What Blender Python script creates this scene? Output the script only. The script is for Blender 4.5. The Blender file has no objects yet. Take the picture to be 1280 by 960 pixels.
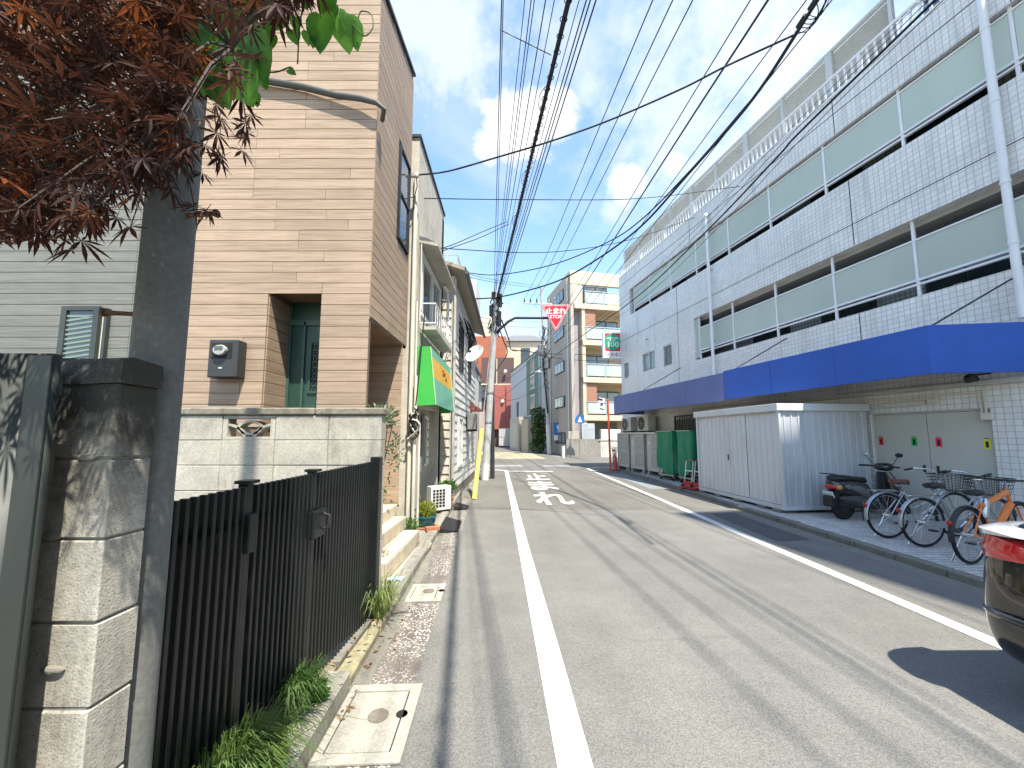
import bpy, bmesh, math, random
from mathutils import Vector, Matrix
R = math.radians
rnd = random.Random(11)
scene = bpy.context.scene
C = scene.collection
# ------------------------------------------------------------------ camera
FPX, PCX, PCY, PITCH, CAMH = 485.0, 640.0, 497.0, R(5.65), 1.6
cam_d = bpy.data.cameras.new('camera'); cam = bpy.data.objects.new('camera', cam_d); C.objects.link(cam)
cam_d.sensor_width = 36.0; cam_d.lens = 36.0 * FPX / 1280.0
cam_d.shift_y = (PCY - 480.0) / 1280.0
cam_d.clip_start = 0.05; cam_d.clip_end = 3000
cam.location = (0, 0, CAMH); cam.rotation_euler = (R(90) + PITCH, 0, 0)
scene.camera = cam
# ------------------------------------------------------------------ light: sun from behind-right of the camera, about 63 degrees up
LX, LY = -0.24, 0.45                       # ground displacement of a shadow per metre of height
SUN_AZ = math.atan2(-LX, -LY)              # compass direction towards the sun, from +Y towards +X
SUN_EL = math.atan(1.0 / math.hypot(LX, LY))
sun_d = bpy.data.lights.new('sun', 'SUN'); sun = bpy.data.objects.new('sun', sun_d); C.objects.link(sun)
sun_d.energy = 4.2; sun_d.angle = R(0.7); sun_d.color = (1.0, 0.93, 0.80)
sun.rotation_euler = Vector((LX, LY, -1.0)).to_track_quat('-Z', 'Y').to_euler()
sun.location = (8, -15, 34)
world = bpy.data.worlds.new('World'); scene.world = world; world.use_nodes = True
scene.view_settings.view_transform = 'Standard'; scene.view_settings.look = 'None'
scene.view_settings.gamma = 1.0; scene.view_settings.use_curve_mapping = False
scene.view_settings.exposure = 1.32
scene.render.engine = 'CYCLES'
scene.cycles.use_denoising = True
scene.cycles.max_bounces = 6; scene.cycles.diffuse_bounces = 3; scene.cycles.glossy_bounces = 3
scene.cycles.transmission_bounces = 4; scene.cycles.transparent_max_bounces = 6
scene.cycles.sample_clamp_indirect = 6.0; scene.cycles.caustics_reflective = False; scene.cycles.caustics_refractive = False

cP, sP = math.cos(PITCH), math.sin(PITCH)
def ray(px, py):
    a = (px - PCX) / FPX; b = (PCY - py) / FPX
    return Vector((a, cP - b * sP, sP + b * cP))
def at(px, py, Y):
    r = ray(px, py); return Vector((0, 0, CAMH)) + r * (Y / r.y)
def atz(px, py, z):
    r = ray(px, py); return Vector((0, 0, CAMH)) + r * ((z - CAMH) / r.z)
def atx(px, py, X):
    r = ray(px, py); return Vector((0, 0, CAMH)) + r * (X / r.x)

def build_world():
    nt = world.node_tree; N = nt.nodes; L = nt.links; N.clear()
    out = N.new('ShaderNodeOutputWorld'); bg = N.new('ShaderNodeBackground'); bg.inputs['Strength'].default_value = 0.145
    sky = N.new('ShaderNodeTexSky'); sky.sky_type = 'NISHITA'; sky.sun_disc = False
    sky.sun_elevation = SUN_EL; sky.sun_rotation = SUN_AZ
    sky.air_density = 1.35; sky.dust_density = 0.4; sky.ozone_density = 2.2; sky.altitude = 50
    tc = N.new('ShaderNodeTexCoord')
    sep = N.new('ShaderNodeSeparateXYZ'); L.new(tc.outputs['Generated'], sep.inputs[0])
    def math_n(op, a, b=None, c=None, clamp=False):
        m = N.new('ShaderNodeMath'); m.operation = op; m.use_clamp = clamp
        for i, v in enumerate((a, b, c)):
            if v is None: continue
            if isinstance(v, (int, float)): m.inputs[i].default_value = v
            else: L.new(v, m.inputs[i])
        return m.outputs[0]
    zc = math_n('MAXIMUM', sep.outputs['Z'], 0.06)
    px_ = math_n('DIVIDE', sep.outputs['X'], zc); py_ = math_n('DIVIDE', sep.outputs['Y'], zc)
    comb = N.new('ShaderNodeCombineXYZ'); L.new(px_, comb.inputs[0]); L.new(py_, comb.inputs[1])
    def noise(vec, scale, detail, rough, dist=0.0, off=(0, 0, 0), sc=(1, 1, 1), rot=0.0):
        mp = N.new('ShaderNodeMapping'); mp.inputs['Location'].default_value = off; mp.inputs['Scale'].default_value = sc
        mp.inputs['Rotation'].default_value = (0, 0, rot)
        L.new(vec, mp.inputs['Vector'])
        n = N.new('ShaderNodeTexNoise'); n.inputs['Scale'].default_value = scale; n.inputs['Detail'].default_value = detail
        n.inputs['Roughness'].default_value = rough; n.inputs['Distortion'].default_value = dist
        L.new(mp.outputs[0], n.inputs['Vector']); return n.outputs['Fac']
    def smooth(v, a, b):
        m = N.new('ShaderNodeMapRange'); m.interpolation_type = 'SMOOTHSTEP'
        m.inputs['From Min'].default_value = a; m.inputs['From Max'].default_value = b
        L.new(v, m.inputs['Value']); return m.outputs[0]
    # thin high cloud everywhere, streaked
    veil = noise(comb.outputs[0], 1.1, 7, 0.58, 0.6, (3.1, 1.7, 0), (1.0, 0.75, 1), R(35))
    veil2 = noise(comb.outputs[0], 0.5, 4, 0.5, 0.3, (7.3, -2.2, 0))
    vm = math_n('MULTIPLY', smooth(veil, 0.40, 0.72), smooth(veil2, 0.34, 0.60))
    vm = math_n('MULTIPLY', vm, 0.42)
    # a few small cumulus, in the directions where they stand
    edge = noise(tc.outputs['Generated'], 9.0, 8, 0.62, 0.2)
    edge2 = noise(tc.outputs['Generated'], 26.0, 5, 0.6, 0.0)
    total = vm
    for (cx, cy, rad, amp) in ((645, 165, 0.080, .92), (690, 140, 0.058, .9), (615, 182, 0.045, .72), (735, 108, 0.05, .45), (782, 228, 0.045, .75), (765, 262, .03, .45),
                               (560, 30, 0.18, .55), (850, 130, 0.21, .5), (900, 190, 0.15, .5), (960, 70, 0.23, .62), (1010, 10, .2, .5), (600, 410, 0.12, .55), (720, 60, .13, .38),
                               (845, 205, 0.045, .6)):
        d = ray(cx, cy).normalized()
        vd = N.new('ShaderNodeVectorMath'); vd.operation = 'DISTANCE'
        L.new(tc.outputs['Generated'], vd.inputs[0]); vd.inputs[1].default_value = d
        # distance pushed in and out by noise for a billowed edge
        e = math_n('MULTIPLY_ADD', math_n('SUBTRACT', edge, 0.5), -rad * 2.6, vd.outputs['Value'])
        e = math_n('MULTIPLY_ADD', math_n('SUBTRACT', edge2, 0.5), -rad * 0.8, e)
        soft = 0.85 if amp > .7 else 1.25
        m = smooth(e, rad * 1.25, rad * max(0.0, 1.25 - soft) if soft < 1.2 else 0.0)
        total = math_n('MAXIMUM', total, math_n('MULTIPLY', m, amp))
    haze = math_n('MULTIPLY', smooth(sep.outputs['Z'], 0.36, 0.0), 0.22)
    total = math_n('MAXIMUM', total, haze)
    total = math_n('MULTIPLY', total, smooth(sep.outputs['Z'], -0.02, 0.02))
    mix = N.new('ShaderNodeMix'); mix.data_type = 'RGBA'; L.new(total, mix.inputs['Factor'])
    hs = N.new('ShaderNodeHueSaturation'); hs.inputs['Saturation'].default_value = 1.06; hs.inputs['Value'].default_value = 1.0
    L.new(sky.outputs[0], hs.inputs['Color'])
    L.new(hs.outputs[0], mix.inputs['A']); mix.inputs['B'].default_value = (3.85, 3.8, 3.65, 1)
    L.new(mix.outputs['Result'], bg.inputs['Color']); L.new(bg.outputs[0], out.inputs[0])
build_world()
# ------------------------------------------------------------------ materials
MATS = {}
def _new(name):
    m = bpy.data.materials.new(name); m.use_nodes = True
    nt = m.node_tree; nt.nodes.clear()
    o = nt.nodes.new('ShaderNodeOutputMaterial'); b = nt.nodes.new('ShaderNodeBsdfPrincipled')
    nt.links.new(b.outputs[0], o.inputs[0]); MATS[name] = m
    return m, nt, b
class NT:
    """small node-graph helper"""
    def __init__(s, nt): s.nt = nt; s.N = nt.nodes; s.L = nt.links
    def pos(s, scale=(1, 1, 1), obj=False):
        if obj:
            g = s.N.new('ShaderNodeTexCoord'); o = g.outputs['Object']
        else:
            g = s.N.new('ShaderNodeNewGeometry'); o = g.outputs['Position']
        if scale == (1, 1, 1): return o
        m = s.N.new('ShaderNodeMapping'); m.inputs['Scale'].default_value = scale
        s.L.new(o, m.inputs['Vector']); return m.outputs[0]
    def noise(s, vec, scale=5, detail=4, rough=.55, dist=0):
        n = s.N.new('ShaderNodeTexNoise'); n.inputs['Scale'].default_value = scale; n.inputs['Detail'].default_value = detail
        n.inputs['Roughness'].default_value = rough; n.inputs['Distortion'].default_value = dist
        s.L.new(vec, n.inputs['Vector']); return n.outputs['Fac']
    def voro(s, vec, scale=5, feature='F1', out='Distance', rnd_=1.0):
        n = s.N.new('ShaderNodeTexVoronoi'); n.feature = feature; n.inputs['Scale'].default_value = scale
        n.inputs['Randomness'].default_value = rnd_
        s.L.new(vec, n.inputs['Vector']); return n.outputs[out]
    def rng(s, v, a, b, c=0., d=1., smooth=False):
        m = s.N.new('ShaderNodeMapRange'); m.interpolation_type = 'SMOOTHSTEP' if smooth else 'LINEAR'
        for k, x in zip(('From Min', 'From Max', 'To Min', 'To Max'), (a, b, c, d)): m.inputs[k].default_value = x
        s.L.new(v, m.inputs['Value']); return m.outputs[0]
    def math(s, op, a, b=None):
        m = s.N.new('ShaderNodeMath'); m.operation = op
        for i, v in enumerate((a, b)):
            if v is None: continue
            if isinstance(v, (int, float)): m.inputs[i].default_value = v
            else: s.L.new(v, m.inputs[i])
        return m.outputs[0]
    def mix(s, f, a, b, mode='MIX'):
        m = s.N.new('ShaderNodeMix'); m.data_type = 'RGBA'; m.blend_type = mode
        for k, v in (('Factor', f), ('A', a), ('B', b)):
            if isinstance(v, (int, float)): m.inputs[k].default_value = v
            elif isinstance(v, tuple): m.inputs[k].default_value = (v + (1,))[:4]
            else: s.L.new(v, m.inputs[k])
        return m.outputs['Result']
    def scale(s, col, v):           # colour times value
        m = s.N.new('ShaderNodeVectorMath'); m.operation = 'SCALE'
        if isinstance(col, tuple): m.inputs[0].default_value = col[:3]
        else: s.L.new(col, m.inputs[0])
        if isinstance(v, (int, float)): m.inputs['Scale'].default_value = v
        else: s.L.new(v, m.inputs['Scale'])
        return m.outputs[0]
    def orand(s):
        return s.N.new('ShaderNodeObjectInfo').outputs['Random']
    def xyz(s, v):
        n = s.N.new('ShaderNodeSeparateXYZ'); s.L.new(v, n.inputs[0]); return n.outputs
    def bump(s, h, b, strength=.3, dist=.01):
        n = s.N.new('ShaderNodeBump'); n.inputs['Strength'].default_value = strength; n.inputs['Distance'].default_value = dist
        s.L.new(h, n.inputs['Height']); s.L.new(n.outputs[0], b.inputs['Normal'])
    def to(s, v, sock):
        if isinstance(v, (int, float)): sock.default_value = v
        elif isinstance(v, tuple): sock.default_value = (v + (1,))[:4]
        else: s.L.new(v, sock)
def M(name, base, rough=.6, metal=0., var=.18, scale=3., bump=.0, bscale=60., spec=.4, orand=0., dirt=0., dirtcol=(.06, .055, .05), dscale=1.2, stretch=(1, 1, 1), coat=0., obj=False, emit=None):
    """plain painted / cast / woven surface with uneven tone, a little dirt and fine relief"""
    if name in MATS: return MATS[name]
    m, nt, b = _new(name); g = NT(nt)
    p = g.pos(stretch, obj)
    n1 = g.noise(p, scale, 5, .6)
    col = g.scale(base, g.rng(n1, .25, .75, 1 - var, 1 + var))
    if orand: col = g.scale(col, g.rng(g.orand(), 0, 1, 1 - orand, 1 + orand))
    if dirt:
        dm = g.rng(g.noise(p, dscale, 7, .68, .4), .52, .74, 0, dirt, True)
        col = g.mix(dm, col, dirtcol)
    g.to(col, b.inputs['Base Color'])
    g.to(g.rng(g.noise(p, scale * 2.3, 3), .2, .8, max(.03, rough - .1), min(1, rough + .1)), b.inputs['Roughness'])
    b.inputs['Metallic'].default_value = metal; b.inputs['Specular IOR Level'].default_value = spec
    if coat: b.inputs['Coat Weight'].default_value = coat; b.inputs['Coat Roughness'].default_value = .04
    if bump: g.bump(g.noise(p, bscale, 4, .6), b, bump, .006)
    if emit: b.inputs['Emission Color'].default_value = emit[:3] + (1,); b.inputs['Emission Strength'].default_value = emit[3]
    return m

# ------------------------------------------------------------------ mesh building
def wmat(o):
    return (wmat(o.parent) if o.parent else Matrix()) @ o.matrix_basis
class MB:
    def __init__(s): s.v = []; s.f = []; s.T = None
    def add(s, vs, fs):
        k = len(s.v)
        if s.T is not None: vs = [s.T @ Vector(p) for p in vs]
        s.v.extend([tuple(p) for p in vs]); s.f.extend([tuple(i + k for i in f) for f in fs]); return s
    def box(s, x0, x1, y0, y1, z0, z1, top=None):
        tx, ty = (0, 0) if top is None else top
        v = [(x0, y0, z0), (x1, y0, z0), (x1, y1, z0), (x0, y1, z0), (x0 + tx, y0 + ty, z1), (x1 - tx, y0 + ty, z1), (x1 - tx, y1 - ty, z1), (x0 + tx, y1 - ty, z1)]
        return s.add(v, [(0, 3, 2, 1), (4, 5, 6, 7), (0, 1, 5, 4), (1, 2, 6, 5), (2, 3, 7, 6), (3, 0, 4, 7)])
    def obox(s, c, size, mat=None):
        c = Vector(c); h = Vector(size) * .5; m = mat or Matrix.Identity(3)
        v = [c + m @ Vector((sx * h.x, sy * h.y, sz * h.z)) for sz in (-1, 1) for sx, sy in ((-1, -1), (1, -1), (1, 1), (-1, 1))]
        return s.add(v, [(0, 3, 2, 1), (4, 5, 6, 7), (0, 1, 5, 4), (1, 2, 6, 5), (2, 3, 7, 6), (3, 0, 4, 7)])
    def bar(s, a, b, w, h=None):
        a, b = Vector(a), Vector(b); h = h or w; d = (b - a)
        if d.length < 1e-6: return s
        q = d.to_track_quat('Y', 'Z').to_matrix()
        return s.obox((a + b) / 2, (w, d.length, h), q)
    def tube(s, pts, r, seg=8, cap=True, closed=False):
        pts = [Vector(p) for p in pts]; n = len(pts)
        rs = r if isinstance(r, (list, tuple)) else [r] * n
        vs, fs = [], []; up = None
        for i, p in enumerate(pts):
            if closed: d = pts[(i + 1) % n] - pts[i - 1]
            else: d = pts[min(i + 1, n - 1)] - pts[max(i - 1, 0)]
            d.normalize()
            if up is None:
                up = Vector((0, 0, 1)) if abs(d.z) < .9 else Vector((1, 0, 0))
            up = (up - d * up.dot(d))
            if up.length < 1e-5: up = d.orthogonal()
            up.normalize(); sd = d.cross(up)
            for k in range(seg):
                a = 2 * math.pi * k / seg
                vs.append(p + (up * math.cos(a) + sd * math.sin(a)) * rs[i])
        m = n if closed else n - 1
        for i in range(m):
            j = (i + 1) % n
            for k in range(seg):
                k2 = (k + 1) % seg
                fs.append((i * seg + k, i * seg + k2, j * seg + k2, j * seg + k))
        if cap and not closed:
            fs.append(tuple(reversed(range(seg)))); fs.append(tuple((n - 1) * seg + k for k in range(seg)))
        return s.add(vs, fs)
    def cyl(s, a, b, r0, r1=None, seg=12): return s.tube([a, b], [r0, r0 if r1 is None else r1], seg)
    def lathe(s, prof, c=(0, 0, 0), seg=16, mat=None, sx=1, sy=1):
        vs, fs = [], []; n = len(prof); c = Vector(c); m = mat or Matrix.Identity(3)
        for (r, z) in prof:
            for k in range(seg):
                a = 2 * math.pi * k / seg
                vs.append(c + m @ Vector((r * math.cos(a) * sx, r * math.sin(a) * sy, z)))
        for i in range(n - 1):
            for k in range(seg):
                k2 = (k + 1) % seg; fs.append((i * seg + k, i * seg + k2, (i + 1) * seg + k2, (i + 1) * seg + k))
        fs.append(tuple(reversed(range(seg)))); fs.append(tuple((n - 1) * seg + k for k in range(seg)))
        return s.add(vs, fs)
    def ball(s, c, r, seg=12, rings=8, mat=None):
        r = Vector(r) if not isinstance(r, (int, float)) else Vector((r, r, r)); c = Vector(c); m = mat or Matrix.Identity(3)
        vs = [c + m @ Vector((0, 0, -r.z))]; fs = []
        for i in range(1, rings):
            t = -math.pi / 2 + math.pi * i / rings
            for k in range(seg):
                a = 2 * math.pi * k / seg
                vs.append(c + m @ Vector((r.x * math.cos(t) * math.cos(a), r.y * math.cos(t) * math.sin(a), r.z * math.sin(t))))
        vs.append(c + m @ Vector((0, 0, r.z))); e = len(vs) - 1
        for k in range(seg):
            k2 = (k + 1) % seg
            fs.append((0, 1 + k2, 1 + k)); fs.append((e, e - seg + k, e - seg + k2))
            for i in range(rings - 2):
                a = 1 + i * seg; fs.append((a + k, a + k2, a + seg + k2, a + seg + k))
        return s.add(vs, fs)
    def quad(s, *p): return s.add(p, [tuple(range(len(p)))])
    def prism(s, outline, f0, f1):
        """outline: 2D points; f0/f1 map (u,v) to 3D for the two ends"""
        n = len(outline); vs = [f0(*p) for p in outline] + [f1(*p) for p in outline]
        fs = [tuple(range(n)), tuple(reversed(range(n, 2 * n)))] + [(i, n + i, n + (i + 1) % n, (i + 1) % n) for i in range(n)]
        return s.add(vs, fs)
    def loft(s, rings, cap=True, closed=True):
        n = len(rings[0]); vs = [p for r in rings for p in r]; fs = []
        for i in range(len(rings) - 1):
            for k in range(n if closed else n - 1):
                k2 = (k + 1) % n; fs.append((i * n + k, i * n + k2, (i + 1) * n + k2, (i + 1) * n + k))
        if cap: fs.append(tuple(reversed(range(n)))); fs.append(tuple((len(rings) - 1) * n + k for k in range(n)))
        return s.add(vs, fs)
    def mesh(s, name, mat, smooth=None):
        me = bpy.data.meshes.new(name); me.from_pydata(s.v, [], s.f)
        bm = bmesh.new(); bm.from_mesh(me); bmesh.ops.recalc_face_normals(bm, faces=bm.faces); bm.to_mesh(me); bm.free()
        if smooth:
            me.polygons.foreach_set('use_smooth', [True] * len(me.polygons)); me.set_sharp_from_angle(angle=R(smooth))
        if mat: me.materials.append(mat)
        me.update(); return me
    def build(s, name, mat, parent=None, world=False, smooth=None, bevel=0, label=None, seg=2, **kw):
        if world and parent is not None:
            inv = wmat(parent).inverted(); s.v = [tuple(inv @ Vector(p)) for p in s.v]
        o = bpy.data.objects.new(name, s.mesh(name, mat, smooth)); C.objects.link(o)
        if parent is not None: o.parent = parent
        if bevel:
            b = o.modifiers.new('bevel', 'BEVEL'); b.width = bevel; b.segments = seg; b.limit_method = 'ANGLE'; b.angle_limit = R(35)
            b.harden_normals = False
        if label: o['label'] = label
        for k, v in kw.items(): o[k] = v
        return o
def thing(name, label, cat, loc=(0, 0, 0), rotz=0., group=None):
    o = bpy.data.objects.new(name, None); C.objects.link(o); o.empty_display_size = .2
    o.location = loc; o.rotation_euler = (0, 0, rotz); o['label'] = label; o['category'] = cat
    if group: o['group'] = group
    return o
def tag(o, label, cat, group=None):
    o['label'] = label; o['category'] = cat
    if group: o['group'] = group
    return o
def struct(o): o['kind'] = 'structure'; return o
def inst(name, mesh, parent, loc, rot=None, scale=None):
    o = bpy.data.objects.new(name, mesh); C.objects.link(o); o.parent = parent
    o.location = loc
    if rot is not None: o.rotation_euler = rot
    if scale is not None: o.scale = scale
    return o
def copy_tree(o, parent=None):
    c = o.copy(); C.objects.link(c); c.parent = parent
    for ch in list(o.children): copy_tree(ch, c)
    return c
_BOX = {}
def boxmesh(name, dx, dy, dz, mat, ch=.002):
    """chamfered box centred on its origin, shared between alike pieces"""
    key = (name, round(dx, 3), round(dy, 3), round(dz, 3), mat.name, ch)
    if key in _BOX: return _BOX[key]
    bm = bmesh.new(); bmesh.ops.create_cube(bm, size=1.0)
    for v in bm.verts: v.co = Vector((v.co.x * dx, v.co.y * dy, v.co.z * dz))
    if ch: bmesh.ops.bevel(bm, geom=list(bm.edges), offset=ch, segments=1, affect='EDGES')
    me = bpy.data.meshes.new(name); bm.to_mesh(me); bm.free(); me.materials.append(mat); _BOX[key] = me
    return me
def wire_tag(o): return tag(o, *WIRE)
def text_mesh(name, body, size, mat, parent, M4, extrude=.002, sx=1., bold=0., align='CENTER'):
    cu = bpy.data.curves.new(name, 'FONT'); cu.body = body; cu.size = size; cu.align_x = align; cu.align_y = 'CENTER'
    cu.extrude = extrude; cu.offset = bold; cu.resolution_u = 4
    o = bpy.data.objects.new(name + '_tmp', cu); C.objects.link(o)
    dg = bpy.context.evaluated_depsgraph_get(); me = bpy.data.meshes.new_from_object(o.evaluated_get(dg)); me.name = name
    C.objects.unlink(o); bpy.data.objects.remove(o); bpy.data.curves.remove(cu)
    me.transform(Matrix.Diagonal((sx, 1, 1, 1))); me.materials.clear(); me.materials.append(mat)
    t = bpy.data.objects.new(name, me); C.objects.link(t); t.parent = parent
    loc, rot, sc = M4.decompose(); t.location = loc; t.rotation_euler = rot.to_euler(); t.scale = sc
    return t
# ------------------------------------------------------------------ special materials
def mat_asphalt():
    m, nt, b = _new('asphalt'); g = NT(nt); p = g.pos()
    x, y, z = g.xyz(p)
    big = g.noise(p, .35, 5, .55); mid = g.noise(p, 2.2, 5, .6)
    agg = g.voro(p, 150, 'F1', 'Color'); aggv = g.xyz(agg)[0]
    fine = g.noise(p, 160, 2, .6)
    new = g.rng(y, 8.66, 8.68)                                   # a relaid stretch beyond the seam
    base = g.mix(new, (.158, .155, .143), (.136, .130, .116))
    v = g.math('MULTIPLY', g.rng(big, .3, .7, .86, 1.13), g.rng(mid, .25, .75, .88, 1.12))
    v = g.math('MULTIPLY', v, g.rng(aggv, 0, 1, .74, 1.28))
    v = g.math('MULTIPLY', v, g.rng(fine, .3, .7, .8, 1.2))
    # polished wheel tracks and an oily middle, faint
    trk = g.noise(g.pos((1.6, .05, 1)), 1.0, 3, .5); v = g.math('MULTIPLY', v, g.rng(trk, .3, .7, .92, 1.08))
    col = g.scale(base, v)
    # stains, sealed cracks and the joint of the relaid stretch
    st = g.rng(g.noise(p, .9, 7, .7, .6), .60, .78, 0, .3, True); col = g.mix(st, col, (.095, .092, .086))
    cr = g.voro(g.pos((.33, .22, 1)), 1.0, 'DISTANCE_TO_EDGE')
    wob = g.noise(p, 5, 4, .6); crk = g.math('ADD', cr, g.rng(wob, 0, 1, -.012, .012))
    cm = g.math('MULTIPLY', g.rng(crk, .0, .004, .3, 0), g.rng(big, .52, .6))
    col = g.mix(cm, col, (.06, .057, .053))
    jt = g.rng(g.math('ABSOLUTE', g.math('SUBTRACT', g.math('ADD', y, g.rng(wob, 0, 1, -.03, .03)), 8.67)), 0, .035, .6, 0); col = g.mix(jt, col, (.07, .065, .06))
    g.to(col, b.inputs['Base Color']); g.to(g.rng(aggv, 0, 1, .72, .95), b.inputs['Roughness']); b.inputs['Specular IOR Level'].default_value = .35
    h = g.math('ADD', g.math('MULTIPLY', g.voro(p, 150), .6), g.math('MULTIPLY', fine, .5)); g.bump(h, b, .4, .004)
    return m
def mat_gravel():
    m, nt, b = _new('exposed_aggregate'); g = NT(nt); p = g.pos()
    wp = g.noise(p, 30, 3); 
    col1 = g.voro(p, 62, 'F1', 'Color'); r, gg, bb = g.xyz(col1)
    d = g.voro(p, 62)
    stone = g.math('MULTIPLY', g.rng(d, .40, .55, 1, 0), g.rng(r, .30, .36))
    base = g.mix(g.rng(g.noise(p, 2.5, 5), .35, .65), (.125, .105, .088), (.17, .15, .13))
    sc = g.mix(gg, (.34, .33, .30), (.60, .58, .54))
    patch = g.rng(g.noise(p, 1.6, 4), .36, .5)
    g.to(g.mix(g.math('MULTIPLY', stone, patch), base, sc), b.inputs['Base Color']); b.inputs['Roughness'].default_value = .9
    g.bump(g.math('ADD', stone, wp), b, .6, .006); return m
def mat_concrete(name, base, stain=.5, pores=True, streak=True, dark=(.075, .068, .055), rough=.9, orand=.06, topz=None):
    m, nt, b = _new(name); g = NT(nt); p = g.pos()
    n = g.noise(p, 4.5, 6, .65); col = g.scale(base, g.rng(n, .25, .75, .8, 1.18))
    col = g.scale(col, g.rng(g.noise(p, 55, 3, .6), .3, .7, .86, 1.14))
    if orand: col = g.scale(col, g.rng(g.orand(), 0, 1, 1 - orand, 1 + orand))
    if streak:
        s1 = g.noise(g.pos((5, 5, .6)), 1.6, 6, .7); s2 = g.noise(p, 1.3, 4, .6)
        mk = g.math('MULTIPLY', g.rng(s1, .47, .68, 0, 1, True), g.rng(s2, .42, .6))
        if topz: mk = g.math('MULTIPLY', mk, 1.0)
        col = g.mix(g.math('MULTIPLY', mk, stain), col, dark)
    if topz:                                    # black mildew that grows down from the top of the wall
        z0, z1, amt = topz
        zz = g.math('ADD', g.xyz(p)[2], g.rng(g.noise(p, 6, 6, .7), .2, .8, -.26, .26))
        col = g.mix(g.math('MULTIPLY', g.rng(zz, z0, z1), amt), col, (.030, .029, .024))
    if pores:
        v = g.voro(p, 150, 'F1', 'Distance'); pv = g.rng(v, .10, .34, .85, 0)
        pm = g.math('MULTIPLY', pv, g.rng(g.noise(p, 30, 3), .42, .55)); col = g.mix(pm, col, dark)
        g.bump(g.math('ADD', g.math('MULTIPLY', v, .6), g.math('MULTIPLY', g.noise(p, 90, 3), .6)), b, .34, .004)
    else: g.bump(g.noise(p, 70, 4), b, .3, .004)
    g.to(col, b.inputs['Base Color']); b.inputs['Roughness'].default_value = rough; b.inputs['Specular IOR Level'].default_value = .25
    return m
def mat_tile(name, tile, base, grout, gw, rough=.28, rot=0., axis='wall', var=.05, dirt=.25, spec=.5):
    """square ceramic tiles with recessed grout; wall uses local x and z, floor local x and y"""
    m, nt, b = _new(name); g = NT(nt)
    tc = g.N.new('ShaderNodeTexCoord'); x, y, z = g.xyz(tc.outputs['Object'])
    cb = g.N.new('ShaderNodeCombineXYZ')
    if axis == 'wall': g.L.new(g.math('ADD', x, y), cb.inputs[0]); g.L.new(z, cb.inputs[1])
    else: g.L.new(x, cb.inputs[0]); g.L.new(y, cb.inputs[1])
    br = g.N.new('ShaderNodeTexBrick'); br.offset = 0.0; br.squash = 1.0
    br.inputs['Scale'].default_value = 1.0; br.inputs['Brick Width'].default_value = tile[0]; br.inputs['Row Height'].default_value = tile[1]
    br.inputs['Mortar Size'].default_value = gw; br.inputs['Mortar Smooth'].default_value = .1; br.inputs['Bias'].default_value = 0
    br.inputs['Color1'].default_value = tuple(c * (1 - var) for c in base) + (1,); br.inputs['Color2'].default_value = tuple(min(1, c * (1 + var)) for c in base) + (1,)
    br.inputs['Mortar'].default_value = grout + (1,)
    g.L.new(cb.outputs[0], br.inputs['Vector'])
    p = g.pos(); col = g.scale(br.outputs['Color'], g.rng(g.noise(p, .8, 5), .25, .75, .9, 1.08))
    d = g.rng(g.noise(g.pos((3.2, 3.2, .22)), 1.1, 7, .72), .50, .74, 0, dirt, True); col = g.mix(d, col, tuple(c * .45 for c in base))
    g.to(col, b.inputs['Base Color']); g.to(g.rng(br.outputs['Fac'], 0, 1, rough, .9), b.inputs['Roughness']); b.inputs['Specular IOR Level'].default_value = spec
    inv = g.math('SUBTRACT', 1.0, br.outputs['Fac']); g.bump(g.math('ADD', inv, g.math('MULTIPLY', g.noise(p, 9, 3), .12)), b, .5, .003)
    return m
def mat_wood(name, c0, c1, c2, rough=.62, orand=.13, gz=26.):
    m, nt, b = _new(name); g = NT(nt); r = g.orand()
    off = g.N.new('ShaderNodeVectorMath'); off.operation = 'ADD'; g.L.new(g.pos(), off.inputs[0])
    cb = g.N.new('ShaderNodeCombineXYZ'); g.L.new(g.math('MULTIPLY', r, 37.0), cb.inputs[0]); g.L.new(g.math('MULTIPLY', r, 91.0), cb.inputs[1]); g.L.new(cb.outputs[0], off.inputs[1])
    mp = g.N.new('ShaderNodeMapping'); mp.inputs['Scale'].default_value = (1.6, 1.6, gz); g.L.new(off.outputs[0], mp.inputs['Vector'])
    a = g.noise(mp.outputs[0], 1.0, 6, .68, .5)
    mp2 = g.N.new('ShaderNodeMapping'); mp2.inputs['Scale'].default_value = (5, 5, gz * 7); g.L.new(off.outputs[0], mp2.inputs['Vector'])
    f = g.noise(mp2.outputs[0], 1.0, 4, .6)
    t = g.math('ADD', g.math('MULTIPLY', a, .75), g.math('MULTIPLY', f, .25))
    col = g.mix(g.rng(t, .34, .52), c0, c1); col = g.mix(g.rng(t, .52, .68), col, c2)
    col = g.scale(col, g.rng(r, 0, 1, 1 - orand, 1 + orand))
    ww = g.noise(g.pos((1.2, 1.2, .3)), 1.0, 5, .6); col = g.scale(col, g.rng(ww, .3, .7, .9, 1.07))
    g.to(col, b.inputs['Base Color']); g.to(g.rng(t, .3, .7, rough - .06, rough + .12), b.inputs['Roughness']); b.inputs['Specular IOR Level'].default_value = .3
    g.bump(t, b, .35, .003); return m
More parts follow.
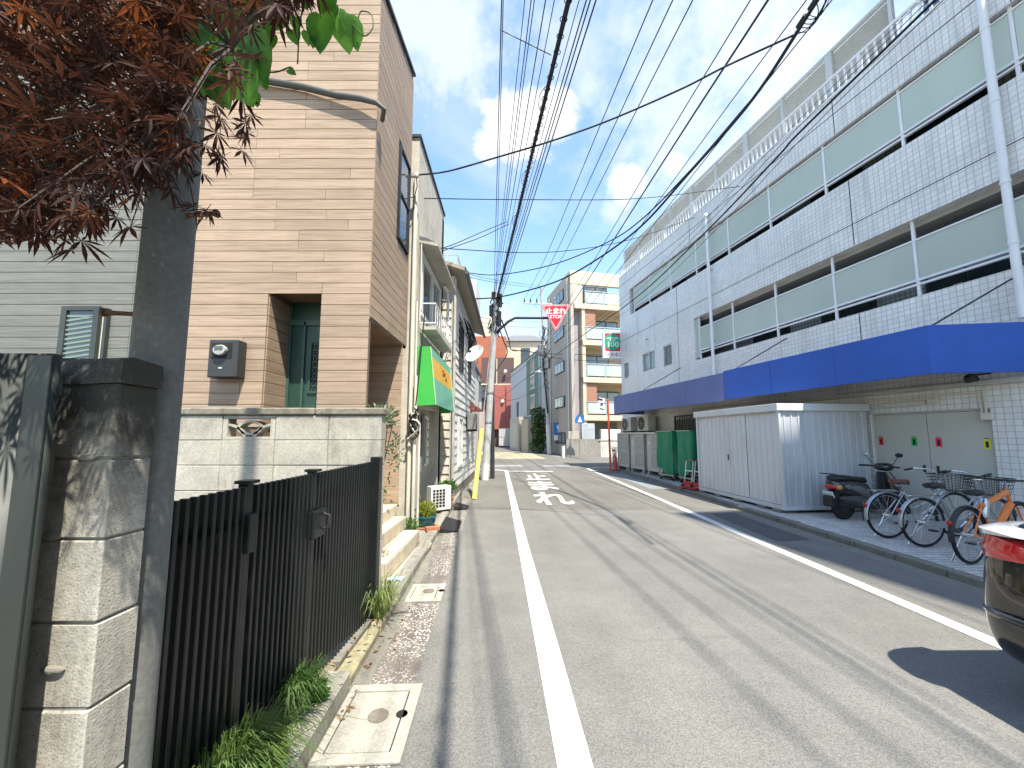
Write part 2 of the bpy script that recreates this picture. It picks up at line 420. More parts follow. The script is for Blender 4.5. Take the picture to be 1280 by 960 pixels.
def mat_leaf(name, c0, c1, trans=.35, rough=.45, spec=.35):
    m = bpy.data.materials.new(name); m.use_nodes = True; nt = m.node_tree; nt.nodes.clear(); g = NT(nt); MATS[name] = m
    o = g.N.new('ShaderNodeOutputMaterial'); b = g.N.new('ShaderNodeBsdfPrincipled'); t = g.N.new('ShaderNodeBsdfTranslucent'); ms = g.N.new('ShaderNodeMixShader')
    v = g.noise(g.pos(), 11, 3); r = g.orand()
    col = g.mix(g.rng(g.math('ADD', v, g.math('MULTIPLY', g.math('SUBTRACT', r, .5), .35)), .34, .66), c0, c1)
    g.to(col, b.inputs['Base Color']); b.inputs['Roughness'].default_value = rough; b.inputs['Specular IOR Level'].default_value = spec
    g.to(g.scale(col, 1.5), t.inputs['Color']); ms.inputs['Fac'].default_value = trans
    g.L.new(b.outputs[0], ms.inputs[1]); g.L.new(t.outputs[0], ms.inputs[2]); g.L.new(ms.outputs[0], o.inputs[0]); return m
def mat_glass(name, tint=(.02, .03, .035), rough=.06):
    m, nt, b = _new(name); g = NT(nt); p = g.pos()
    g.to(g.mix(g.rng(g.noise(p, .9, 3), .35, .65), tint, tuple(c * 1.9 for c in tint)), b.inputs['Base Color'])
    b.inputs['Roughness'].default_value = rough; b.inputs['Specular IOR Level'].default_value = .9
    g.bump(g.noise(p, 2.2, 2), b, .06, .02); return m
def mat_frost(name, c):
    m = bpy.data.materials.new(name); m.use_nodes = True; nt = m.node_tree; nt.nodes.clear(); g = NT(nt); MATS[name] = m
    o = g.N.new('ShaderNodeOutputMaterial'); b = g.N.new('ShaderNodeBsdfPrincipled'); t = g.N.new('ShaderNodeBsdfTranslucent'); ms = g.N.new('ShaderNodeMixShader')
    n = g.rng(g.noise(g.pos((1, 1, .4)), .8, 4), .3, .7, .93, 1.05); col = g.scale(c, g.math('MULTIPLY', n, g.rng(g.orand(), 0, 1, .94, 1.05)))
    g.to(col, b.inputs['Base Color']); b.inputs['Roughness'].default_value = .33; b.inputs['Specular IOR Level'].default_value = .5; g.to(col, t.inputs['Color'])
    ms.inputs['Fac'].default_value = .3; g.L.new(b.outputs[0], ms.inputs[1]); g.L.new(t.outputs[0], ms.inputs[2]); g.L.new(ms.outputs[0], o.inputs[0]); return m
def mat_paint(name='road_paint', base=(.60, .595, .56), wear=.8):
    m, nt, b = _new(name); g = NT(nt); p = g.pos()
    w = g.math('MULTIPLY', g.rng(g.noise(p, 26, 5, .75), .56, .68), g.rng(g.noise(p, 1.5, 4), .44, .62))
    col = g.scale(base, g.rng(g.noise(p, 2, 5), .25, .75, .86, 1.04)); col = g.mix(g.math('MULTIPLY', w, wear), col, (.2, .19, .18))
    g.to(col, b.inputs['Base Color']); b.inputs['Roughness'].default_value = .75; g.bump(g.noise(p, 130, 3), b, .4, .003); return m

ASPH = mat_asphalt(); GRAV = mat_gravel(); PAINT = mat_paint()
CONC = mat_concrete('kerb_concrete', (.29, .275, .235), .55); CONC_D = mat_concrete('old_kerb_concrete', (.20, .19, .16), .6)
CONC_L = mat_concrete('cover_concrete', (.36, .345, .295), .35, streak=False); GRND = mat_concrete('ground_concrete', (.24, .23, .21), .4)
SOIL = M('dry_soil', (.24, .20, .14), .95, var=.35, scale=9, bump=.8, bscale=45, dirt=.8, dirtcol=(.10, .085, .06), dscale=4)
BLOCK = mat_concrete('block_concrete', (.44, .415, .355), .62, topz=(1.62, 1.95, .45)); BLOCK_P = mat_concrete('pier_concrete', (.42, .40, .345), .7, topz=(1.28, 1.66, .93))
MORTAR = mat_concrete('mortar', (.27, .255, .22), .5, pores=False); CAPM = mat_concrete('cap_concrete', (.27, .25, .20), .8, topz=(1.70, 1.98, .6))
STEEL = M('galvanised_steel', (.42, .43, .43), .42, .75, .12, 5, dirt=.35, dirtcol=(.25, .24, .22)); STEEL_D = M('dark_steel', (.05, .052, .055), .5, .4, .2, 4)
BLACK = M('black_plastic', (.018, .018, .020), .45, 0, .2, 8); RUBBER = M('rubber', (.016, .016, .017), .8, 0, .25, 14, bump=.2); CABLE = M('cable_sheath', (.012, .012, .013), .55)
WHITE = M('white_paint', (.72, .72, .69), .45, 0, .06, 3, dirt=.25, dirtcol=(.42, .40, .36)); CHROME = M('chrome', (.68, .68, .68), .16, 1., .05); CREAMP = M('cream_plastic', (.62, .59, .50), .5, var=.08)
GLASS = mat_glass('window_glass'); GLASS_B = mat_glass('pale_window_glass', (.10, .13, .14), .1); ALU = M('aluminium', (.55, .56, .56), .35, .8, .06)
DARKV = M('dark_interior', (.018, .017, .016), .9)

# ------------------------------------------------------------------ ground, road, kerbs
def kerbX(Y): return -1.0 - .045 * (Y - 2)
def gutX(Y): return -.59 - .056 * (Y - 2)
struct(MB().quad((-300, -200, -.03), (300, -200, -.03), (300, 500, -.03), (-300, 500, -.03)).build('ground', GRND))
rd = MB()
ys = [-9, -4, 0, 3, 6, 9, 12, 15.4]
for a, b_ in zip(ys[:-1], ys[1:]): rd.quad((gutX(a), a, 0), (4.72, a, 0), (4.72, b_, 0), (gutX(b_), b_, 0))
rd.quad((-40, 15.4, 0), (gutX(15.4), 15.4, 0), (gutX(15.4), 19.4, 0), (-40, 19.4, 0)); rd.quad((gutX(15.4), 15.4, 0), (4.72, 15.4, 0), (4.72, 19.4, 0), (gutX(15.4), 19.4, 0))
rd.quad((-40, 19.4, 0), (gutX(15.4), 19.4, 0), (4.72, 19.4, 0), (40, 19.4, 0), (40, 30.5, 0), (3.6, 29.6, 0), (2.6, 38, 0), (1.2, 95, 0), (-6, 95, 0), (-5.0, 31, 0), (-40, 26, 0))
ROAD = struct(rd.build('road', ASPH))
def strip(name, pts_w, z, mat, parent=ROAD):
    mb = MB()
    for (a, b_) in zip(pts_w[:-1], pts_w[1:]): mb.quad((a[0], a[2], z), (a[1], a[2], z), (b_[1], b_[2], z), (b_[0], b_[2], z))
    return mb.build(name, mat, parent)
def lineL(Y): return .29 - .0345 * Y
strip('white_line', [(lineL(y), lineL(y) + .155 + (.02 if y < 4 else 0), y) for y in (-6, 0, 3, 6, 9, 12, 15, 17.6)] , .004, PAINT)
mb = MB(); pa = [(lineL(17.6), 17.6), (-.36, 18.0), (-.55, 18.35), (-.95, 18.6), (-1.7, 18.72)]; pb = [(lineL(17.6) + .155, 17.6), (-.19, 18.15), (-.45, 18.55), (-.9, 18.8), (-1.7, 18.92)]
for i in range(4): mb.quad((*pa[i], .004), (*pb[i], .004), (*pb[i + 1], .004), (*pa[i + 1], .004))
mb.build('white_line', PAINT, ROAD)
MB().quad((-.16, 17.62, .004), (1.85, 17.62, .004), (1.85, 18.0, .004), (-.16, 18.0, .004)).build('stop_line', PAINT, ROAD)
strip('white_line', [(3.66 + .003 * (9 - abs(y - 6)), 3.81 + .003 * (9 - abs(y - 6)), y) for y in (-6, 0, 3, 6, 9, 12, 15, 18, 19.4)], .004, PAINT)
MB().quad((3.62, 19.4, .004), (3.77, 19.4, .004), (4.3, 19.95, .004), (6.2, 20.2, .004), (6.2, 20.36, .004), (4.2, 20.1, .004)).build('white_line', PAINT, ROAD)
def road_char(ch, x0, x1, y0, y1):
    t = text_mesh('road_lettering', ch, 1.0, PAINT, ROAD, Matrix(), extrude=0, bold=.028)
    me = t.data; xs = [v.co.x for v in me.vertices]; yy = [v.co.y for v in me.vertices]
    sx = (x1 - x0) / (max(xs) - min(xs)); sy = (y1 - y0) / (max(yy) - min(yy)); mx, my = min(xs), min(yy)
    for v in me.vertices:
        Y = y0 + (v.co.y - my) * sy; v.co = Vector((x0 + (v.co.x - mx) * sx - .030 * (Y - 12), Y, .004))
    t.location = (0, 0, 0)
road_char('止', .62, 1.48, 14.45, 16.75); road_char('ま', .58, 1.46, 11.75, 14.0); road_char('れ', .52, 1.45, 9.25, 11.25)
# pale worn patches in the crossing and far road
MB().quad((-1.2, 20.6, .004), (.6, 20.6, .004), (.5, 21.6, .004), (-1.4, 21.6, .004)).build('asphalt_patch', M('pale_asphalt', (.25, .26, .27), .9, var=.2, scale=6, bump=.3), ROAD)
MB().quad((1.7, 20.6, .004), (3.2, 20.7, .004), (3.1, 21.5, .004), (1.6, 21.4, .004)).build('asphalt_patch', MATS['pale_asphalt'], ROAD)
MB().quad((-1.6, 27.5, .004), (2.4, 27.5, .004), (1.6, 40, .004), (-3.6, 40, .004)).build('asphalt_patch', M('buff_road_surface', (.30, .28, .19), .9, var=.25, scale=3, bump=.3), ROAD)
# relaid trench and repair patch along the right gutter
MB().quad((4.05, 6.1, .004), (4.62, 6.2, .004), (4.62, 8.3, .004), (4.10, 8.2, .004)).build('asphalt_patch', M('dark_asphalt', (.085, .084, .082), .9, var=.25, scale=7, bump=.35), ROAD)
MB().quad((4.2, 12.0, .004), (4.7, 12.0, .004), (4.7, 17.0, .004), (4.15, 17.0, .004)).build('asphalt_patch', M('blue_grey_concrete', (.20, .215, .23), .9, var=.15, scale=4, bump=.3), ROAD)
# left gutter of exposed aggregate with its smooth channel at the kerb
strip('gutter', [(kerbX(y) - .01, gutX(y), y) for y in (-9, 0, 3, 6, 9, 12, 15.4)], .001, GRAV, None)['kind'] = 'structure'
strip('gutter', [(kerbX(y) - .01, kerbX(y) + .11, y) for y in (-9, 0, 3, 6, 9, 12, 15.4)], .005, CONC_D, None)['kind'] = 'structure'
gr_ = MB().quad((4.72, -9, .001), (4.97, -9, .001), (4.97, 19.4, .001), (4.72, 19.4, .001)).build('gutter', CONC_D); gr_['kind'] = 'structure'
# concrete inspection covers in the gutter
def cover(y0, y1, xl, xr, label):
    t = thing('drain_cover', label, 'drain cover', ((xl + xr) / 2, (y0 + y1) / 2, .004), R(2.6), 'concrete covers in the gutter')
    w, h = (xr - xl) / 2, (y1 - y0) / 2
    f = MB(); fr = .065
    f.box(-w, w, -h, -h + fr, 0, .012); f.box(-w, w, h - fr, h, 0, .012); f.box(-w, -w + fr * .6, -h + fr, h - fr, 0, .012); f.box(w - fr, w, -h + fr, h - fr, 0, .012)
    f.build('frame', CONC_L, t, bevel=.002)
    MB().box(-w + .04, w - .05, -h + .05, h - .05, -.02, .002).build('joint', DARKV, t)
    lid = MB().box(-w + fr * .6 + .006, w - fr - .008, -h + fr + .008, h - fr - .008, -.01, .010).build('lid', CONC_L, t, bevel=.003)
    MB().lathe([(.0, .0), (.055, .0), (.058, .006), (.045, .0065), (.0, .0065)], (.02, .02, .008), 20).build('cap', M('rusty_iron', (.20, .17, .14), .8, .3, .3, 20, bump=.4), lid)
    MB().lathe([(.0, .0), (.033, .0), (.033, .0035), (.0, .0035)], (.15, .03, .0085), 18).build('key_hole', DARKV, lid)
cover(2.05, 2.66, -1.0, -.56, 'large pale concrete drain cover with round cap beside the grass clump')
cover(3.92, 4.36, -1.05, -.70, 'smaller concrete drain cover beyond the fence end')
# kerb stones, left: short cast pieces, uneven
def kerb_run(name, spans, w, h, xf, mat, parent, jig=.006, z0=-.02):
    for (a, b_) in spans:
        L = b_ - a - .012; yc = (a + b_) / 2; x = xf(yc); ang = math.atan2(xf(b_) - xf(a), b_ - a)
        o = inst('kerb_stone', boxmesh('kerb_stone', w, round(L, 2), h - z0, mat, .014), parent, (x - w / 2 + rnd.uniform(-jig, jig), yc, (h + z0) / 2 + rnd.uniform(-jig, jig)), (rnd.uniform(-.01, .01), rnd.uniform(-.02, .02), -ang))
KERB_L = thing('kerb', 'x', 'kerb'); del KERB_L['label'], KERB_L['category']; struct(KERB_L)
kerb_run('kerb', [(-6, -3), (-3, -1), (-1, .4), (.4, 1.4), (1.4, 2.62)], .15, .12, kerbX, CONC, KERB_L)
kerb_run('kerb', [(2.63, 3.3), (3.3, 3.9)], .12, .075, kerbX, M('mossy_kerb', (.30, .27, .17), .95, var=.4, scale=12, bump=.8, bscale=50, dirt=.7, dirtcol=(.16, .15, .07), dscale=6), KERB_L)
kerb_run('kerb', [(3.91, 4.5), (4.51, 5.1), (5.11, 5.7), (5.71, 6.3), (6.31, 6.9), (6.91, 7.5), (7.51, 8.1), (8.11, 8.7), (8.71, 9.3), (9.31, 10), (10.01, 10.7), (10.71, 11.4), (11.41, 12.2), (12.21, 13), (13.01, 13.8), (13.81, 14.9)], .15, .10, kerbX, CONC, KERB_L)
KERB_R = thing('kerb', 'x', 'kerb'); del KERB_R['label'], KERB_R['category']; struct(KERB_R)
kerb_run('kerb', [(-8 + .6 * i, -7.4 + .6 * i) for i in range(44)], .14, .085, lambda y: 5.09, CONC_D, KERB_R)
# verge behind the left kerb: bare soil by the fence, concrete strip by the houses
mb = MB(); nx, ny = 8, 46
for j in range(ny):
    for i in range(nx):
        y = -1 + j * .11; t_ = i / (nx - 1); x = kerbX(y) - .13 - (1 - t_) * .75
        zf = .25 if y < 2.2 else (.06 if y > 3.3 else .25 - .19 * (y - 2.2) / 1.1); mb.v.append((x, y, .085 + (zf - .085) * min(1, (1 - t_) * 5.2) + .012 * math.sin(i * 1.1 + j * .45) + rnd.uniform(-.008, .012)))
for j in range(ny - 1):
    for i in range(nx - 1): a = j * nx + i; mb.f.append((a, a + 1, a + nx + 1, a + nx))
struct(mb.build('verge', SOIL, smooth=60))
struct(MB().quad((-40, 4.0, .02), (kerbX(4) - .13, 4.0, .075), (kerbX(15.3) - .13, 15.3, .075), (-40, 15.3, .02)).build('forecourt', CONC))
# right pavement of square setts
PAVE = mat_tile('paving_tile', (.10, .10), (.58, .555, .51), (.22, .21, .19), .008, .7, axis='floor', var=.14, dirt=.5, spec=.25)
pv = MB().quad((-14, -.18 - 2, 0), (26, -.18 - 2, 0), (26, 4.5, 0), (-14, 4.5, 0))
# laid between the kerb and the building wall, aligned with the kerb
o = MB().quad((5.09, -9, .07), (30, -9, .07), (30, 19.4, .07), (5.09, 19.4, .07)).build('pavement', PAVE); struct(o)
# ------------------------------------------------------------------ white tiled building on the right
TILE = mat_tile('white_wall_tile', (.098, .098), (.74, .73, .705), (.44, .435, .42), .005, .22, var=.06, dirt=.42)
TILE_G = mat_tile('grey_inner_tile', (.098, .098), (.50, .50, .46), (.16, .16, .15), .007, .4, var=.06, dirt=.4)
SOFFIT = M('painted_soffit', (.42, .41, .39), .85, var=.1, scale=2, dirt=.3, dirtcol=(.25, .24, .22))
WRAIL = M('white_rail', (.74, .75, .76), .35, .0, .05, 4, dirt=.2, dirtcol=(.5, .48, .44))
LOUV = M('louvre_paint', (.50, .52, .50), .45, 0, .07, 3, dirt=.3, dirtcol=(.36, .34, .30)); FROST = mat_frost('frosted_green_glass', (.63, .71, .63))
SEAL = M('black_sealant', (.03, .032, .036), .7)
BLD = thing('office_building', 'long white tiled building with green frosted balcony panels above the parking bay', 'building', (5.47, 18.2, 0), math.atan2(-.981, .194))
S0, S1 = -.6, 19.6
WALLZ = 4.23
# ground floor wall with the double-door opening, and the solid part of the second storey
w = MB(); D0, D1, DZ = 10.3, 12.1, 2.05
w.box(S0, D0, 0, .25, 0, DZ); w.box(D1, S1, 0, .25, 0, DZ); w.box(S0, S1, 0, .25, DZ, WALLZ)
w.build('wall', TILE, BLD)
w = MB(); WINS = [(-.30, .16, 4.33, 5.08), (1.41, 2.37, 4.37, 5.18), (3.0, 3.55, 4.33, 5.17)]
xs = [S0] + [v for a in WINS for v in a[:2]] + [4.9]
for i in range(0, len(xs), 2): w.box(xs[i], xs[i + 1], 0, .25, WALLZ, 5.73)
for a in WINS: w.box(a[0], a[1], 0, .25, WALLZ, a[2]); w.box(a[0], a[1], 0, .25, a[3], 5.73)
w.build('wall', TILE, BLD)
MB().box(S0, S1, 0, .22, 5.73, 7.25).build('parapet', TILE, BLD)
MB().box(S0, .45, 0, .25, 7.25, 8.5).build('wall', TILE, BLD)
MB().box(S0, S1, 0, .25, 8.5, 9.42).build('parapet', TILE, BLD)
MB().box(S0 - .004, S1, -.015, .27, 9.42, 9.46).build('coping', WRAIL, BLD)
MB().box(S0, S0 + .2, .25, 9, 0, 9.42).build('wall', TILE, BLD)
for z in (5.62, 8.38): MB().box(S0 + .2, S1, .22 if z < 6 else .25, 1.5, z + .02, z + .2).build('balcony_soffit', SOFFIT, BLD)
for z in (4.0, 7.0): MB().box(4.9 if z < 5 else .45, S1, .25, 1.5, z - .15, z).build('balcony_floor', SOFFIT, BLD)
MB().box(S0 + .2, S1, 1.5, 1.7, 0, 9.2).build('wall', TILE_G, BLD)
MB().box(S0 + .2, S1, 1.7, 9, 9.0, 9.2).build('roof', SOFFIT, BLD)
# openings behind the balconies, dark doors and windows
for lv, z in ((0, 4.0), (1, 7.0)):
    s = 5.9 if lv == 0 else 1.2
    while s < 20:
        d = MB().box(s, s + 1.35, 1.46, 1.5, z, z + 1.95).build('balcony_door', STEEL_D, BLD)
        MB().box(s + .07, s + .66, 1.44, 1.459, z + .08, z + 1.88).build('pane', GLASS, d); MB().box(s + .70, s + 1.28, 1.44, 1.459, z + .08, z + 1.88).build('pane', GLASS, d)
        s += 2.33
# expansion joints
jb = MB()
for s, z0, z1 in ((10.3, 5.74, 7.24), (4.0, 5.74, 7.24), (10.27, 3.3, 4.22), (3.95, 3.4, 4.22), (3.98, 4.24, 5.72), (17, 5.74, 7.24), (10.1, 8.51, 9.41), (4.9, 8.51, 9.41), (12.9, 8.51, 9.41)): jb.box(s - .008, s + .008, -.003, .01, z0, z1)
for z in (6.22, 9.0): jb.box(S0, S1, -.003, .01, z - .008, z + .008)
jb.build('joint', SEAL, BLD)
# windows of the solid part
for a in WINS:
    f = MB(); t = .04
    f.box(a[0], a[1], .03, .12, a[2], a[2] + t); f.box(a[0], a[1], .03, .12, a[3] - t, a[3]); f.box(a[0], a[0] + t, .03, .12, a[2] + t, a[3] - t); f.box(a[1] - t, a[1], .03, .12, a[2] + t, a[3] - t)
    if a[1] - a[0] > .8: f.box((a[0] + a[1]) / 2 - .02, (a[0] + a[1]) / 2 + .02, .03, .12, a[2] + t, a[3] - t)
    win = f.build('window', ALU, BLD)
    MB().box(a[0] + t, a[1] - t, .08, .1, a[2] + t, a[3] - t).build('pane', GLASS_B, win)
    if a[0] > 2.5:
        for k in range(9): MB().obox(((a[0] + a[1]) / 2, .05, a[2] + .08 + k * .085), (a[1] - a[0] - .08, .045, .008), Matrix.Rotation(R(35), 3, 'X')).build('slat', LOUV, win)
# balcony glazing, one panel between each two posts
posts = [5.09 + 1.55 * k for k in range(10)]
def gallery(zb, zt, zr, plist, top_rail):
    for s in plist: inst('post', boxmesh('post', .05, .05, zt - zb, WRAIL, .006), BLD, (s, .09, (zb + zt) / 2))
    for a, b_ in zip(plist[:-1], plist[1:]):
        inst('glass_panel', boxmesh('glass_panel', b_ - a - .06, .012, zr[1] - zr[0], FROST, .001), BLD, ((a + b_) / 2, .085, (zr[0] + zr[1]) / 2))
    L0, L1 = plist[0], plist[-1]
    for z, h in ((zr[0] - .025, .04), (zr[0] - .11, .038), (zr[1] + .018, .035)):
        MB().box(L0, L1, .058, .118, z - h / 2, z + h / 2).build('rail', WRAIL, BLD, bevel=.004)
gallery(WALLZ, 5.75, (4.58, 5.32), posts, True)
gallery(7.25, 8.52, (7.58, 8.40), [.72, 2.03, 3.56] + posts, False)
# tall narrow glass at the near end of the solid wall
MB().box(4.90, 5.06, .07, .085, 4.32, 5.72).build('glass_panel', FROST, BLD)
# rooftop: baluster railing in front, louvred screen behind
rl = MB().box(S0, S1, .05, .11, 9.92, 9.98).build('rail', WRAIL, BLD, bevel=.005)
MB().box(S0, S1, .06, .10, 9.52, 9.55).build('rail', WRAIL, BLD)
bm_ = boxmesh('baluster', .045, .03, .40, WRAIL, .004)
k = 0; s = S0 + .12
while s < 17.5:
    if k % 12 == 0: inst('railing_post', boxmesh('railing_post', .075, .07, .52, WRAIL, .006), BLD, (s, .08, 9.70))
    else: inst('baluster', bm_, BLD, (s, .08, 9.735))
    s += .155; k += 1
sc_posts = [S0 + .05 + 1.30 * i for i in range(15)]
for i, s in enumerate(sc_posts):
    if s > 12.2: break
    inst('screen_post', boxmesh('screen_post', .07 if i % 2 else .16, .09, 1.42, LOUV, .005), BLD, (s, .36, 10.17))
lm = boxmesh('slat', 1.2, .058, .010, LOUV, 0)
for i in range(len(sc_posts) - 1):
    if sc_posts[i + 1] > 12.3: break
    for k in range(17): inst('slat', lm, BLD, (sc_posts[i] + .65, .38, 9.60 + k * .073), (R(-22), 0, 0), ((1.3 - .1) / 1.2, 1, 1))
MB().box(S0, sc_posts[9] + .1, .32, .42, 10.86, 10.92).build('rail', LOUV, BLD)
MB().box(11.6, 20, .5, 3.2, 9.3, 11.8).build('plant_room', M('plant_room_cladding', (.05, .055, .07), .5, .3, .1), BLD)
for k in range(16): MB().box(11.6, 15.5, .455, .499, 9.45 + k * .145, 9.45 + k * .145 + .06).build('plant_room_slat', M('plant_slat', (.26, .28, .33), .5, .2, .1), BLD)
# rain pipes
for s, z0, z1, r in ((5.92, 3.3, 8.95, .048), (12.64, 3.4, 13.2 if False else 9.9, .055)):
    p = MB().cyl((s, -.11, z0), (s, -.11, z1), r, seg=16).build('rain_pipe', WRAIL, BLD, smooth=40)
    for z in (4.6, 5.6, 7.0, 8.3):
        if z0 < z < z1:
            MB().lathe([(r + .001, -.03), (r + .008, -.025), (r + .008, .025), (r + .001, .03)], (s, -.11, z), 16).build('collar', WRAIL, p, smooth=30); MB().box(s - .015, s + .015, -.11, 0, z + .06, z + .09).build('bracket', STEEL, p)
MB().lathe([(.06, 0), (.075, .02), (.075, .1), (.05, .13)], (5.92, -.11, 8.9), 14).build('pipe_head', WRAIL, BLD, smooth=40)
# little lamp and alarm on the wall
MB().box(11.02, 11.16, 1.30 + .14, 1.4995, 4.52, 4.68).build('alarm_box', M('alarm_plate', (.62, .55, .46), .5), BLD)
MB().ball((11.09, 1.43, 4.61), (.045, .02, .045), 10, 6).build('alarm_bell', M('alarm_red', (.35, .03, .03), .4), BLD, smooth=60)
MB().ball((1.85, -.05, 5.75), (.05, .08, .045), 10, 6).build('camera_dome', CREAMP, BLD, smooth=60)
# blue canopy: bent fascia on a dark frame, tied back by rods
BLUE = M('blue_canopy', (.028, .10, .42), .42, 0, .12, 1.5, dirt=.18, dirtcol=(.05, .09, .25), dscale=2); BLUE_P = M('faded_blue_canopy', (.115, .150, .345), .5, 0, .10, 2, dirt=.25, dirtcol=(.16, .19, .34), dscale=2)
CAN = thing('canopy', 'long blue fascia canopy along the tiled building over the parking bay', 'canopy', (5.47, 18.2, 0), math.atan2(-.981, .194))
def fascia(a, b_, z0, z1, mat, th=.05):
    a, b_ = Vector((a[0], a[1], 0)), Vector((b_[0], b_[1], 0)); d = (b_ - a).normalized(); nrm = Vector((-d.y, d.x, 0)) * th
    q = [a, b_, b_ + nrm, a + nrm]
    MB().add([(p.x, p.y, z0) for p in q] + [(p.x, p.y, z1) for p in q], [(0, 3, 2, 1), (4, 5, 6, 7), (0, 1, 5, 4), (1, 2, 6, 5), (2, 3, 7, 6), (3, 0, 4, 7)]).build('fascia_panel', mat, CAN, bevel=.006)
[fascia((1.38 + 1.62 * k, -1.40 + .004 * (k % 2)), (1.38 + 1.62 * k + 1.615, -1.40 + .003 * (k % 3)), 2.53, 3.28, BLUE_P) for k in range(4)]; [fascia((7.868 + 1.4607 * k, -1.40 + .004 * (k % 2)), (7.868 + 1.4607 * k + 1.456, -1.40 + .003 * (k % 2)), 2.56, 3.32, BLUE) for k in range(3)]; fascia((12.255, -1.40), (12.75, -.01), 2.56, 3.32, BLUE); fascia((1.33, -.01), (1.375, -1.40), 2.53, 3.28, BLUE_P)
MB().box(1.45, 12.18, -1.33, -.005, 3.12, 3.18).build('canopy_roof', SOFFIT, CAN)
MB().box(1.45, 12.18, -1.33, -.005, 2.95, 3.0).build('soffit', M('dark_soffit', (.10, .11, .12), .8, var=.2), CAN)
for s0, s1 in ((12.25, 12.63), (8.15, 8.50), (3.7, 4.07)): MB().cyl((s0, -1.34, 3.3), (s1, .0, 4.12), .014, seg=6).build('tie_rod', STEEL_D, CAN)
for s in (2, 4, 6, 8.5, 10.5): MB().box(s, s + .06, -1.33, -.01, 2.78, 2.94).build('rib', STEEL_D, CAN)
# ground-floor fittings
DOORM = M('door_paint', (.52, .52, .47), .5, 0, .06, 1.2, dirt=.2, dirtcol=(.38, .37, .33))
DR = thing('double_door', 'grey steel double door with four paper notices behind the bicycles', 'door', BLD.location, BLD.rotation_euler.z)
for a, b_, hx in ((D0 + .04, 11.195, 11.1), (11.205, D1 - .04, 11.3)):
    l = MB().box(a, b_, .07, .115, .08, DZ - .03).build('door_leaf', DOORM, DR, bevel=.004)
    MB().box(hx - .02, hx + .02, .062, .0695, .93, 1.06).build('handle', STEEL_D, l)
f = MB(); f.box(D0, D0 + .035, .05, .14, 0.07, DZ); f.box(D1 - .035, D1, .05, .14, .07, DZ); f.box(D0 + .035, D1 - .035, .05, .14, DZ - .025, DZ); f.build('door_frame', DOORM, DR)
for s, z, c in ((10.42, 1.50, (.75, .09, .06)), (10.98, 1.50, (.03, .42, .10)), (11.35, 1.49, (.75, .05, .10)), (11.98, 1.47, (.70, .68, .05))):
    n_ = MB().box(s - .045, s + .045, .066, .0695, z - .085, z + .075).build('notice', M('paper_%d' % int(s * 100), c, .7, var=.05), DR)
    MB().box(s - .018, s + .018, .063, .0655, z - .06, z + .04).build('notice_print', M('print_black', (.03, .02, .02), .8), n_); MB().box(s - .03, s + .03, .064, .0655, z + .085, z + .095).build('tape', BLACK, n_)
fx = thing('wall_lamp', 'tube light fitting in a white trough above the double door', 'lamp', BLD.location, BLD.rotation_euler.z)
MB().box(10.55, 11.30, -.10, -.005, 2.20, 2.25).build('trough', CREAMP, fx, bevel=.01); MB().cyl((10.58, -.055, 2.19), (11.27, -.055, 2.19), .014).build('tube', WHITE, fx)
MB().box(11.32, 11.47, -.08, -.005, 2.19, 2.26).build('junction_box', CREAMP, fx, bevel=.006)
c_ = MB(); c_.box(9.9, 12.0, -.03, -.004, 2.30, 2.325); c_.box(12.0, 12.02, -.03, -.004, 1.98, 2.325); c_.box(12.05, 12.07, -.03, -.004, 1.98, 2.42); c_.build('conduit', CREAMP, fx)
MB().box(12.0, 12.14, -.06, -.004, 1.86, 1.98).build('switch_box', CREAMP, fx, bevel=.008)
MB().box(4.6, 16, -.12, -.004, 2.43, 2.50).build('beam', M('beam_paint', (.50, .49, .44), .6), BLD)
sp = thing('spot_lamp', 'black round floodlight under the blue canopy', 'lamp', BLD.location, BLD.rotation_euler.z)
MB().lathe([(.03, .10), (.075, .07), (.085, -.02), (.08, -.025)], (12.15, -.42, 2.50), 18, Matrix.Rotation(R(25), 3, 'X')).build('housing', BLACK, sp, smooth=40)
MB().lathe([(.0, 0), (.072, 0), (.072, .004), (0, .004)], (12.15, -.432, 2.472), 18, Matrix.Rotation(R(25), 3, 'X')).build('lens', M('lens', (.5, .5, .48), .2), sp)
MB().bar((12.15, -.35, 2.58), (12.15, -.01, 2.62), .03).build('arm', BLACK, sp)
# dark bar screen at the far end of the ground floor
BARS = thing('bar_screen', 'dark vertical bar screen between the air conditioners and the shed', 'screen', BLD.location, BLD.rotation_euler.z)
MB().box(3.8, 7.4, -.16, -.12, 2.30, 2.35).build('rail', STEEL_D, BARS); MB().box(3.8, 7.4, -.16, -.12, .3, .35).build('rail', STEEL_D, BARS)
for k in range(36): inst('bar', boxmesh('bar', .022, .022, 1.93, STEEL_D, 0), BARS, (3.85 + k * .1, -.14, 1.325))
for s in (3.8, 5.6, 7.4): inst('post', boxmesh('post', .06, .06, 2.35, STEEL_D, .004), BARS, (s, -.14, 1.175))
MB().box(3.5, 8, -.006, -.003, .8, 2.2).build('wall_panel', M('grey_panel', (.30, .29, .26), .7), BLD)
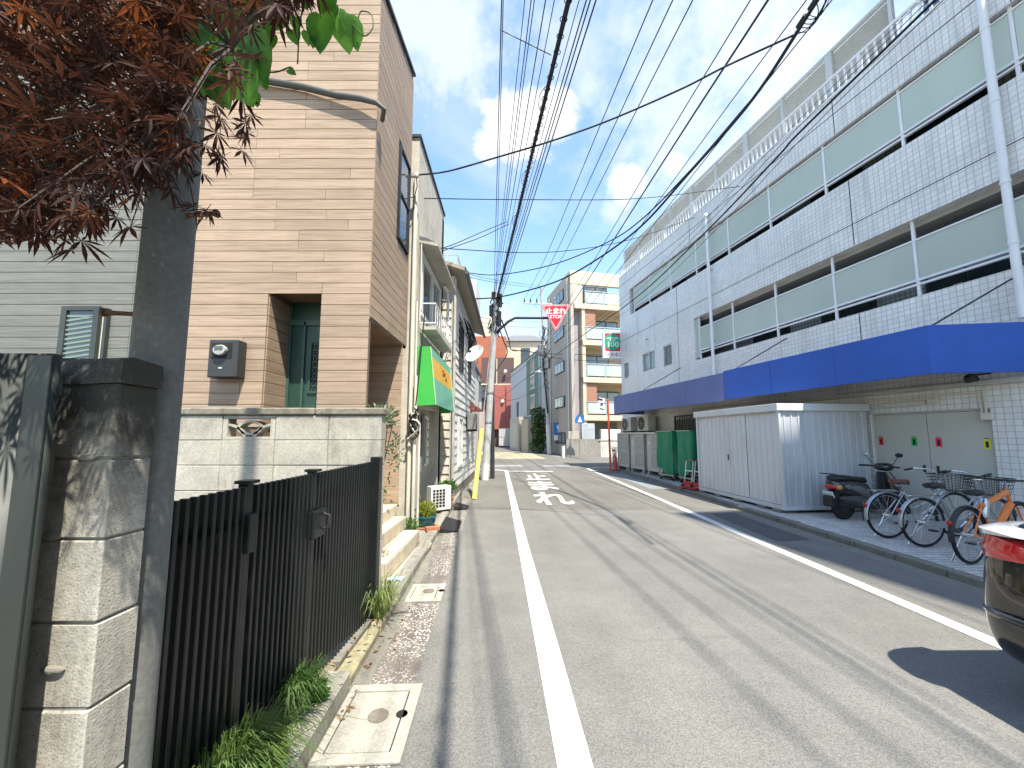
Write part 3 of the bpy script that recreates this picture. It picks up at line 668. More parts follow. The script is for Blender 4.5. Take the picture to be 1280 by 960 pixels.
# ------------------------------------------------------------------ left foreground: block walls, sheet fence, slim pole, slat fence
def blocks(parent, x0, x1, y0, y1, z0, z1, bw, bh, mat, mmat, skip=(), seedx=0., jt=.006, ch=.004):
    """courses of concrete blocks in front of a recessed mortar core"""
    MB().box(x0 + .012, x1 - .012, y0 + .005, y1 - .005, z0, z1 - .006).build('mortar', mmat, parent)
    r = 0; z = z1
    while z > z0 + .05:
        zb = max(z0, z - bh); x = x1; k = 0
        while x > x0 + .02:
            xa = max(x0, x - bw)
            if (r, k) not in skip:
                inst('block', boxmesh('block', round(x - xa - jt, 2), y1 - y0, round(z - zb - jt, 3), mat, ch), parent,
                     ((x + xa) / 2, (y0 + y1) / 2 + rnd.uniform(-.0025, .0025), (z + zb) / 2), (0, rnd.uniform(-.002, .002), rnd.uniform(-.003, .003)))
            x = xa; k += 1
        z = zb; r += 1
PIER = thing('block_wall', 'weathered concrete block wall with black mildew on top beside the slim pole', 'wall', (-1.045, 1.03, 0))
blocks(PIER, -1.56, 0, 0, .115, -.02, 1.765 - .02, .39, .205, BLOCK_P, MORTAR)
capb = MB()
n = 16
for j, (yy, zz) in enumerate(((-.004, 1.74), (-.008, 1.76), (-.003, 1.80), (.02, 1.813), (.09, 1.810), (.115, 1.80), (.118, 1.745))):
    for i in range(n): capb.v.append((-1.56 + 1.566 * i / (n - 1), yy + rnd.uniform(-.004, .004), zz + rnd.uniform(-.006, .006)))
for j in range(6):
    for i in range(n - 1): a = j * n + i; capb.f.append((a, a + 1, a + n + 1, a + n))
capb.f.append(tuple(j * n + n - 1 for j in range(7))); capb.f.append(tuple(j * n for j in reversed(range(7)))); capb.f.append(tuple(range(n)) + tuple(6 * n + i for i in reversed(range(n))))
capb.build('cap', mat_concrete('pier_cap_concrete', (.22, .21, .18), .8, topz=(1.5, 1.78, .9)), PIER, smooth=50)
for (x, z, w_, h_) in ((-.14, 1.345, .05, .028), (-.17, 1.18, .05, .03), (-.24, 1.085, .07, .035), (-.10, 1.02, .06, .02), (-.07, 1.545, .05, .02)):   # trowelled repair patches
    MB().lathe([(.0, -.004), (1.0, -.004), (.96, .003), (.7, .006), (0, .007)], (x, -.002, z), 12, Matrix.Rotation(R(90), 3, 'X') @ Matrix.Diagonal((w_ / 2, h_ / 2, 1)).to_3x3()).build('mortar_patch', MORTAR, PIER, smooth=40)
pts = [(-.295 + .012 * math.sin(k * 1.7) - .02 * (k / 9), -.0015, 1.09 - k * .085) for k in range(10)]
mb = MB()
for a, b_ in zip(pts[:-1], pts[1:]): mb.bar(a, b_, .012 + .004 * rnd.random(), .002)
mb.build('paint_run', M('red_chalk', (.36, .06, .05), .9, var=.4, scale=40), PIER)
# wooden batten against the wall
pl_ = MB().box(-.026, .026, -.012, .012, 0, .56).build('plank', M('grey_timber', (.17, .155, .13), .85, var=.35, scale=4, stretch=(14, 14, 1), bump=.6, bscale=30), bevel=.002)
pl_.location = (-1.235, 1.005, 1.03); pl_.rotation_euler = (0, R(2.2), R(8)); tag(pl_, 'weathered grey wooden batten fixed to the mildewed block wall', 'plank')
# dark ribbed sheet-metal fence at the picture edge
SHEET = M('dark_green_sheet_metal', (.030, .036, .032), .5, .1, .18, 2.5, dirt=.3, dirtcol=(.06, .064, .056), spec=.5)
SH = thing('sheet_fence', 'dark ribbed sheet metal fence standing before the mildewed block wall', 'fence', (-1.118, .93, 0), R(4))
prof = [(-1.5, 0)]; x = -1.5
while x < -.12:
    for dx, dy in ((.055, 0), (.012, -.022), (.028, -.022), (.012, 0)): x += dx; prof.append((x, dy))
prof += [(0, 0), (0, .018)]
mb = MB(); k = len(prof)
for z in (0, 1.80):
    for (a, b_) in prof: mb.v.append((a, b_, z + (.015 * a if z else 0)))
for i in range(k - 1): mb.f.append((i, i + 1, k + i + 1, k + i))
o = mb.build('sheet', SHEET, SH, smooth=20); sd = o.modifiers.new('thickness', 'SOLIDIFY'); sd.thickness = .0025
MB().box(-1.5, 0, .004, .03, 1.70, 1.74).build('rail', SHEET, SH); MB().box(-1.5, 0, .004, .03, .3, .34).build('rail', SHEET, SH)
MB().box(-.05, .004, -.006, .0005, 0, 1.795).build('edge_trim', SHEET, SH, bevel=.002)
# slim concrete-grey pole with step bolts
POLEM = mat_concrete('pole_concrete', (.17, .175, .165), .35, pores=False, orand=0)
PO = thing('utility_pole', 'slim dark grey pole with step bolts wrapped in vine beside the block wall', 'pole', (-1.125, 1.215, 0))
MB().tube([(.0, 0, -.05), (0, 0, 3.0), (0, 0, 7.2)], [.069, .066, .060], 24).build('shaft', POLEM, PO, smooth=40)
RUST = M('rusty_bolt', (.16, .10, .05), .75, .4, .3, 30, bump=.3)
for z, sd_ in ((2.315, 1), (1.985, -1), (2.66, -1), (3.0, 1), (3.35, -1), (1.65, 1)):
    if z == 1.65: continue
    b_ = MB().cyl((sd_ * .06, -.012, z), (sd_ * .165, -.02, z + .004), .0075, seg=8).build('step_bolt', RUST, PO, smooth=40)
    MB().lathe([(.0, 0), (.013, .001), (.014, .008), (.009, .013), (0, .013)], (sd_ * .16, -.02, z + .004), 10, Matrix.Rotation(sd_ * R(90), 3, 'Y')).build('bolt_head', RUST, b_, smooth=40)
# black slat fence along the verge
BLKM = M('black_aluminium', (.014, .017, .017), .38, .3, .15, 3, dirt=.15, dirtcol=(.05, .052, .05), spec=.5)
FE = thing('slat_fence', 'black vertical slat fence with latch on the verge', 'fence', (-1.2, 1.30, 0))
sl = boxmesh('slat', .030, .020, 1.24, BLKM, .003)
k = 0; y = .02
while y < 2.06:
    if abs(y - .50) > .035 and abs(y - 1.09) > .03: zb_ = .27 if y < .9 else (.10 if y > 2.0 else .27 - .17 * (y - .9) / 1.1); zt_ = 1.37 + .006 * y; inst('slat', sl, FE, (0, y, (zb_ + zt_) / 2), (rnd.uniform(-.002, .002), 0, 0), (1, 1, (zt_ - zb_) / 1.24))
    y += .0445
for y in (.50, 1.09): inst('post', boxmesh('post', .045, .045, 1.22, BLKM, .004), FE, (-.012, y, .79)); MB().box(-.045, .03, y - .035, y + .035, 1.385, 1.40).build('post_cap', BLKM, FE, bevel=.003)
inst('post', boxmesh('post', .08, .09, 1.42, BLKM, .006), FE, (.02, 2.12, .71))
for z in (.36, 1.20): MB().box(-.045, -.0155, 0, 2.08, z, z + .04).build('rail', BLKM, FE)
lt = MB().box(.016, .05, 1.02, 1.17, 1.0, 1.16).build('latch', BLKM, FE, bevel=.008); MB().tube([(.05, 1.13, 1.13), (.085, 1.13, 1.12), (.085, 1.13, 1.05), (.05, 1.13, 1.04)], .009, 8).build('latch_handle', STEEL_D, lt, smooth=40)
MB().box(.012, .035, .47, .53, 1.08, 1.25).build('hinge', BLKM, FE, bevel=.005)
MB().box(-.06, .05, 1.45, 2.06, .02, .10).build('broken_footing', CONC_D, FE)
# rear block wall with pierced ornamental block
BW = thing('block_wall', 'low pale concrete block wall with one pierced ornamental block before the timber house', 'wall', (-1.165, 3.48, 0))
blocks(BW, -4.7, 0, 0, .12, 0, 1.785, .476, .222, BLOCK, MORTAR, skip={(0, 2)})
# the mortar core must not show through the pierced block: rebuilt with a hole
for ch in list(BW.children):
    if ch.name.startswith('mortar'): bpy.data.objects.remove(ch)
m_ = MB(); m_.box(-4.694, -.006, .006, .114, 0, 1.785 - .224); m_.box(-.95, -.006, .006, .114, 1.785 - .224, 1.781); m_.box(-4.694, -1.43, .006, .114, 1.785 - .224, 1.781); m_.build('mortar', MORTAR, BW)
ob = MB(); ox0, ox1, oz0, oz1 = -1.424, -.956, 1.567, 1.781; t = .028
ob.box(ox0, ox1, .004, .116, oz0, oz0 + t); ob.box(ox0, ox1, .004, .116, oz1 - t, oz1); ob.box(ox0, ox0 + t * 1.5, .004, .116, oz0 + t, oz1 - t); ob.box(ox1 - t * 1.5, ox1, .004, .116, oz0 + t, oz1 - t)
cx, cz = (ox0 + ox1) / 2, (oz0 + oz1) / 2
for a0, a1, rr, px_, pz_ in ((15, 165, .095, cx, cz - .02), (195, 345, .095, cx, cz + .02), (100, 178, .16, ox1 - .01, oz0 + .005), (2, 80, .16, ox0 + .01, oz0 + .005)):
    N_ = 9; pr = [(px_ + (rr + d) * math.cos(R(a)) * 1.15, pz_ + (rr + d) * math.sin(R(a)) * .82) for d, rng_ in ((-.012, range(N_)), (.012, reversed(range(N_)))) for a in [a0 + (a1 - a0) * i / (N_ - 1) for i in rng_]]
    ob.prism([(min(max(u, ox0 + .03), ox1 - .03), min(max(v, oz0 + .022), oz1 - .022)) for u, v in pr], lambda u, v: (u, .012, v), lambda u, v: (u, .108, v))
ob.build('ornamental_block', BLOCK, BW, label='pierced ornamental block with curved openings')
x = 0.02
for L in (.62, 1.42, 1.4, 1.3):
    inst('cap', boxmesh('cap', L - .006, .155, .065, CAPM, .012), BW, (x - L / 2, .06, 1.785 + .0325 + rnd.uniform(-.003, .003)), (rnd.uniform(-.01, .01), 0, 0)); x -= L
# ------------------------------------------------------------------ timber-clad house
WOOD = mat_wood('timber_siding', (.255, .178, .122), (.38, .283, .202), (.455, .352, .263), orand=.09, gz=48.); GREYW = mat_wood('grey_siding', (.12, .122, .108), (.19, .192, .172), (.25, .252, .228), orand=.05, gz=60)
REVEAL = M('wood_core', (.10, .075, .055), .8)
HX, HY, HF, BH = -1.72, 4.55, 6.22, .1345
HS = thing('timber_house', 'tall house clad in brown timber-look siding with a green front door', 'house', (HX, HY, 0))
# local: x left is negative, y away from the camera
DX0, DX1, DZ1 = -2.95 - HX, -2.306 - HX, 3.37; FLOOR = .57
core = MB()
core.box(-6.5, DX0, .014, .22, 0, 9.6); core.box(DX1, -.014, .014, .10, 0, 3.0); core.box(DX1, -.014, .014, .22, 3.0, 9.6); core.box(DX0, DX1, .014, .22, DZ1, 9.6)
core.box(DX0, DX1, .014, .5, 0, FLOOR)
core.box(-.20, -.014, .22, HF - HY, 3.02, 7.0); core.box(-6.5, -.014, HF - HY - .2, HF - HY, 3.02, 7.0); core.box(-6.5, -.5, HF - HY - .2, HF - HY, 0, 3.02)
core.box(DX1 + .1, -.2, .22, HF - HY - .2, 3.02, 3.15)          # ceiling over the porch
core.box(-1.25, -1.13, .62, HF - HY - .2, 0, 3.15)            # inner wall of the porch
core.box(DX1, DX1 + .1, .10, .53, 0, DZ1); core.box(DX0 - .1, DX1 + .1, .53, .6, 0, DZ1 + .2); core.box(DX0 - .1, DX0, .22, .53, 0, DZ1); core.box(DX0, DX1, .22, .53, DZ1, DZ1 + .1)
core.build('wall', M('wood_reveal', (.20, .135, .085), .7, var=.2, scale=3, stretch=(1, 1, 14)), HS)
def row_boards(z, a, b_, face, mat, lens):
    """one course of siding on a face, cut into random lengths"""
    u = a; 
    while u < b_ - .01:
        L = min(rnd.choice(lens), b_ - u)
        if b_ - (u + L) < .25: L = b_ - u
        c = u + L / 2
        if face == 'front': inst('board', boxmesh('board', round(L - .004, 3), .014, BH - .006, mat, .0025), HS, (c, .007, z + BH / 2))
        elif face == 'side': inst('board', boxmesh('board', .014, round(L - .004, 3), BH - .006, mat, .0025), HS, (-.007, c, z + BH / 2))
        elif face == 'porch': inst('board', boxmesh('board', round(L - .004, 3), .014, BH - .006, mat, .0025), HS, (c, HF - HY - .2 - .007, z + BH / 2))
        elif face == 'jamb': inst('board', boxmesh('board', .014, round(L - .004, 3), BH - .006, mat, .0025), HS, (DX0 - .0 + .007, c, z + BH / 2))
        u += L
GB = -4.12 - HX
lens = (.9, 1.2, 1.82, 1.5)
z = 1.7; rows = []
while z < 8.0: rows.append(z); z += BH
for z in rows:
    if z + BH * .6 < DZ1:
        row_boards(z, GB, DX0, 'front', WOOD, lens); row_boards(z, DX1, 0, 'front', WOOD, (1.0,)); row_boards(z, .015, .48, 'jamb', WOOD, (1.0,))
    else: row_boards(z, GB, 0, 'front', WOOD, lens)
for z in rows:
    if z > 2.2 and z < 6.6: row_boards(z, -5.9, GB - .06, 'front', GREYW, (3.03,))
MB().box(GB - .06, GB, -.012, .01, 1.4, 9.5).build('corner_trim', GREYW, HS)
WX0, WX1 = 5.54 - HY, 6.10 - HY
for z in rows:
    if z < 3.0 or z > 7.3: continue
    if 4.52 < z + BH / 2 < 6.10:
        row_boards(z, .0, WX0 - .03, 'side', WOOD, (.9,)); row_boards(z, WX1 + .03, HF - HY, 'side', WOOD, (.9,))
    else: row_boards(z, .0, HF - HY, 'side', WOOD, (.7, 1.2, 1.9))
z = FLOOR
while z < 3.0: row_boards(z, -.52, -.002, 'porch', WOOD, (.32, .52)); z += BH
MB().box(-.53, .004, HF - HY - .225, HF - HY - .2, FLOOR - .035, FLOOR - .004).build('base_trim', STEEL_D, HS)
MB().box(-6.5, .02, -.03, HF - HY + .02, 9.6, 9.75).build('roof', STEEL_D, HS)
cor = MB(); cor.box(.0005, .006, -.004, .02, 3.0, 7.2); cor.build('corner_trim', WOOD, HS)
# sloping eave above the street side
za, zb = atx(483, 0, HX).z, atx(518, 97, HX).z; ya, yb = atx(483, 0, HX).y - HY, HF - HY
print('eave', ya, za, yb, zb)
e = MB(); zc = za + (zb - za) * (0 - ya) / (yb - ya)
e.prism([(.016, 6.9), (yb, 6.9), (yb, zb), (.016, zc)], lambda u, v: (-.16, u, v), lambda u, v: (-.012, u, v)); e.build('gable_wall', WOOD, HS)
MB().add([(-.3, 0, zc), (.03, 0, zc), (.03, yb + .02, zb), (-.3, yb + .02, zb), (-.3, 0, zc + .05), (.03, 0, zc + .05), (.03, yb + .02, zb + .05), (-.3, yb + .02, zb + .05)], [(0, 3, 2, 1), (4, 5, 6, 7), (0, 1, 5, 4), (1, 2, 6, 5), (2, 3, 7, 6), (3, 0, 4, 7)]).build('eave', STEEL_D, HS)
z = [q for q in rows if q <= 7.3][-1] + BH
while z < zb - .05:
    y0 = max(0, (z + BH - zc) / (zb - zc) * yb) if z + BH > zc else 0
    if yb - y0 > .08: row_boards(z, y0, yb, 'side', WOOD, (1.9,))
    z += BH
# front door, set back
GREEN = M('door_green', (.020, .060, .045), .42, 0, .12, 3, spec=.5)
dr = MB().box(DX0 + .016, DX1, .47, .52, FLOOR, 3.36).build('door', GREEN, HS, label='dark green panelled front door')
fr = MB(); fr.box(DX0 + .016, DX0 + .05, .44, .4695, FLOOR, 3.3); fr.box(DX0 + .21, DX0 + .235, .44, .4695, FLOOR, 3.1); fr.box(DX1 - .03, DX1, .44, .4695, FLOOR, 3.3); fr.box(DX0 + .05, DX1 - .03, .44, .4695, 3.05, 3.12); fr.build('frame', M('door_green_frame', (.05, .10, .075), .45), dr)
pn = MB()
for (a, b_, z0, z1) in ((DX0 + .29, DX1 - .06, 2.15, 2.85), (DX0 + .29, DX1 - .06, 1.45, 2.0), (DX0 + .29, DX1 - .06, .75, 1.3)):
    pn.box(a, b_, .452, .4695, z0, z0 + .03); pn.box(a, b_, .452, .4695, z1 - .03, z1); pn.box(a, a + .03, .452, .4695, z0 + .03, z1 - .03); pn.box(b_ - .03, b_, .452, .4695, z0 + .03, z1 - .03)
pn.build('panel', M('door_green_frame2', (.03, .075, .055), .45), dr)
gl = MB()
for i in range(5):
    for j in range(8):
        cx_ = DX0 + .345 + i * .042; cz_ = 2.22 + j * .078; gl.tube([(cx_ + .017 * math.cos(R(a)), .462, cz_ + .03 * math.sin(R(a))) for a in range(0, 360, 45)], .004, 4, closed=True)
gl.build('grille', BLACK, dr)
# electricity meter box
MBX = thing('meter_box', 'dark grey electricity meter box with a window on the timber wall', 'meter box', (-3.50, HY, 0))
MB().box(.0, .34, -.15, -.001, 2.27, 2.71).build('case', M('meter_case', (.040, .043, .046), .5, .1, .1), MBX, bevel=.012)
MB().box(.04, .27, -.156, -.1505, 2.49, 2.67).build('window', DARKV, MBX)
mt = MB().lathe([(.0, .0), (.075, 0), (.08, .02), (.07, .045), (0, .05)], (.155, -.157, 2.58), 20, Matrix.Rotation(R(90), 3, 'X') @ Matrix.Diagonal((1, .8, 1)).to_3x3()).build('meter', M('meter_plastic', (.33, .34, .33), .3), MBX, smooth=40)
MB().box(.11, .20, -.213, -.207, 2.585, 2.62).build('display', M('meter_display', (.10, .11, .09), .3), mt); MB().box(.13, .17, -.155, -.1505, 2.37, 2.385).build('nameplate', CREAMP, MBX)
# cable trunking that wraps the corner
p = [at(290, 93, 4.50), at(333, 101, 4.50), at(380, 109, 4.50), at(420, 119, 4.49), at(450, 123, 4.47), at(470, 128, 4.45), at(480, 136, 4.47)]
tr = MB().tube([q for q in p] + [Vector((HX + .05, 4.62, p[-1].z - .03))], [.04, .04, .04, .038, .036, .034, .032, .028], 8).build('cable_trunking', M('trunking_grey', (.07, .072, .066), .6), smooth=50)
tag(tr, 'dark grey cable trunking across the upper timber wall round its corner', 'cable trunking')
# side window
wa, wb = atx(500, 180, HX), atx(508.7, 317, HX)
wz0, wz1 = 4.56, 6.06
f = MB(); f.box(-.02, .03, WX0, WX1, wz0, wz0 + .04); f.box(-.02, .03, WX0, WX1, wz1 - .04, wz1); f.box(-.02, .03, WX0, WX0 + .035, wz0 + .04, wz1 - .04); f.box(-.02, .03, WX1 - .035, WX1, wz0 + .04, wz1 - .04); f.box(-.02, .025, WX0 + .035, WX1 - .035, 5.30, 5.34)
wn = f.build('window', BLACK, HS); MB().box(-.01, .005, WX0 + .035, WX1 - .035, wz0 + .04, 5.30).build('pane', GLASS, wn); MB().box(-.01, .008, WX0 + .035, WX1 - .035, 5.34, wz1 - .04).build('pane', GLASS, wn)
print('sidewin', wa, wb)
# grey-wall casement, ajar
a, b_ = at(78, 383, 4.5), at(128, 447, 4.5); x0, x1, z0, z1 = a.x - HX, b_.x - HX, b_.z - .35, a.z
f = MB(); t = .05; xm = x1 - .09
f.box(x0, xm, -.06, -.015, z0, z0 + t); f.box(x0, xm, -.06, -.015, z1 - t, z1); f.box(x0, x0 + t * 1.3, -.06, -.015, z0 + t, z1 - t); f.box(xm - t * 1.3, xm, -.06, -.015, z0 + t, z1 - t); f.box(x1 - .035, x1, -.05, -.002, z0, z1 - .02)
wn = f.build('window', M('window_frame_dark', (.045, .052, .050), .5), HS, label='small dark casement with striped blind in the grey siding')
MB().box(x0 + t, xm - t, -.04, -.03, z0 + t, z1 - t).build('pane', GLASS, wn); MB().box(xm, x1 - .035, -.012, -.008, z0, z1 - .04).build('blind_edge', CREAMP, wn)
for k in range(15): 
    zz = z0 + .06 + k * (z1 - z0 - .12) / 15; MB().bar((x0 + t * 1.3, -.043, zz), (xm - t * 1.3, -.043, zz + .05 if k < 14 else zz), .004, .022).build('blind_slat', M('blind_slat', (.20, .25, .21), .5), wn)
# tiled entrance steps
STT = mat_concrete('step_tile', (.55, .48, .36), .25, pores=False, streak=False, rough=.6, orand=.07); GROUT = M('step_grout', (.30, .27, .21), .9)
ST = thing('entrance_steps', 'cream tiled steps climbing to the timber house porch', 'steps', (HX, 4.22, 0))
def step(x0, x1, L, z0, z1):
    MB().box(x0, x1 - .011, .011, L, z0 - .02, z1 - .011).build('step_core', GROUT, ST)
    n_ = max(1, round(L / .30)); d = L / n_
    for i in range(n_):
        inst('tile', boxmesh('tile', .012, d - .006, z1 - z0 - .016, STT, .002), ST, (x1 - .006, d * (i + .5), (z0 + z1 - .014) / 2))
        m2 = max(1, round((x1 - x0) / .30)); w2 = (x1 - x0) / m2
        for j in range(m2): inst('tile', boxmesh('tile', w2 - .006, d - .006, .012, STT, .002), ST, (x0 + w2 * (j + .5), d * (i + .5), z1 - .006))
    m2 = max(1, round((x1 - x0) / .30)); w2 = (x1 - x0 - .014) / m2
    for j in range(m2): inst('tile', boxmesh('tile', w2 - .006, .012, z1 - z0 - .016, STT, .002), ST, (x0 + w2 * (j + .5), .006, (z0 + z1 - .014) / 2))
step(-.05, .40, 1.48, .08, .265); step(-.45, .17, 1.62, .265, .425); step(-1.1, -.005, 1.76, .425, .575)
for i in range(5): inst('tile', boxmesh('tile', .16, .29, .012, STT, .002), ST, (.49, .15 + i * .3, .082))
MB().box(.405, .58, .0, 1.5, .04, .079).build('step_core', GROUT, ST)
# ------------------------------------------------------------------ cream house with the green awning
STUC = mat_concrete('cream_roughcast', (.55, .51, .43), .35, orand=0); STUC2 = mat_concrete('cream_render', (.50, .46, .37), .4, pores=False, orand=0)
X2, Y2, Y2F = -1.66, 6.50, 9.0
H2 = thing('cream_house', 'narrow cream roughcast house with a green shop awning', 'house', (X2, Y2, 0))
ZT = 6.95
w = MB()   # local: street wall at x = 0, near wall at y = 0
w.box(-3, 0, 0, .2, .05, ZT); w.box(-.2, 0, .2, .45, .05, 5.0); w.box(-.2, 0, 2.2, 2.5, .05, 5.0); w.box(-.2, 0, .45, 2.2, 2.15, 3.75); w.box(-.2, 0, .2, 2.5, 5.0, ZT); w.box(-3, 0, 2.3, 2.5, .05, ZT - .15)
w.build('wall', STUC, H2)
MB().box(-3.02, .03, -.03, 2.53, ZT, ZT + .05).build('coping', STEEL_D, H2)
MB().box(-.26, -.2, .45, 2.2, .05, 2.15).build('shopfront_wall', STUC2, H2)
dd = MB().box(-.19, -.15, .55, 1.15, .1, 2.05).build('door', M('shop_door', (.46, .42, .32), .6), H2); MB().box(-.149, -.135, .62, 1.08, .9, 1.9).build('pane', GLASS_B, dd)
MB().box(-.15, -.02, .44, .54, .08, 2.14).build('door_post', M('brown_timber', (.30, .17, .075), .7, var=.2, scale=3, stretch=(8, 8, 1)), H2)
sw = MB().box(-.16, -.10, 1.35, 1.75, 1.0, 2.0).build('window', ALU, H2); MB().box(-.099, -.09, 1.39, 1.71, 1.04, 1.96).build('pane', GLASS_B, sw)
# bay window with hood, rail and plant tray on the upper floor
f = MB(); f.box(-.12, .02, .35, 2.25, 3.78, 3.86); f.box(-.12, .02, .35, 2.25, 4.92, 5.0); f.box(-.12, .02, .35, .47, 3.86, 4.92); f.box(-.12, .02, 1.28, 1.36, 3.86, 4.92); f.box(-.12, .02, 2.13, 2.25, 3.86, 4.92)
bw = f.build('bay_window', WHITE, H2, bevel=.006); MB().box(-.06, -.04, .47, 1.28, 3.86, 4.92).build('pane', GLASS, bw); MB().box(-.04, -.02, 1.36, 2.13, 3.86, 4.92).build('pane', GLASS_B, bw)
MB().add([(.0, .15, 5.06), (.34, .15, 4.98), (.34, 2.35, 4.98), (0, 2.35, 5.06), (0, .15, 5.20), (.34, .15, 5.04), (.34, 2.35, 5.04), (0, 2.35, 5.20)], [(0, 3, 2, 1), (4, 5, 6, 7), (0, 1, 5, 4), (1, 2, 6, 5), (2, 3, 7, 6), (3, 0, 4, 7)]).build('window_hood', M('hood_metal', (.40, .38, .33), .5), H2)
tr = MB().box(.02, .30, .30, 2.20, 3.50, 3.56).build('plant_tray', M('tray_metal', (.46, .45, .42), .55), H2)
for z in (3.98, 3.62): MB().tube([(.02, .30, z), (.28, .30, z), (.28, 2.20, z), (.02, 2.20, z)], .012, 6).build('rail', WHITE, tr)
for k in range(11): MB().tube([(.28, .34 + k * .185, 3.56), (.28, .34 + k * .185, 3.98)], .007, 5).build('bar', WHITE, tr)
RC = M('brown_hose', (.26, .14, .09), .6)
for k in range(6): MB().tube([(.10 + .09 * math.cos(a), .9 + k * .2 + .05 * math.cos(a * 1.0), 3.60 + .10 * (1 + math.sin(a))) for a in [i * .55 for i in range(9)]], .014, 6).build('looped_hose', M('grey_hose', (.3, .28, .27), .6) if k < 3 else RC, tr)
MB().tube([(.12, 2.02, 5.0), (.16, 2.28, 4.95), (.16, 2.33, 4.6), (.16, 2.33, 3.4), (.10, 2.33, 3.3)], .035, 8).build('drain_pipe', WHITE, H2, smooth=40)
MB().tube([(.05, .1, 5.0), (.06, .12, 4.3), (.05, .1, 3.6)], .012, 6).build('cable', CREAMP, H2)
# green awning
AWG = M('awning_green', (.055, .42, .070), .5, 0, .06, 2, dirt=.25, dirtcol=(.20, .40, .07), dscale=3); AWT = M('awning_faded_green', (.13, .36, .26), .55, 0, .10, 2, dirt=.25, dirtcol=(.20, .36, .22), stretch=(1, 1, .3)); AWY = M('awning_yellow', (.62, .34, .045), .55, 0, .2, 5, dirt=.4, dirtcol=(.60, .42, .16), dscale=3)
AW = thing('awning', 'green box awning with a yellow band on the cream house', 'awning', (X2, 6.68, 0))
A0, A1 = 0, 2.12
sec = [(.005, 3.17), (.235, 3.15), (.345, 2.14), (.005, 2.12)]
def fx(u): return .235 + (.345 - .235) * u, 3.15 - 1.01 * u
for y in (A0, A1):
    MB().add([(a, y, z) for a, z in sec] + [(a, y + .006, z) for a, z in sec], [(0, 1, 2, 3), (7, 6, 5, 4), (0, 4, 5, 1), (1, 5, 6, 2), (2, 6, 7, 3), (3, 7, 4, 0)]).build('end_panel', AWG, AW)
def slab(u0, u1, mat, name, off=0.):
    a, b_ = fx(u0), fx(u1)
    MB().add([(a[0] + off, A0, a[1]), (b_[0] + off, A0, b_[1]), (b_[0] + off, A1 + .006, b_[1]), (a[0] + off, A1 + .006, a[1]), (a[0] + off - .012, A0, a[1]), (b_[0] + off - .012, A0, b_[1]), (b_[0] + off - .012, A1 + .006, b_[1]), (a[0] + off - .012, A1 + .006, a[1])], [(0, 3, 2, 1), (4, 5, 6, 7), (0, 1, 5, 4), (1, 2, 6, 5), (2, 3, 7, 6), (3, 0, 4, 7)]).build(name, mat, AW)
slab(0, .15, AWT, 'front_panel'); slab(.15, .52, AWY, 'front_band'); slab(.52, 1, AWT, 'front_panel')
MB().box(.004, .23, A0 + .007, A1, 3.145, 3.165).build('top_panel', AWG, AW)
for y in (A0 - .004, A1 + .008): MB().bar((.236, y, 3.152), (.347, y, 2.138), .014).build('edge_piping', M('awning_piping', (.45, .75, .40), .5), AW)
BRN = M('faded_brown_print', (.33, .12, .02), .7)
br = MB()   # two faded brush characters on the band, worn past reading
for (y, u, dy, du) in ((1.02, .24, .16, 0), (1.06, .20, 0, .14), (1.12, .27, .10, .06), (1.0, .33, .17, -.02), (1.26, .26, .14, 0), (1.32, .22, -.03, .17), (1.26, .38, .15, -.01), (1.35, .31, .07, .08)):
    a, b_ = fx(u), fx(u + du); br.bar((a[0] + .003, y, a[1]), (b_[0] + .003, y + dy, b_[1]), .022, .008)
br.build('lettering', BRN, AW)
# conduits, meter box, air conditioner at the shop front
CD = thing('conduit_bundle', 'pale vertical conduits with a tangle of cable beside the timber house', 'conduit', (-1.62, 6.40, 0))
for (dx, dy, r_, z1) in ((-.075, .05, .035, 6.2), (.02, 0, .028, 2.6), (.085, .05, .022, 1.8), (-.01, .08, .018, 3.9)): MB().cyl((dx, dy, .06), (dx, dy, z1), r_, seg=10).build('conduit', CREAMP, CD, smooth=40)
for k in range(7): MB().tube([Vector((.02 + (.05 + .008 * k) * math.sin(a * (1 + .1 * k) + k), -.03 - .006 * k, 1.92 - .035 * k + (.16 + .02 * (k % 3)) * math.cos(a))) for a in [j * .52 for j in range(11)]], .011 if k % 2 else .016, 6).build('loop', CABLE if k % 3 else CREAMP, CD, smooth=40)
MB().tube([(.03, -.02, 2.1), (.06, 0, 2.5), (.08, .1, 3.2), (.10, .2, 3.8)], .012, 6).build('cable', CABLE, CD)
mbx = thing('meter_box', 'small white meter box on the wall under the green awning', 'meter box', (X2 + .0, 7.30, 0)); MB().box(-.26, -.10, 0, .34, .92, 1.2).build('case', WHITE, mbx, bevel=.008)
MB().tube([(-.16, .2, 1.2), (-.16, .22, 1.7), (-.17, .1, 2.12)], .012, 6).build('conduit', CREAMP, mbx); MB().tube([(-.16, .25, .92), (-.17, .28, .6), (-.12, .4, .4)], .018, 6).build('pipe', CREAMP, mbx)
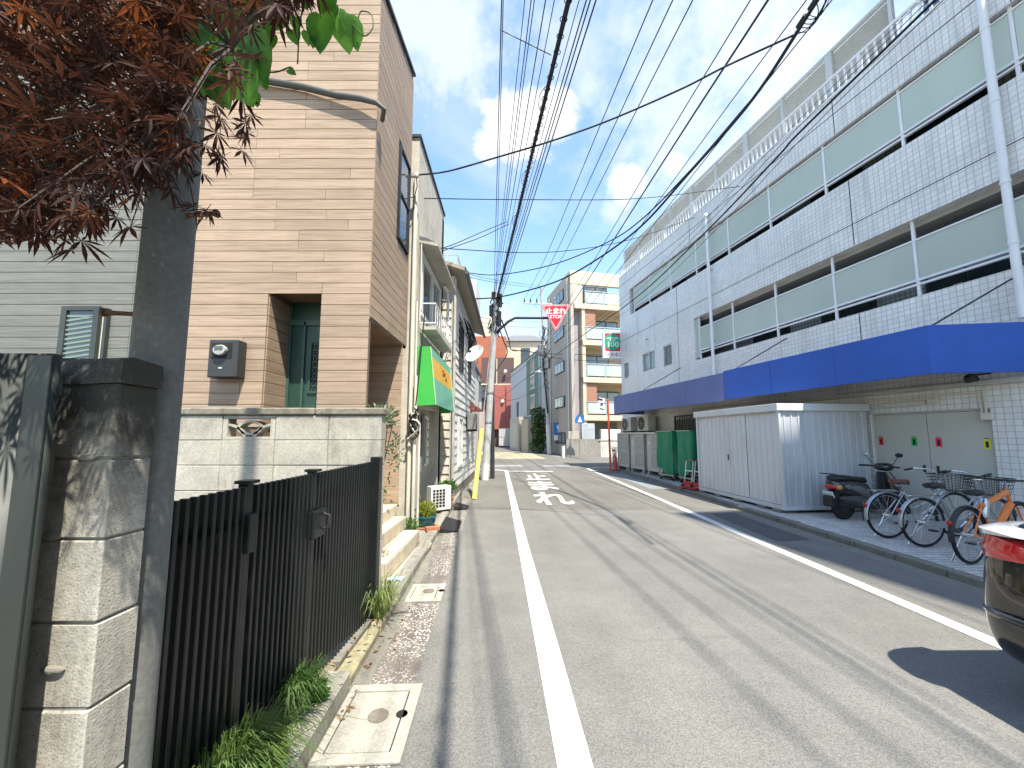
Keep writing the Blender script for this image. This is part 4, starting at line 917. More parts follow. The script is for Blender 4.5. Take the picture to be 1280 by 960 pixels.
def air_con(t, w, d, h, mat, fan=True, grille=False):
    """outdoor unit, front faces local -y, base at z 0"""
    MB().box(-w / 2, w / 2, -d / 2, d / 2, .05, h).build('case', mat, t, bevel=.012)
    for s in (-1, 1): MB().box(s * w * .38 - .03, s * w * .38 + .03, -d / 2, d / 2, 0, .05).build('foot', RUBBER, t)
    if fan:
        MB().lathe([(.0, 0), (min(w, h) * .38, 0), (min(w, h) * .40, .006), (min(w, h) * .40, .012), (0, .012)], (-w * .12, -d / 2 - .001, h * .53), 24, Matrix.Rotation(R(90), 3, 'X')).build('fan_opening', DARKV, t)
        g_ = MB()
        for k in range(5): rr = min(w, h) * (.08 + .075 * k); g_.tube([(-w * .12 + rr * math.cos(a), -d / 2 - .018, h * .53 + rr * math.sin(a)) for a in [i * math.pi / 12 for i in range(24)]], .004, 4, closed=True)
        for k in range(8): a = k * math.pi / 4; rr = min(w, h) * .39; g_.bar((-w * .12, -d / 2 - .018, h * .53), (-w * .12 + rr * math.cos(a), -d / 2 - .018, h * .53 + rr * math.sin(a)), .006)
        g_.build('fan_guard', mat, t)
    if grille:
        for i in range(4):
            for j in range(6): MB().box(-w * .42 + i * w * .16, -w * .42 + i * w * .16 + w * .12, -d / 2 - .004, -d / 2 + .002, h * .22 + j * h * .115, h * .22 + j * h * .115 + h * .085).build('vent', DARKV, t)
    MB().box(w * .30, w * .44, -d / 2 - .003, -d / 2, h * .2, h * .85).build('side_panel', mat, t)
ac = thing('air_conditioner', 'white air conditioner unit with square grille below the green awning', 'air conditioner', (-1.47, 7.95, .085), R(38), 'outdoor units on the left houses')
air_con(ac, .44, .22, .52, WHITE, fan=False, grille=True)
# ------------------------------------------------------------------ white clapboard house
CLAP = M('white_clapboard', (.66, .655, .63), .55, 0, .08, 2, orand=.05, dirt=.3, dirtcol=(.42, .40, .36), dscale=2); CLAPC = M('cream_clapboard', (.56, .51, .42), .6, 0, .08, 2, orand=.05, dirt=.3, dirtcol=(.36, .33, .26))
X3, Y3, Y3F, E3 = -1.45, 9.3, 15.0, 5.55
H3 = thing('clapboard_house', 'two storey white clapboard house with a grey tiled eave beside the guy wire', 'house', (X3, Y3, 0))
L3 = Y3F - Y3
MB().box(-4, -.02, .02, L3, 0, E3).build('wall', M('clap_core', (.35, .34, .31), .8), H3)
MB().box(-4.0, .012, -.005, L3, .0, .28).build('plinth', CONC_D, H3)
z = .30
k = 0
while z < E3 - .05:
    inst('board', boxmesh('board', .9, .022, .222, CLAPC, .003), H3, (-.47, .0, z + .1), (R(-7), 0, 0))
    # street side, broken by the two storeys of windows
    segs = [(0.03, 1.0), (1.9, 3.2), (4.0, L3)] if (.75 < z < 2.15 or 3.35 < z < 4.75) else [(0.03, L3)]
    for a, b_ in segs: inst('board', boxmesh('board', .022, round(b_ - a, 2), .222, CLAP, .003), H3, (.0, (a + b_) / 2, z + .1), (0, R(-7), 0))
    z += .21; k += 1
MB().box(-.03, .03, -.03, .04, .28, E3).build('corner_board', CLAP, H3)
MB().cyl((.05, -.06, .1), (.05, -.06, E3 - .1), .04, seg=10).build('rain_pipe', M('pipe_grey', (.42, .40, .36), .5), H3, smooth=40)
for (a, b_) in ((1.05, 1.85), (3.25, 3.95)):
    for z0, z1 in ((.78, 2.12), (3.4, 4.72)):
        f = MB(); f.box(-.01, .05, a, b_, z0, z0 + .06); f.box(-.01, .05, a, b_, z1 - .06, z1); f.box(-.01, .05, a, a + .06, z0 + .06, z1 - .06); f.box(-.01, .05, b_ - .06, b_, z0 + .06, z1 - .06); f.box(-.01, .04, (a + b_) / 2 - .02, (a + b_) / 2 + .02, z0 + .06, z1 - .06)
        wn = f.build('window', WHITE if z0 < 2 else STEEL_D, H3); MB().box(-.016, .005, a + .06, b_ - .06, z0 + .06, z1 - .06).build('pane', GLASS if z0 > 2 else GLASS_B, wn)
RT = M('grey_roof_tile', (.13, .135, .14), .55, 0, .15, 3, orand=.12)
rf = MB().add([(-4.2, -.35, E3 + 1.5), (.32, -.35, E3), (.32, L3 + .1, E3), (-4.2, L3 + .1, E3 + 1.5), (-4.2, -.35, E3 + 1.58), (.32, -.35, E3 + .08), (.32, L3 + .1, E3 + .08), (-4.2, L3 + .1, E3 + 1.58)], [(0, 3, 2, 1), (4, 5, 6, 7), (0, 1, 5, 4), (1, 2, 6, 5), (2, 3, 7, 6), (3, 0, 4, 7)]).build('roof', M('roof_wood', (.30, .27, .22), .7), H3)
for i in range(4):
    for j in range(22):
        x = .30 - i * .3; inst('roof_tile', boxmesh('roof_tile', .34, .25, .04, RT, .015), rf, (x - .12, -.22 + j * .27, E3 + .12 + i * .1), (0, R(14), 0))
MB().tube([(.36, -.3, E3 - .02), (.36, L3, E3 - .06)], .05, 8).build('rain_gutter', M('gutter_dark', (.10, .095, .085), .5), H3, smooth=40)
# tangle of cable under the eave
ct = MB()
for k in range(9): y = 1.6 + k * .25; ct.tube([(.06, y, 5.0 - .05 * k), (.18, y + .1, 4.7 - .1 * (k % 3)), (.10, y + .3, 4.55), (.22, y + .35, 4.85), (.08, y + .5, 5.05)], .018, 5)
ct.build('cable_tangle', CABLE, H3)
dsh = thing('satellite_dish', 'white satellite dish on the clapboard wall', 'dish', (X3 + .35, 11.6, 4.05), R(-30))
MB().lathe([(.0, .0), (.12, .012), (.24, .05), (.30, .085), (.295, .095), (.235, .06), (.12, .024), (0, .012)], (0, 0, 0), 20, Matrix.Rotation(R(60), 3, 'X'), 1, 1.1).build('reflector', WHITE, dsh, smooth=40)
MB().tube([(0, .05, -.05), (-.05, .2, -.2), (-.28, .28, -.25)], .018, 6).build('mount', STEEL, dsh); MB().tube([(0, -.02, -.28), (0, -.28, -.05), (0, -.32, .02)], .012, 6).build('feed_arm', STEEL, dsh); MB().obox((0, -.33, .05), (.07, .09, .07)).build('receiver', STEEL_D, dsh)
acw = thing('air_conditioner', 'grey round-grilled unit high on the clapboard wall near the red hood', 'air conditioner', (X3 + .2, 12.3, 1.75), R(90), 'outdoor units on the left houses'); air_con(acw, .6, .26, .55, M('ac_dark_grey', (.22, .22, .20), .6))
MB().box(.01, .2, 2.75, 2.8, 1.74, 1.79).build('unit_bracket', STEEL_D, H3); MB().box(.01, .2, 3.2, 3.25, 1.74, 1.79).build('unit_bracket', STEEL_D, H3)
rh = MB().add([(0, 0, 0), (.45, 0, -.28), (.45, .8, -.28), (0, .8, 0), (0, 0, -.28), (0, .8, -.28)], [(0, 1, 2, 3), (0, 4, 1), (3, 2, 5), (1, 4, 5, 2), (0, 3, 5, 4)]).build('window_hood', M('red_brown_metal', (.22, .075, .06), .6, var=.2)); rh.location = (X3 + .012, 13.2, 2.75); tag(rh, 'small red brown hood on the clapboard wall', 'window hood')
# white block of flats behind with a roof terrace
WB = thing('white_flats', 'white rendered building with a railed roof terrace behind the clapboard house', 'building', (-1.6, 16.6, 0))
WR = mat_concrete('white_render', (.60, .59, .56), .3, pores=False, orand=0)
MB().box(-8, -.9, .5, 7, 0, 8.9).build('wall', WR, WB); MB().box(-8, 0, .2, 2.5, 7.2, 8.6).build('balcony', WR, WB)
for z in (9.9, 9.45): MB().box(-8, -.9, .55, .6, z, z + .05).build('rail', STEEL, WB)
MB().box(-.95, -.9, .6, 6.8, 9.9, 9.95).build('rail', STEEL, WB)
for k in range(34): inst('baluster', boxmesh('baluster', .03, .03, 1.05, STEEL, 0), WB, (-.92 - k * .2, .575, 9.42))
for k in range(30): inst('baluster', boxmesh('baluster', .03, .03, 1.05, STEEL, 0), WB, (-.92, .7 + k * .2, 9.42))
for z0 in (1.0, 4.0):
    for y0 in (1.5, 4.2): wn = MB().box(-.91, -.86, y0, y0 + 1.3, z0, z0 + 1.3).build('window', ALU, WB); MB().box(-.86, -.85, y0 + .06, y0 + 1.24, z0 + .06, z0 + 1.24).build('pane', GLASS, wn)
# ------------------------------------------------------------------ things along the left kerb
LEAFY = mat_leaf('yellow_green_leaf', (.22, .26, .02), (.40, .38, .05), .4); LEAFG = mat_leaf('fresh_leaf', (.045, .13, .02), (.11, .24, .035), .4); GRASS = mat_leaf('grass_blade', (.045, .10, .018), (.13, .20, .05), .3); LEAFSH = mat_leaf('shrub_leaf', (.03, .08, .015), (.07, .15, .03), .3)
TERRA = M('terracotta', (.42, .17, .09), .8, var=.2, scale=6, dirt=.3, dirtcol=(.5, .4, .32)); TEAL = M('teal_glaze', (.015, .13, .14), .25, var=.12, scale=4, spec=.6)
def leafy_mass(mb, c, rad, n, ll, lw, up=.4, droop=0.):
    for _ in range(n):
        d = Vector((rnd.gauss(0, 1), rnd.gauss(0, 1), rnd.gauss(0, 1))).normalized(); p = Vector(c) + Vector((d.x * rad[0], d.y * rad[1], d.z * rad[2])) * (rnd.random() ** .45)
        ax = (d + Vector((rnd.gauss(0, .5), rnd.gauss(0, .5), up + rnd.gauss(0, .4) - droop))).normalized(); s_ = ax.cross(Vector((rnd.gauss(0, 1), rnd.gauss(0, 1), rnd.gauss(0, 1)))).normalized()
        l = ll * rnd.uniform(.65, 1.25); w_ = lw * rnd.uniform(.7, 1.2); q = ax.cross(s_) * l * .12
        mb.add([p, p + ax * l * .35 + s_ * w_ / 2 + q, p + ax * l * .75 + s_ * w_ * .35 + q, p + ax * l, p + ax * l * .75 - s_ * w_ * .35 + q, p + ax * l * .35 - s_ * w_ / 2 + q], [(0, 1, 2, 3), (0, 3, 4, 5)])
def stems(mb, base, c, rad, n, r=.006):
    for _ in range(n):
        e = Vector(c) + Vector((rnd.uniform(-1, 1) * rad[0] * .7, rnd.uniform(-1, 1) * rad[1] * .7, rnd.uniform(-.3, .7) * rad[2])); b_ = Vector(base)
        mb.tube([b_, b_.lerp(e, .5) + Vector((rnd.uniform(-.02, .02), rnd.uniform(-.02, .02), .02)), e], [r, r * .7, r * .35], 5)
def sag3(P): return [P[0], P[0].lerp(P[1], .5), P[1], P[1].lerp(P[2], .5), P[2], P[2].lerp(P[3], .5), P[3]]
STEMM = M('stem_brown', (.10, .075, .04), .8)
def potted(name, label, loc, pot_prof, potmat, c, rad, n, ll, lw, leafmat, dish=False):
    t = thing(name, label, 'potted plant', loc, 0, 'potted plants by the cream house')
    MB().lathe(pot_prof, (0, 0, 0), 22).build('pot', potmat, t, smooth=35)
    if dish: MB().box(-.2, .2, -.14, .14, -.03, -.001).build('paver', TERRA, t, bevel=.005)
    top = pot_prof[-1][1]; MB().lathe([(0, top - .01), (pot_prof[-1][0] * .98, top - .01), (pot_prof[-1][0] * .98, top), (0, top)], (0, 0, -.015), 16).build('compost', SOIL, t)
    m1 = MB(); stems(m1, (0, 0, top - .02), c, rad, 14); m1.build('stem', STEMM, t)
    m2 = MB(); leafy_mass(m2, c, rad, n, ll, lw); m2.build('foliage', leafmat, t)
potted('potted_plant', 'yellow green bush in a round teal glazed pot', (-1.43, 6.62, .115), [(.10, 0), (.115, 0), (.15, .06), (.165, .14), (.185, .155), (.185, .175), (.165, .175), (.15, .15)], TEAL, (0, 0, .27), (.17, .16, .11), 420, .05, .022, LEAFY, True)
potted('potted_plant', 'fresh green plant in a terracotta pot behind the teal one', (-1.38, 8.45, .085), [(.09, 0), (.105, 0), (.135, .2), (.145, .2), (.145, .24), (.12, .24), (.11, .2)], TERRA, (0, 0, .42), (.2, .18, .14), 300, .07, .035, LEAFG)
brk = MB().box(-.11, .11, -.05, .05, 0, .06).build('brick', TERRA, bevel=.004); brk.location = (-1.28, 6.42, .09); brk.rotation_euler = (0, 0, R(25)); tag(brk, 'loose orange brick on the kerb by the teal pot', 'brick')
def mat_ramp(x, y, w_, l, ang, label):
    t = thing('ramp_mat', label, 'ramp mat', (x, y, .006), ang, 'black mats in the gutter')
    MB().add([(-w_ / 2, -l / 2, 0), (w_ / 2, -l / 2 + .08, 0), (w_ / 2, l / 2 - .08, 0), (-w_ / 2, l / 2, 0), (-w_ / 2, -l / 2, .085), (w_ / 2, -l / 2 + .08, .012), (w_ / 2, l / 2 - .08, .012), (-w_ / 2, l / 2, .085)], [(0, 3, 2, 1), (4, 5, 6, 7), (0, 1, 5, 4), (1, 2, 6, 5), (2, 3, 7, 6), (3, 0, 4, 7)]).build('ramp', RUBBER, t, bevel=.006)
    for k in range(int(l / .09)): MB().box(-w_ / 2 + .03, w_ / 2 - .03, -l / 2 + .06 + k * .09, -l / 2 + .085 + k * .09, .02, .026).build('rib', RUBBER, t)
mat_ramp(-1.07, 7.05, .30, .95, R(3), 'large black rubber ramp mat in the gutter nearest the teal pot'); mat_ramp(-1.12, 8.85, .30, .6, R(3), 'small black rubber ramp mat beyond the large one')
lit = MB(); g_ = 7
for j in range(g_):
    for i in range(g_): lit.v.append(((i / 6 - .5) * .16, (j / 6 - .5) * .10, .012 + rnd.uniform(0, .022)))
for j in range(g_ - 1):
    for i in range(g_ - 1): a = j * g_ + i; lit.f.append((a, a + 1, a + g_ + 1, a + g_))
o = lit.build('plastic_bag', M('pale_blue_plastic', (.36, .55, .60), .35, spec=.6), smooth=80); o.location = (-1.22, 4.23, .09); tag(o, 'crumpled pale blue plastic bag on the kerb below the steps', 'plastic bag')
# grass clumps at the fence foot and weeds on the kerb
def grass(name, label, c, rx, ry, n, h, lean=(.0, .0), mat=GRASS):
    mb = MB(); c = Vector(c)
    for _ in range(n):
        a = rnd.uniform(0, 6.283); rr = rnd.random() ** .5; b_ = c + Vector((math.cos(a) * rx * rr, math.sin(a) * ry * rr, rnd.uniform(-.02, .0))); L = h * rnd.uniform(.5, 1.2)
        o_ = Vector((math.cos(a) * rr * .6 + rnd.gauss(0, .35) + lean[0], math.sin(a) * rr * .6 + rnd.gauss(0, .35) + lean[1], 0)); w_ = rnd.uniform(.0022, .0042); sd_ = Vector((-o_.y, o_.x, 0)); sd_ = sd_.normalized() * w_ if sd_.length > 1e-3 else Vector((w_, 0, 0))
        p1 = b_ + Vector((0, 0, L * .55)) + o_ * L * .22; p2 = b_ + Vector((0, 0, L * .88)) + o_ * L * .55; p3 = b_ + Vector((0, 0, L * (.95 - .35 * min(1, o_.length)))) + o_ * L * .95
        mb.add([b_ - sd_, b_ + sd_, p1 + sd_, p1 - sd_, p2 + sd_ * .7, p2 - sd_ * .7, p3], [(0, 1, 2, 3), (3, 2, 4, 5), (5, 4, 6)])
    o = mb.build(name, mat); return tag(o, label, 'grass', 'grass clumps at the fence foot')
grass('grass_clump', 'largest tussock of long dark grass at the foot of the slat fence', (-1.11, 1.64, .16), .08, .15, 1500, .25, (.3, -.1))
grass('grass_clump', 'medium tussock of grass between the kerb and the slat fence', (-1.15, 2.2, .17), .05, .08, 600, .18, (.25, 0))
grass('grass_clump', 'wispy light grass tuft against the last fence post', (-1.13, 3.52, .08), .05, .14, 260, .30, (.3, -.2), mat_leaf('light_grass', (.10, .18, .03), (.22, .28, .09), .35))
def weed(name, label, c, rad, n, ll, lw, mat):
    mb = MB(); leafy_mass(mb, c, rad, n, ll, lw, .8); stems(mb, (c[0], c[1], c[2] - rad[2] * 1.2), c, rad, 10, .004); return tag(mb.build(name, mat), label, 'weed', 'weeds along the kerb')
weed('weed', 'yellow green leafy weed at the kerb beside the largest tussock', (-1.05, 1.86, .2), (.035, .07, .07), 90, .035, .025, LEAFY)
weed('weed', 'green leafy weed beside the medium tussock', (-1.08, 2.33, .17), (.04, .06, .05), 130, .03, .022, LEAFG)
weed('weed', 'bushy green weed between the steps and the teal pot', (-1.60, 6.33, .18), (.14, .2, .11), 260, .05, .02, LEAFG)
GGL = mat_leaf('grey_green_leaf', (.10, .15, .07), (.22, .28, .16), .3)
GS = thing('shrub', 'grey green shrub rising between the low block wall and the porch', 'shrub', (-1.40, 4.0, 0))
m1 = MB(); leafy_mass(m1, (.06, -.04, 1.78), (.17, .17, .11), 190, .075, .028, .6); leafy_mass(m1, (.19, .08, 1.42), (.06, .08, .24), 80, .055, .022, .2); leafy_mass(m1, (.12, .1, 1.0), (.05, .07, .2), 30, .05, .02, .2); m1.build('foliage', GGL, GS)
for k in range(5): e_ = Vector((.06 + rnd.uniform(-.1, .12), -.04 + rnd.uniform(-.1, .1), 1.72 + rnd.uniform(-.1, .1))); MB().tube(sag3([Vector((rnd.uniform(-.03, .03), rnd.uniform(-.03, .03), .05)), Vector((.02 + rnd.uniform(-.03, .03), .02, .7)), Vector((.08, .03, 1.3)), e_]), [.010, .009, .008, .007, .006, .005, .004], 6).build('stem', STEMM, GS, smooth=50)

# dry leaves blown against the kerb and over the drain cover
dl = MB()
for (x0_, y0_, sx_, sy_, n_) in ((-.98, 2.5, .06, .08, 16), (-1.0, 3.2, .05, .5, 16), (-1.12, 2.9, .06, .3, 24), (-1.25, 6.0, .06, .5, 14)):
    for _ in range(n_):
        p = Vector((rnd.gauss(x0_, sx_), rnd.gauss(y0_, sy_), 0)); p.z = .018 if p.x > kerbX(p.y) + .01 else .125; a = rnd.uniform(0, 6.28); l = rnd.uniform(.012, .028); u = Vector((math.cos(a), math.sin(a), rnd.uniform(-.2, .3))) * l; v = Vector((-math.sin(a), math.cos(a), rnd.uniform(-.3, .3))) * l * .4
        dl.add([p - u, p + v, p + u, p - v], [(0, 1, 2, 3)])
o = dl.build('leaf_litter', mat_leaf('dry_leaf', (.20, .11, .05), (.36, .24, .13), .2)); o['kind'] = 'stuff'; o['label'] = 'scattered dry brown leaves along the left kerb'; o['category'] = 'leaf litter'
# ------------------------------------------------------------------ cream apartment block across the junction
CRM = M('cream_paint', (.60, .51, .36), .7, 0, .08, .8, dirt=.2, dirtcol=(.45, .36, .24)); GRYB = M('shaded_cream_grey_beige', (.40, .35, .30), .75, 0, .08, .7, dirt=.25, dirtcol=(.26, .23, .2)); LIL = M('lilac_grey_paint', (.33, .30, .31), .75, 0, .06, .7)
BRKM = M('orange_brick', (.36, .18, .12), .8, 0, .2, 4, dirt=.2, dirtcol=(.3, .14, .09), stretch=(1, 1, 3)); BALG = M('balcony_glass', (.42, .50, .48), .25, 0, .06, 1)
AP = thing('apartment_block', 'cream five storey apartment block with glass balconies behind the stop sign', 'building', (4.75, 30.6, 0), R(11.6))
ZR = 15.1
MB().box(-.0, .25, 0, 6.5, 0, ZR - .3).build('wall', GRYB, AP); MB().box(0.25, 9, 6.2, 6.5, 0, ZR - .3).build('wall', GRYB, AP)  # side walls greyer than the front: their shade is put into the colour
MB().box(.255, .95, .5, .8, 0, 12.2).build('wall', LIL, AP)
MB().box(.0, 9.5, -.02, .3, 14.0, ZR).build('parapet', CRM, AP); MB().box(.0, .25, .3, 6.5, ZR - .3, ZR).build('parapet', GRYB, AP)
fl = [0.0, 3.25, 6.3, 9.35, 12.35]
MB().box(.95, 9.5, 1.5, 1.8, 0, 14.0).build('wall', M('cream_recess', (.55, .45, .31), .75, 0, .08, 1), AP)
MB().box(.02, .95, .01, .35, 12.35, 14.0).build('wall', CRM, AP)
MB().box(.95, 1.22, -.03, 1.5, 0, 12.35).build('column', CRM, AP)
for i, z in enumerate(fl[1:]):
    MB().box(.95 if i < 3 else .3, 9.5, -.12, 1.5, z - .42, z).build('balcony_slab', CRM, AP)
    n_ = 5
    for k in range(n_):
        x0 = 1.3 + k * 1.62
        inst('glass_panel', boxmesh('glass_panel', 1.5, .03, .85, BALG, 0), AP, (x0 + .78, -.05, z + .55))
        inst('post', boxmesh('post', .07, .07, 1.12, ALU, 0), AP, (x0 - .04, -.05, z + .56))
    MB().box(1.2, 9.5, -.1, 0, z + 1.05, z + 1.12).build('rail', ALU, AP)
    # brick pier panels and balcony doors
    if i in (0, 2):
        o = MB().box(1.22, 2.15, .05, 1.5, z, fl[i + 2] - .42 if i < 3 else z + 2.3).build('brick_panel', BRKM, AP)
        for r_ in range(12): MB().box(1.22, 2.15, .046, .0495, z + .12 + r_ * .21, z + .135 + r_ * .21).build('brick_joint', M('brick_joint', (.25, .13, .09), .9), o)
    else:
        MB().box(8.2, 9.2, .05, 1.5, z, z + 2.4).build('brick_panel', BRKM, AP)
    dx = 2.6 if i in (0, 2) else 1.7
    d = MB().box(dx, dx + 2.2, 1.42, 1.49, z, z + 2.1).build('balcony_door', STEEL_D, AP)
    for s_ in (0, 1): MB().box(dx + .08 + s_ * 1.07, dx + 1.05 + s_ * 1.07, 1.40, 1.419, z + .08, z + 2.0).build('pane', GLASS_B, d)
gd = MB().box(1.5, 4.5, 1.38, 1.49, .2, 2.7).build('shutter', M('dark_shutter', (.16, .15, .14), .6), AP); MB().box(5.2, 7.5, 1.38, 1.49, .2, 2.4).build('door', STEEL_D, AP)
for z in (13.2, 10.0, 7.0, 4.0, .95):
    f = MB().box(-.06, -.004, 1.6, 4.2, z, z + .95).build('window', STEEL_D, AP)
    for k in range(3): MB().box(-.08, -.061, 1.68 + k * .83, 2.42 + k * .83, z + .08, z + .87).build('pane', GLASS_B, f)
    if z > 12: f = MB().box(-.06, -.004, 5.2, 6.2, z, z + .95).build('window', STEEL_D, AP)
for y, z0 in ((.5, 0), (5.4, 0)): MB().cyl((-.09, y, z0), (-.09, y, 14.6), .06, seg=8).build('rain_pipe', CREAMP, AP)
for y, z in ((3.6, 14.0), (5.2, 9.0)): MB().ball((-.1, y, z), .13, 8, 6).build('vent_cap', ALU, AP)
at_ = thing('roof_antenna', 'thin television antenna on the apartment block roof', 'antenna', (10.2, 33.5, 15))
MB().cyl((0, 0, -.6), (0, 0, 3.0), .03, seg=6).build('mast', STEEL, at_)
for z, w_ in ((2.9, .5), (2.5, .7), (2.1, .6)): MB().bar((-w_, 0, z), (w_, 0, z), .02).build('element', STEEL, at_)
# garden wall in front of the block
CW = thing('concrete_wall', 'stained grey concrete wall topped with cabinets in front of the apartment block', 'wall', (4.15, 29.75, 0), R(2))
MB().box(0, 2.6, 0, .2, 0, 1.35).build('wall_panel', mat_concrete('wall_concrete', (.30, .28, .25), .7, orand=0), CW); MB().box(2.6, 4.1, -.04, .2, 0, 1.25).build('wall_panel', mat_concrete('white_wall_concrete', (.58, .55, .48), .4, orand=0), CW); MB().box(4.1, 8, -.02, .2, 0, 1.2).build('wall_panel', mat_concrete('cream_wall_concrete', (.55, .47, .34), .4, orand=0), CW)
MB().box(2.5, 8, -.08, .24, 1.25, 1.36).build('wall_cap', STUC2, CW)
for x0, x1, z1, m_ in ((.15, 1.05, 1.95, M('cab_beige', (.40, .37, .32), .6)), (1.2, 2.2, 2.55, M('cab_grey', (.40, .43, .45), .5)), (2.7, 4.2, 2.1, WHITE), (4.4, 5.4, 1.7, CREAMP)): MB().box(x0, x1, .02, .5, 1.352, z1).build('cabinet', m_, CW, bevel=.02)
bol = MB().cyl((0, 0, 0), (0, 0, .85), .12, seg=14).build('bollard', WHITE, smooth=40); bol.location = (3.83, 29.2, 0); tag(bol, 'short white post at the foot of the concrete wall', 'bollard')
# ------------------------------------------------------------------ grey building with a green stairwell strip
GB_ = thing('grey_building', 'pale grey building with a tall green panel strip beyond the far pole', 'building', (3.45, 37.2, 0), R(11.6))
GP = M('pale_grey_paint', (.40, .41, .42), .6, 0, .06, .6); GN = M('green_panel', (.020, .105, .072), .5, 0, .12, 2)
MB().box(0, 6, 0, 18, 0, 10.6).build('wall', GP, GB_); MB().box(-.05, 6.1, -.05, 18.1, 10.6, 10.75).build('roof', STEEL_D, GB_)
MB().box(-.05, -.002, 2.9, 8.4, 4.0, 10.4).build('green_strip', GN, GB_)
for z in (8.6, 6.8, 4.6): wn = MB().box(-.09, -.051, 4.6, 6.4, z, z + 1.5).build('window', ALU, GB_); MB().box(-.11, -.091, 4.7, 6.3, z + .1, z + 1.4).build('pane', GLASS_B, wn)
MB().cyl((-.12, 2.5, 0), (-.12, 2.5, 10.5), .08, seg=8).build('rain_pipe', STEEL, GB_); MB().box(-.08, -.002, 13.0, 13.8, 4, 6).build('window', STEEL_D, GB_)
for (y0, y1, z1, m_) in ((1.6, 4.4, 3.3, M('beige_render', (.46, .40, .32), .8, 0, .08, 1)), (5.6, 10.6, 3.7, M('garage_grey', (.42, .40, .34), .7, 0, .08, 1))): MB().box(-1.6, -.01, y0, y1, 0, z1).build('porch', m_, GB_)
MB().box(-1.65, -1.605, 6.1, 10.1, .3, 3.1).build('garage_shutter', M('shutter_cream', (.45, .43, .36), .6, stretch=(1, 1, 12)), GB_)
# ------------------------------------------------------------------ red house group at the end of the street
RB = thing('red_house', 'pink red house with a dark brick upper floor at the street end', 'building', (-3.6, 57.5, 0))
PK = M('pink_red_render', (.33, .105, .085), .75, 0, .1, .5); DBK = M('dark_brick', (.105, .062, .056), .8, 0, .15, 3, stretch=(1, 1, 3)); ORT = M('orange_tile', (.33, .105, .055), .7, 0, .15, 1.5); CRB = M('cream_house', (.58, .50, .37), .7)
MB().box(0.1, 3.4, 0, 6, 2.6, 9.2).build('wall', PK, RB); MB().box(2.75, 3.9, -.3, 6, 1.6, 9.2).build('bay', PK, RB); MB().box(.1, 3.4, .6, 6, 0, 2.6).build('wall', M('red_base', (.10, .05, .045), .8), RB)
MB().box(-1.0, 3.9, .3, 6, 9.2, 13.4).build('upper_wall', DBK, RB); MB().box(-1.0, 4.0, .1, .3, 9.2, 9.4).build('ledge', CRB, RB)
MB().cyl((1.3, .2, 9.3), (1.3, .2, 13.2), .08, seg=6).build('pipe', CRB, RB); MB().ball((2.6, -.15, 11.2), (.25, .25, .3), 8, 6).build('lamp', WHITE, RB); MB().ball((2.2, -.1, 6.7), (.25, .25, .3), 8, 6).build('lamp', WHITE, RB)
wn = MB().box(-1.4, .0, 1.2, 6, 0, 9.2).build('side_wall', GRYB, RB); MB().box(-1.0, -.2, 1.15, 1.19, 5.5, 8.5).build('window', GLASS, RB)
OB = thing('orange_house', 'orange tiled house with a cream rooftop box left of the red house', 'building', (-7.8, 62, 0))
MB().box(0, 6.8, 0, 8, 0, 17.8).build('wall', ORT, OB); MB().box(-.4, 7.2, -.3, 8, 10.2, 10.8).build('ledge', STUC2, OB); MB().box(0, 3.5, -.25, -.001, 7.4, 10).build('window', GLASS, OB)
MB().box(2.6, 4.4, 2, 5, 17.8, 21.8).build('rooftop_box', CRB, OB)
for k in range(14): inst('baluster', boxmesh('baluster', .06, .06, 1.6, STEEL, 0), OB, (.1 + k * .5, .1, 18.6))
MB().box(0, 6.8, .05, .15, 19.3, 19.45).build('rail', STEEL, OB)
CH = thing('cream_house', 'cream house with a low hipped roof rising behind the red house', 'building', (-2.4, 68, 0))
MB().box(0, 9, 0, 8, 0, 18.4).build('wall', CRB, CH); MB().box(-.5, 9.5, -.5, 8.5, 18.4, 20.2, top=(3.2, 3.0)).build('roof', RT, CH); MB().box(4.0, 5.6, -.1, -.002, 14.6, 17.2).build('window', GLASS, CH)
WN = thing('white_house', 'white low house glimpsed between the clapboard house and the orange house', 'building', (-12.5, 36, 0))
MB().box(0, 8.7, 0, 8, 0, 8.5).build('wall', WR, WN); wn = MB().box(6.6, 8.3, -.1, -.002, 4.5, 6.5).build('window', STEEL_D, WN); MB().box(-.2, 8.9, -.2, 8.2, 8.5, 8.8).build('roof', RT, WN); MB().box(6.2, 8.6, -.12, -.002, .4, 2.6).build('shutter', GRYB, WN)
# wire mesh gate, dark bin and motorbike in front of the red house
GT = thing('mesh_gate', 'pale mesh gate before the dark base of the red house', 'gate', (-1.75, 52, 0))
for z in (.3, 1.45, 2.55): MB().box(0, 2.1, -.03, .03, z, z + .07).build('rail', ALU, GT)
MB().box(.03, 2.07, -.005, .005, .3, 2.55).build('mesh_sheet', M('mesh_sheet', (.50, .48, .46), .6), GT)
for k in range(8): inst('bar', boxmesh('bar', .05, .05, 2.3, ALU, 0), GT, (.02 + k * .295, 0, 1.45))
bn = MB().box(-.45, .45, -.4, .4, 0, 1.45, top=(.05, .05)).build('dustbin', M('dark_bin', (.05, .055, .06), .5), bevel=.03); bn.location = (.95, 46.5, 0); tag(bn, 'dark rubbish bin beside the grey building entrance', 'bin')
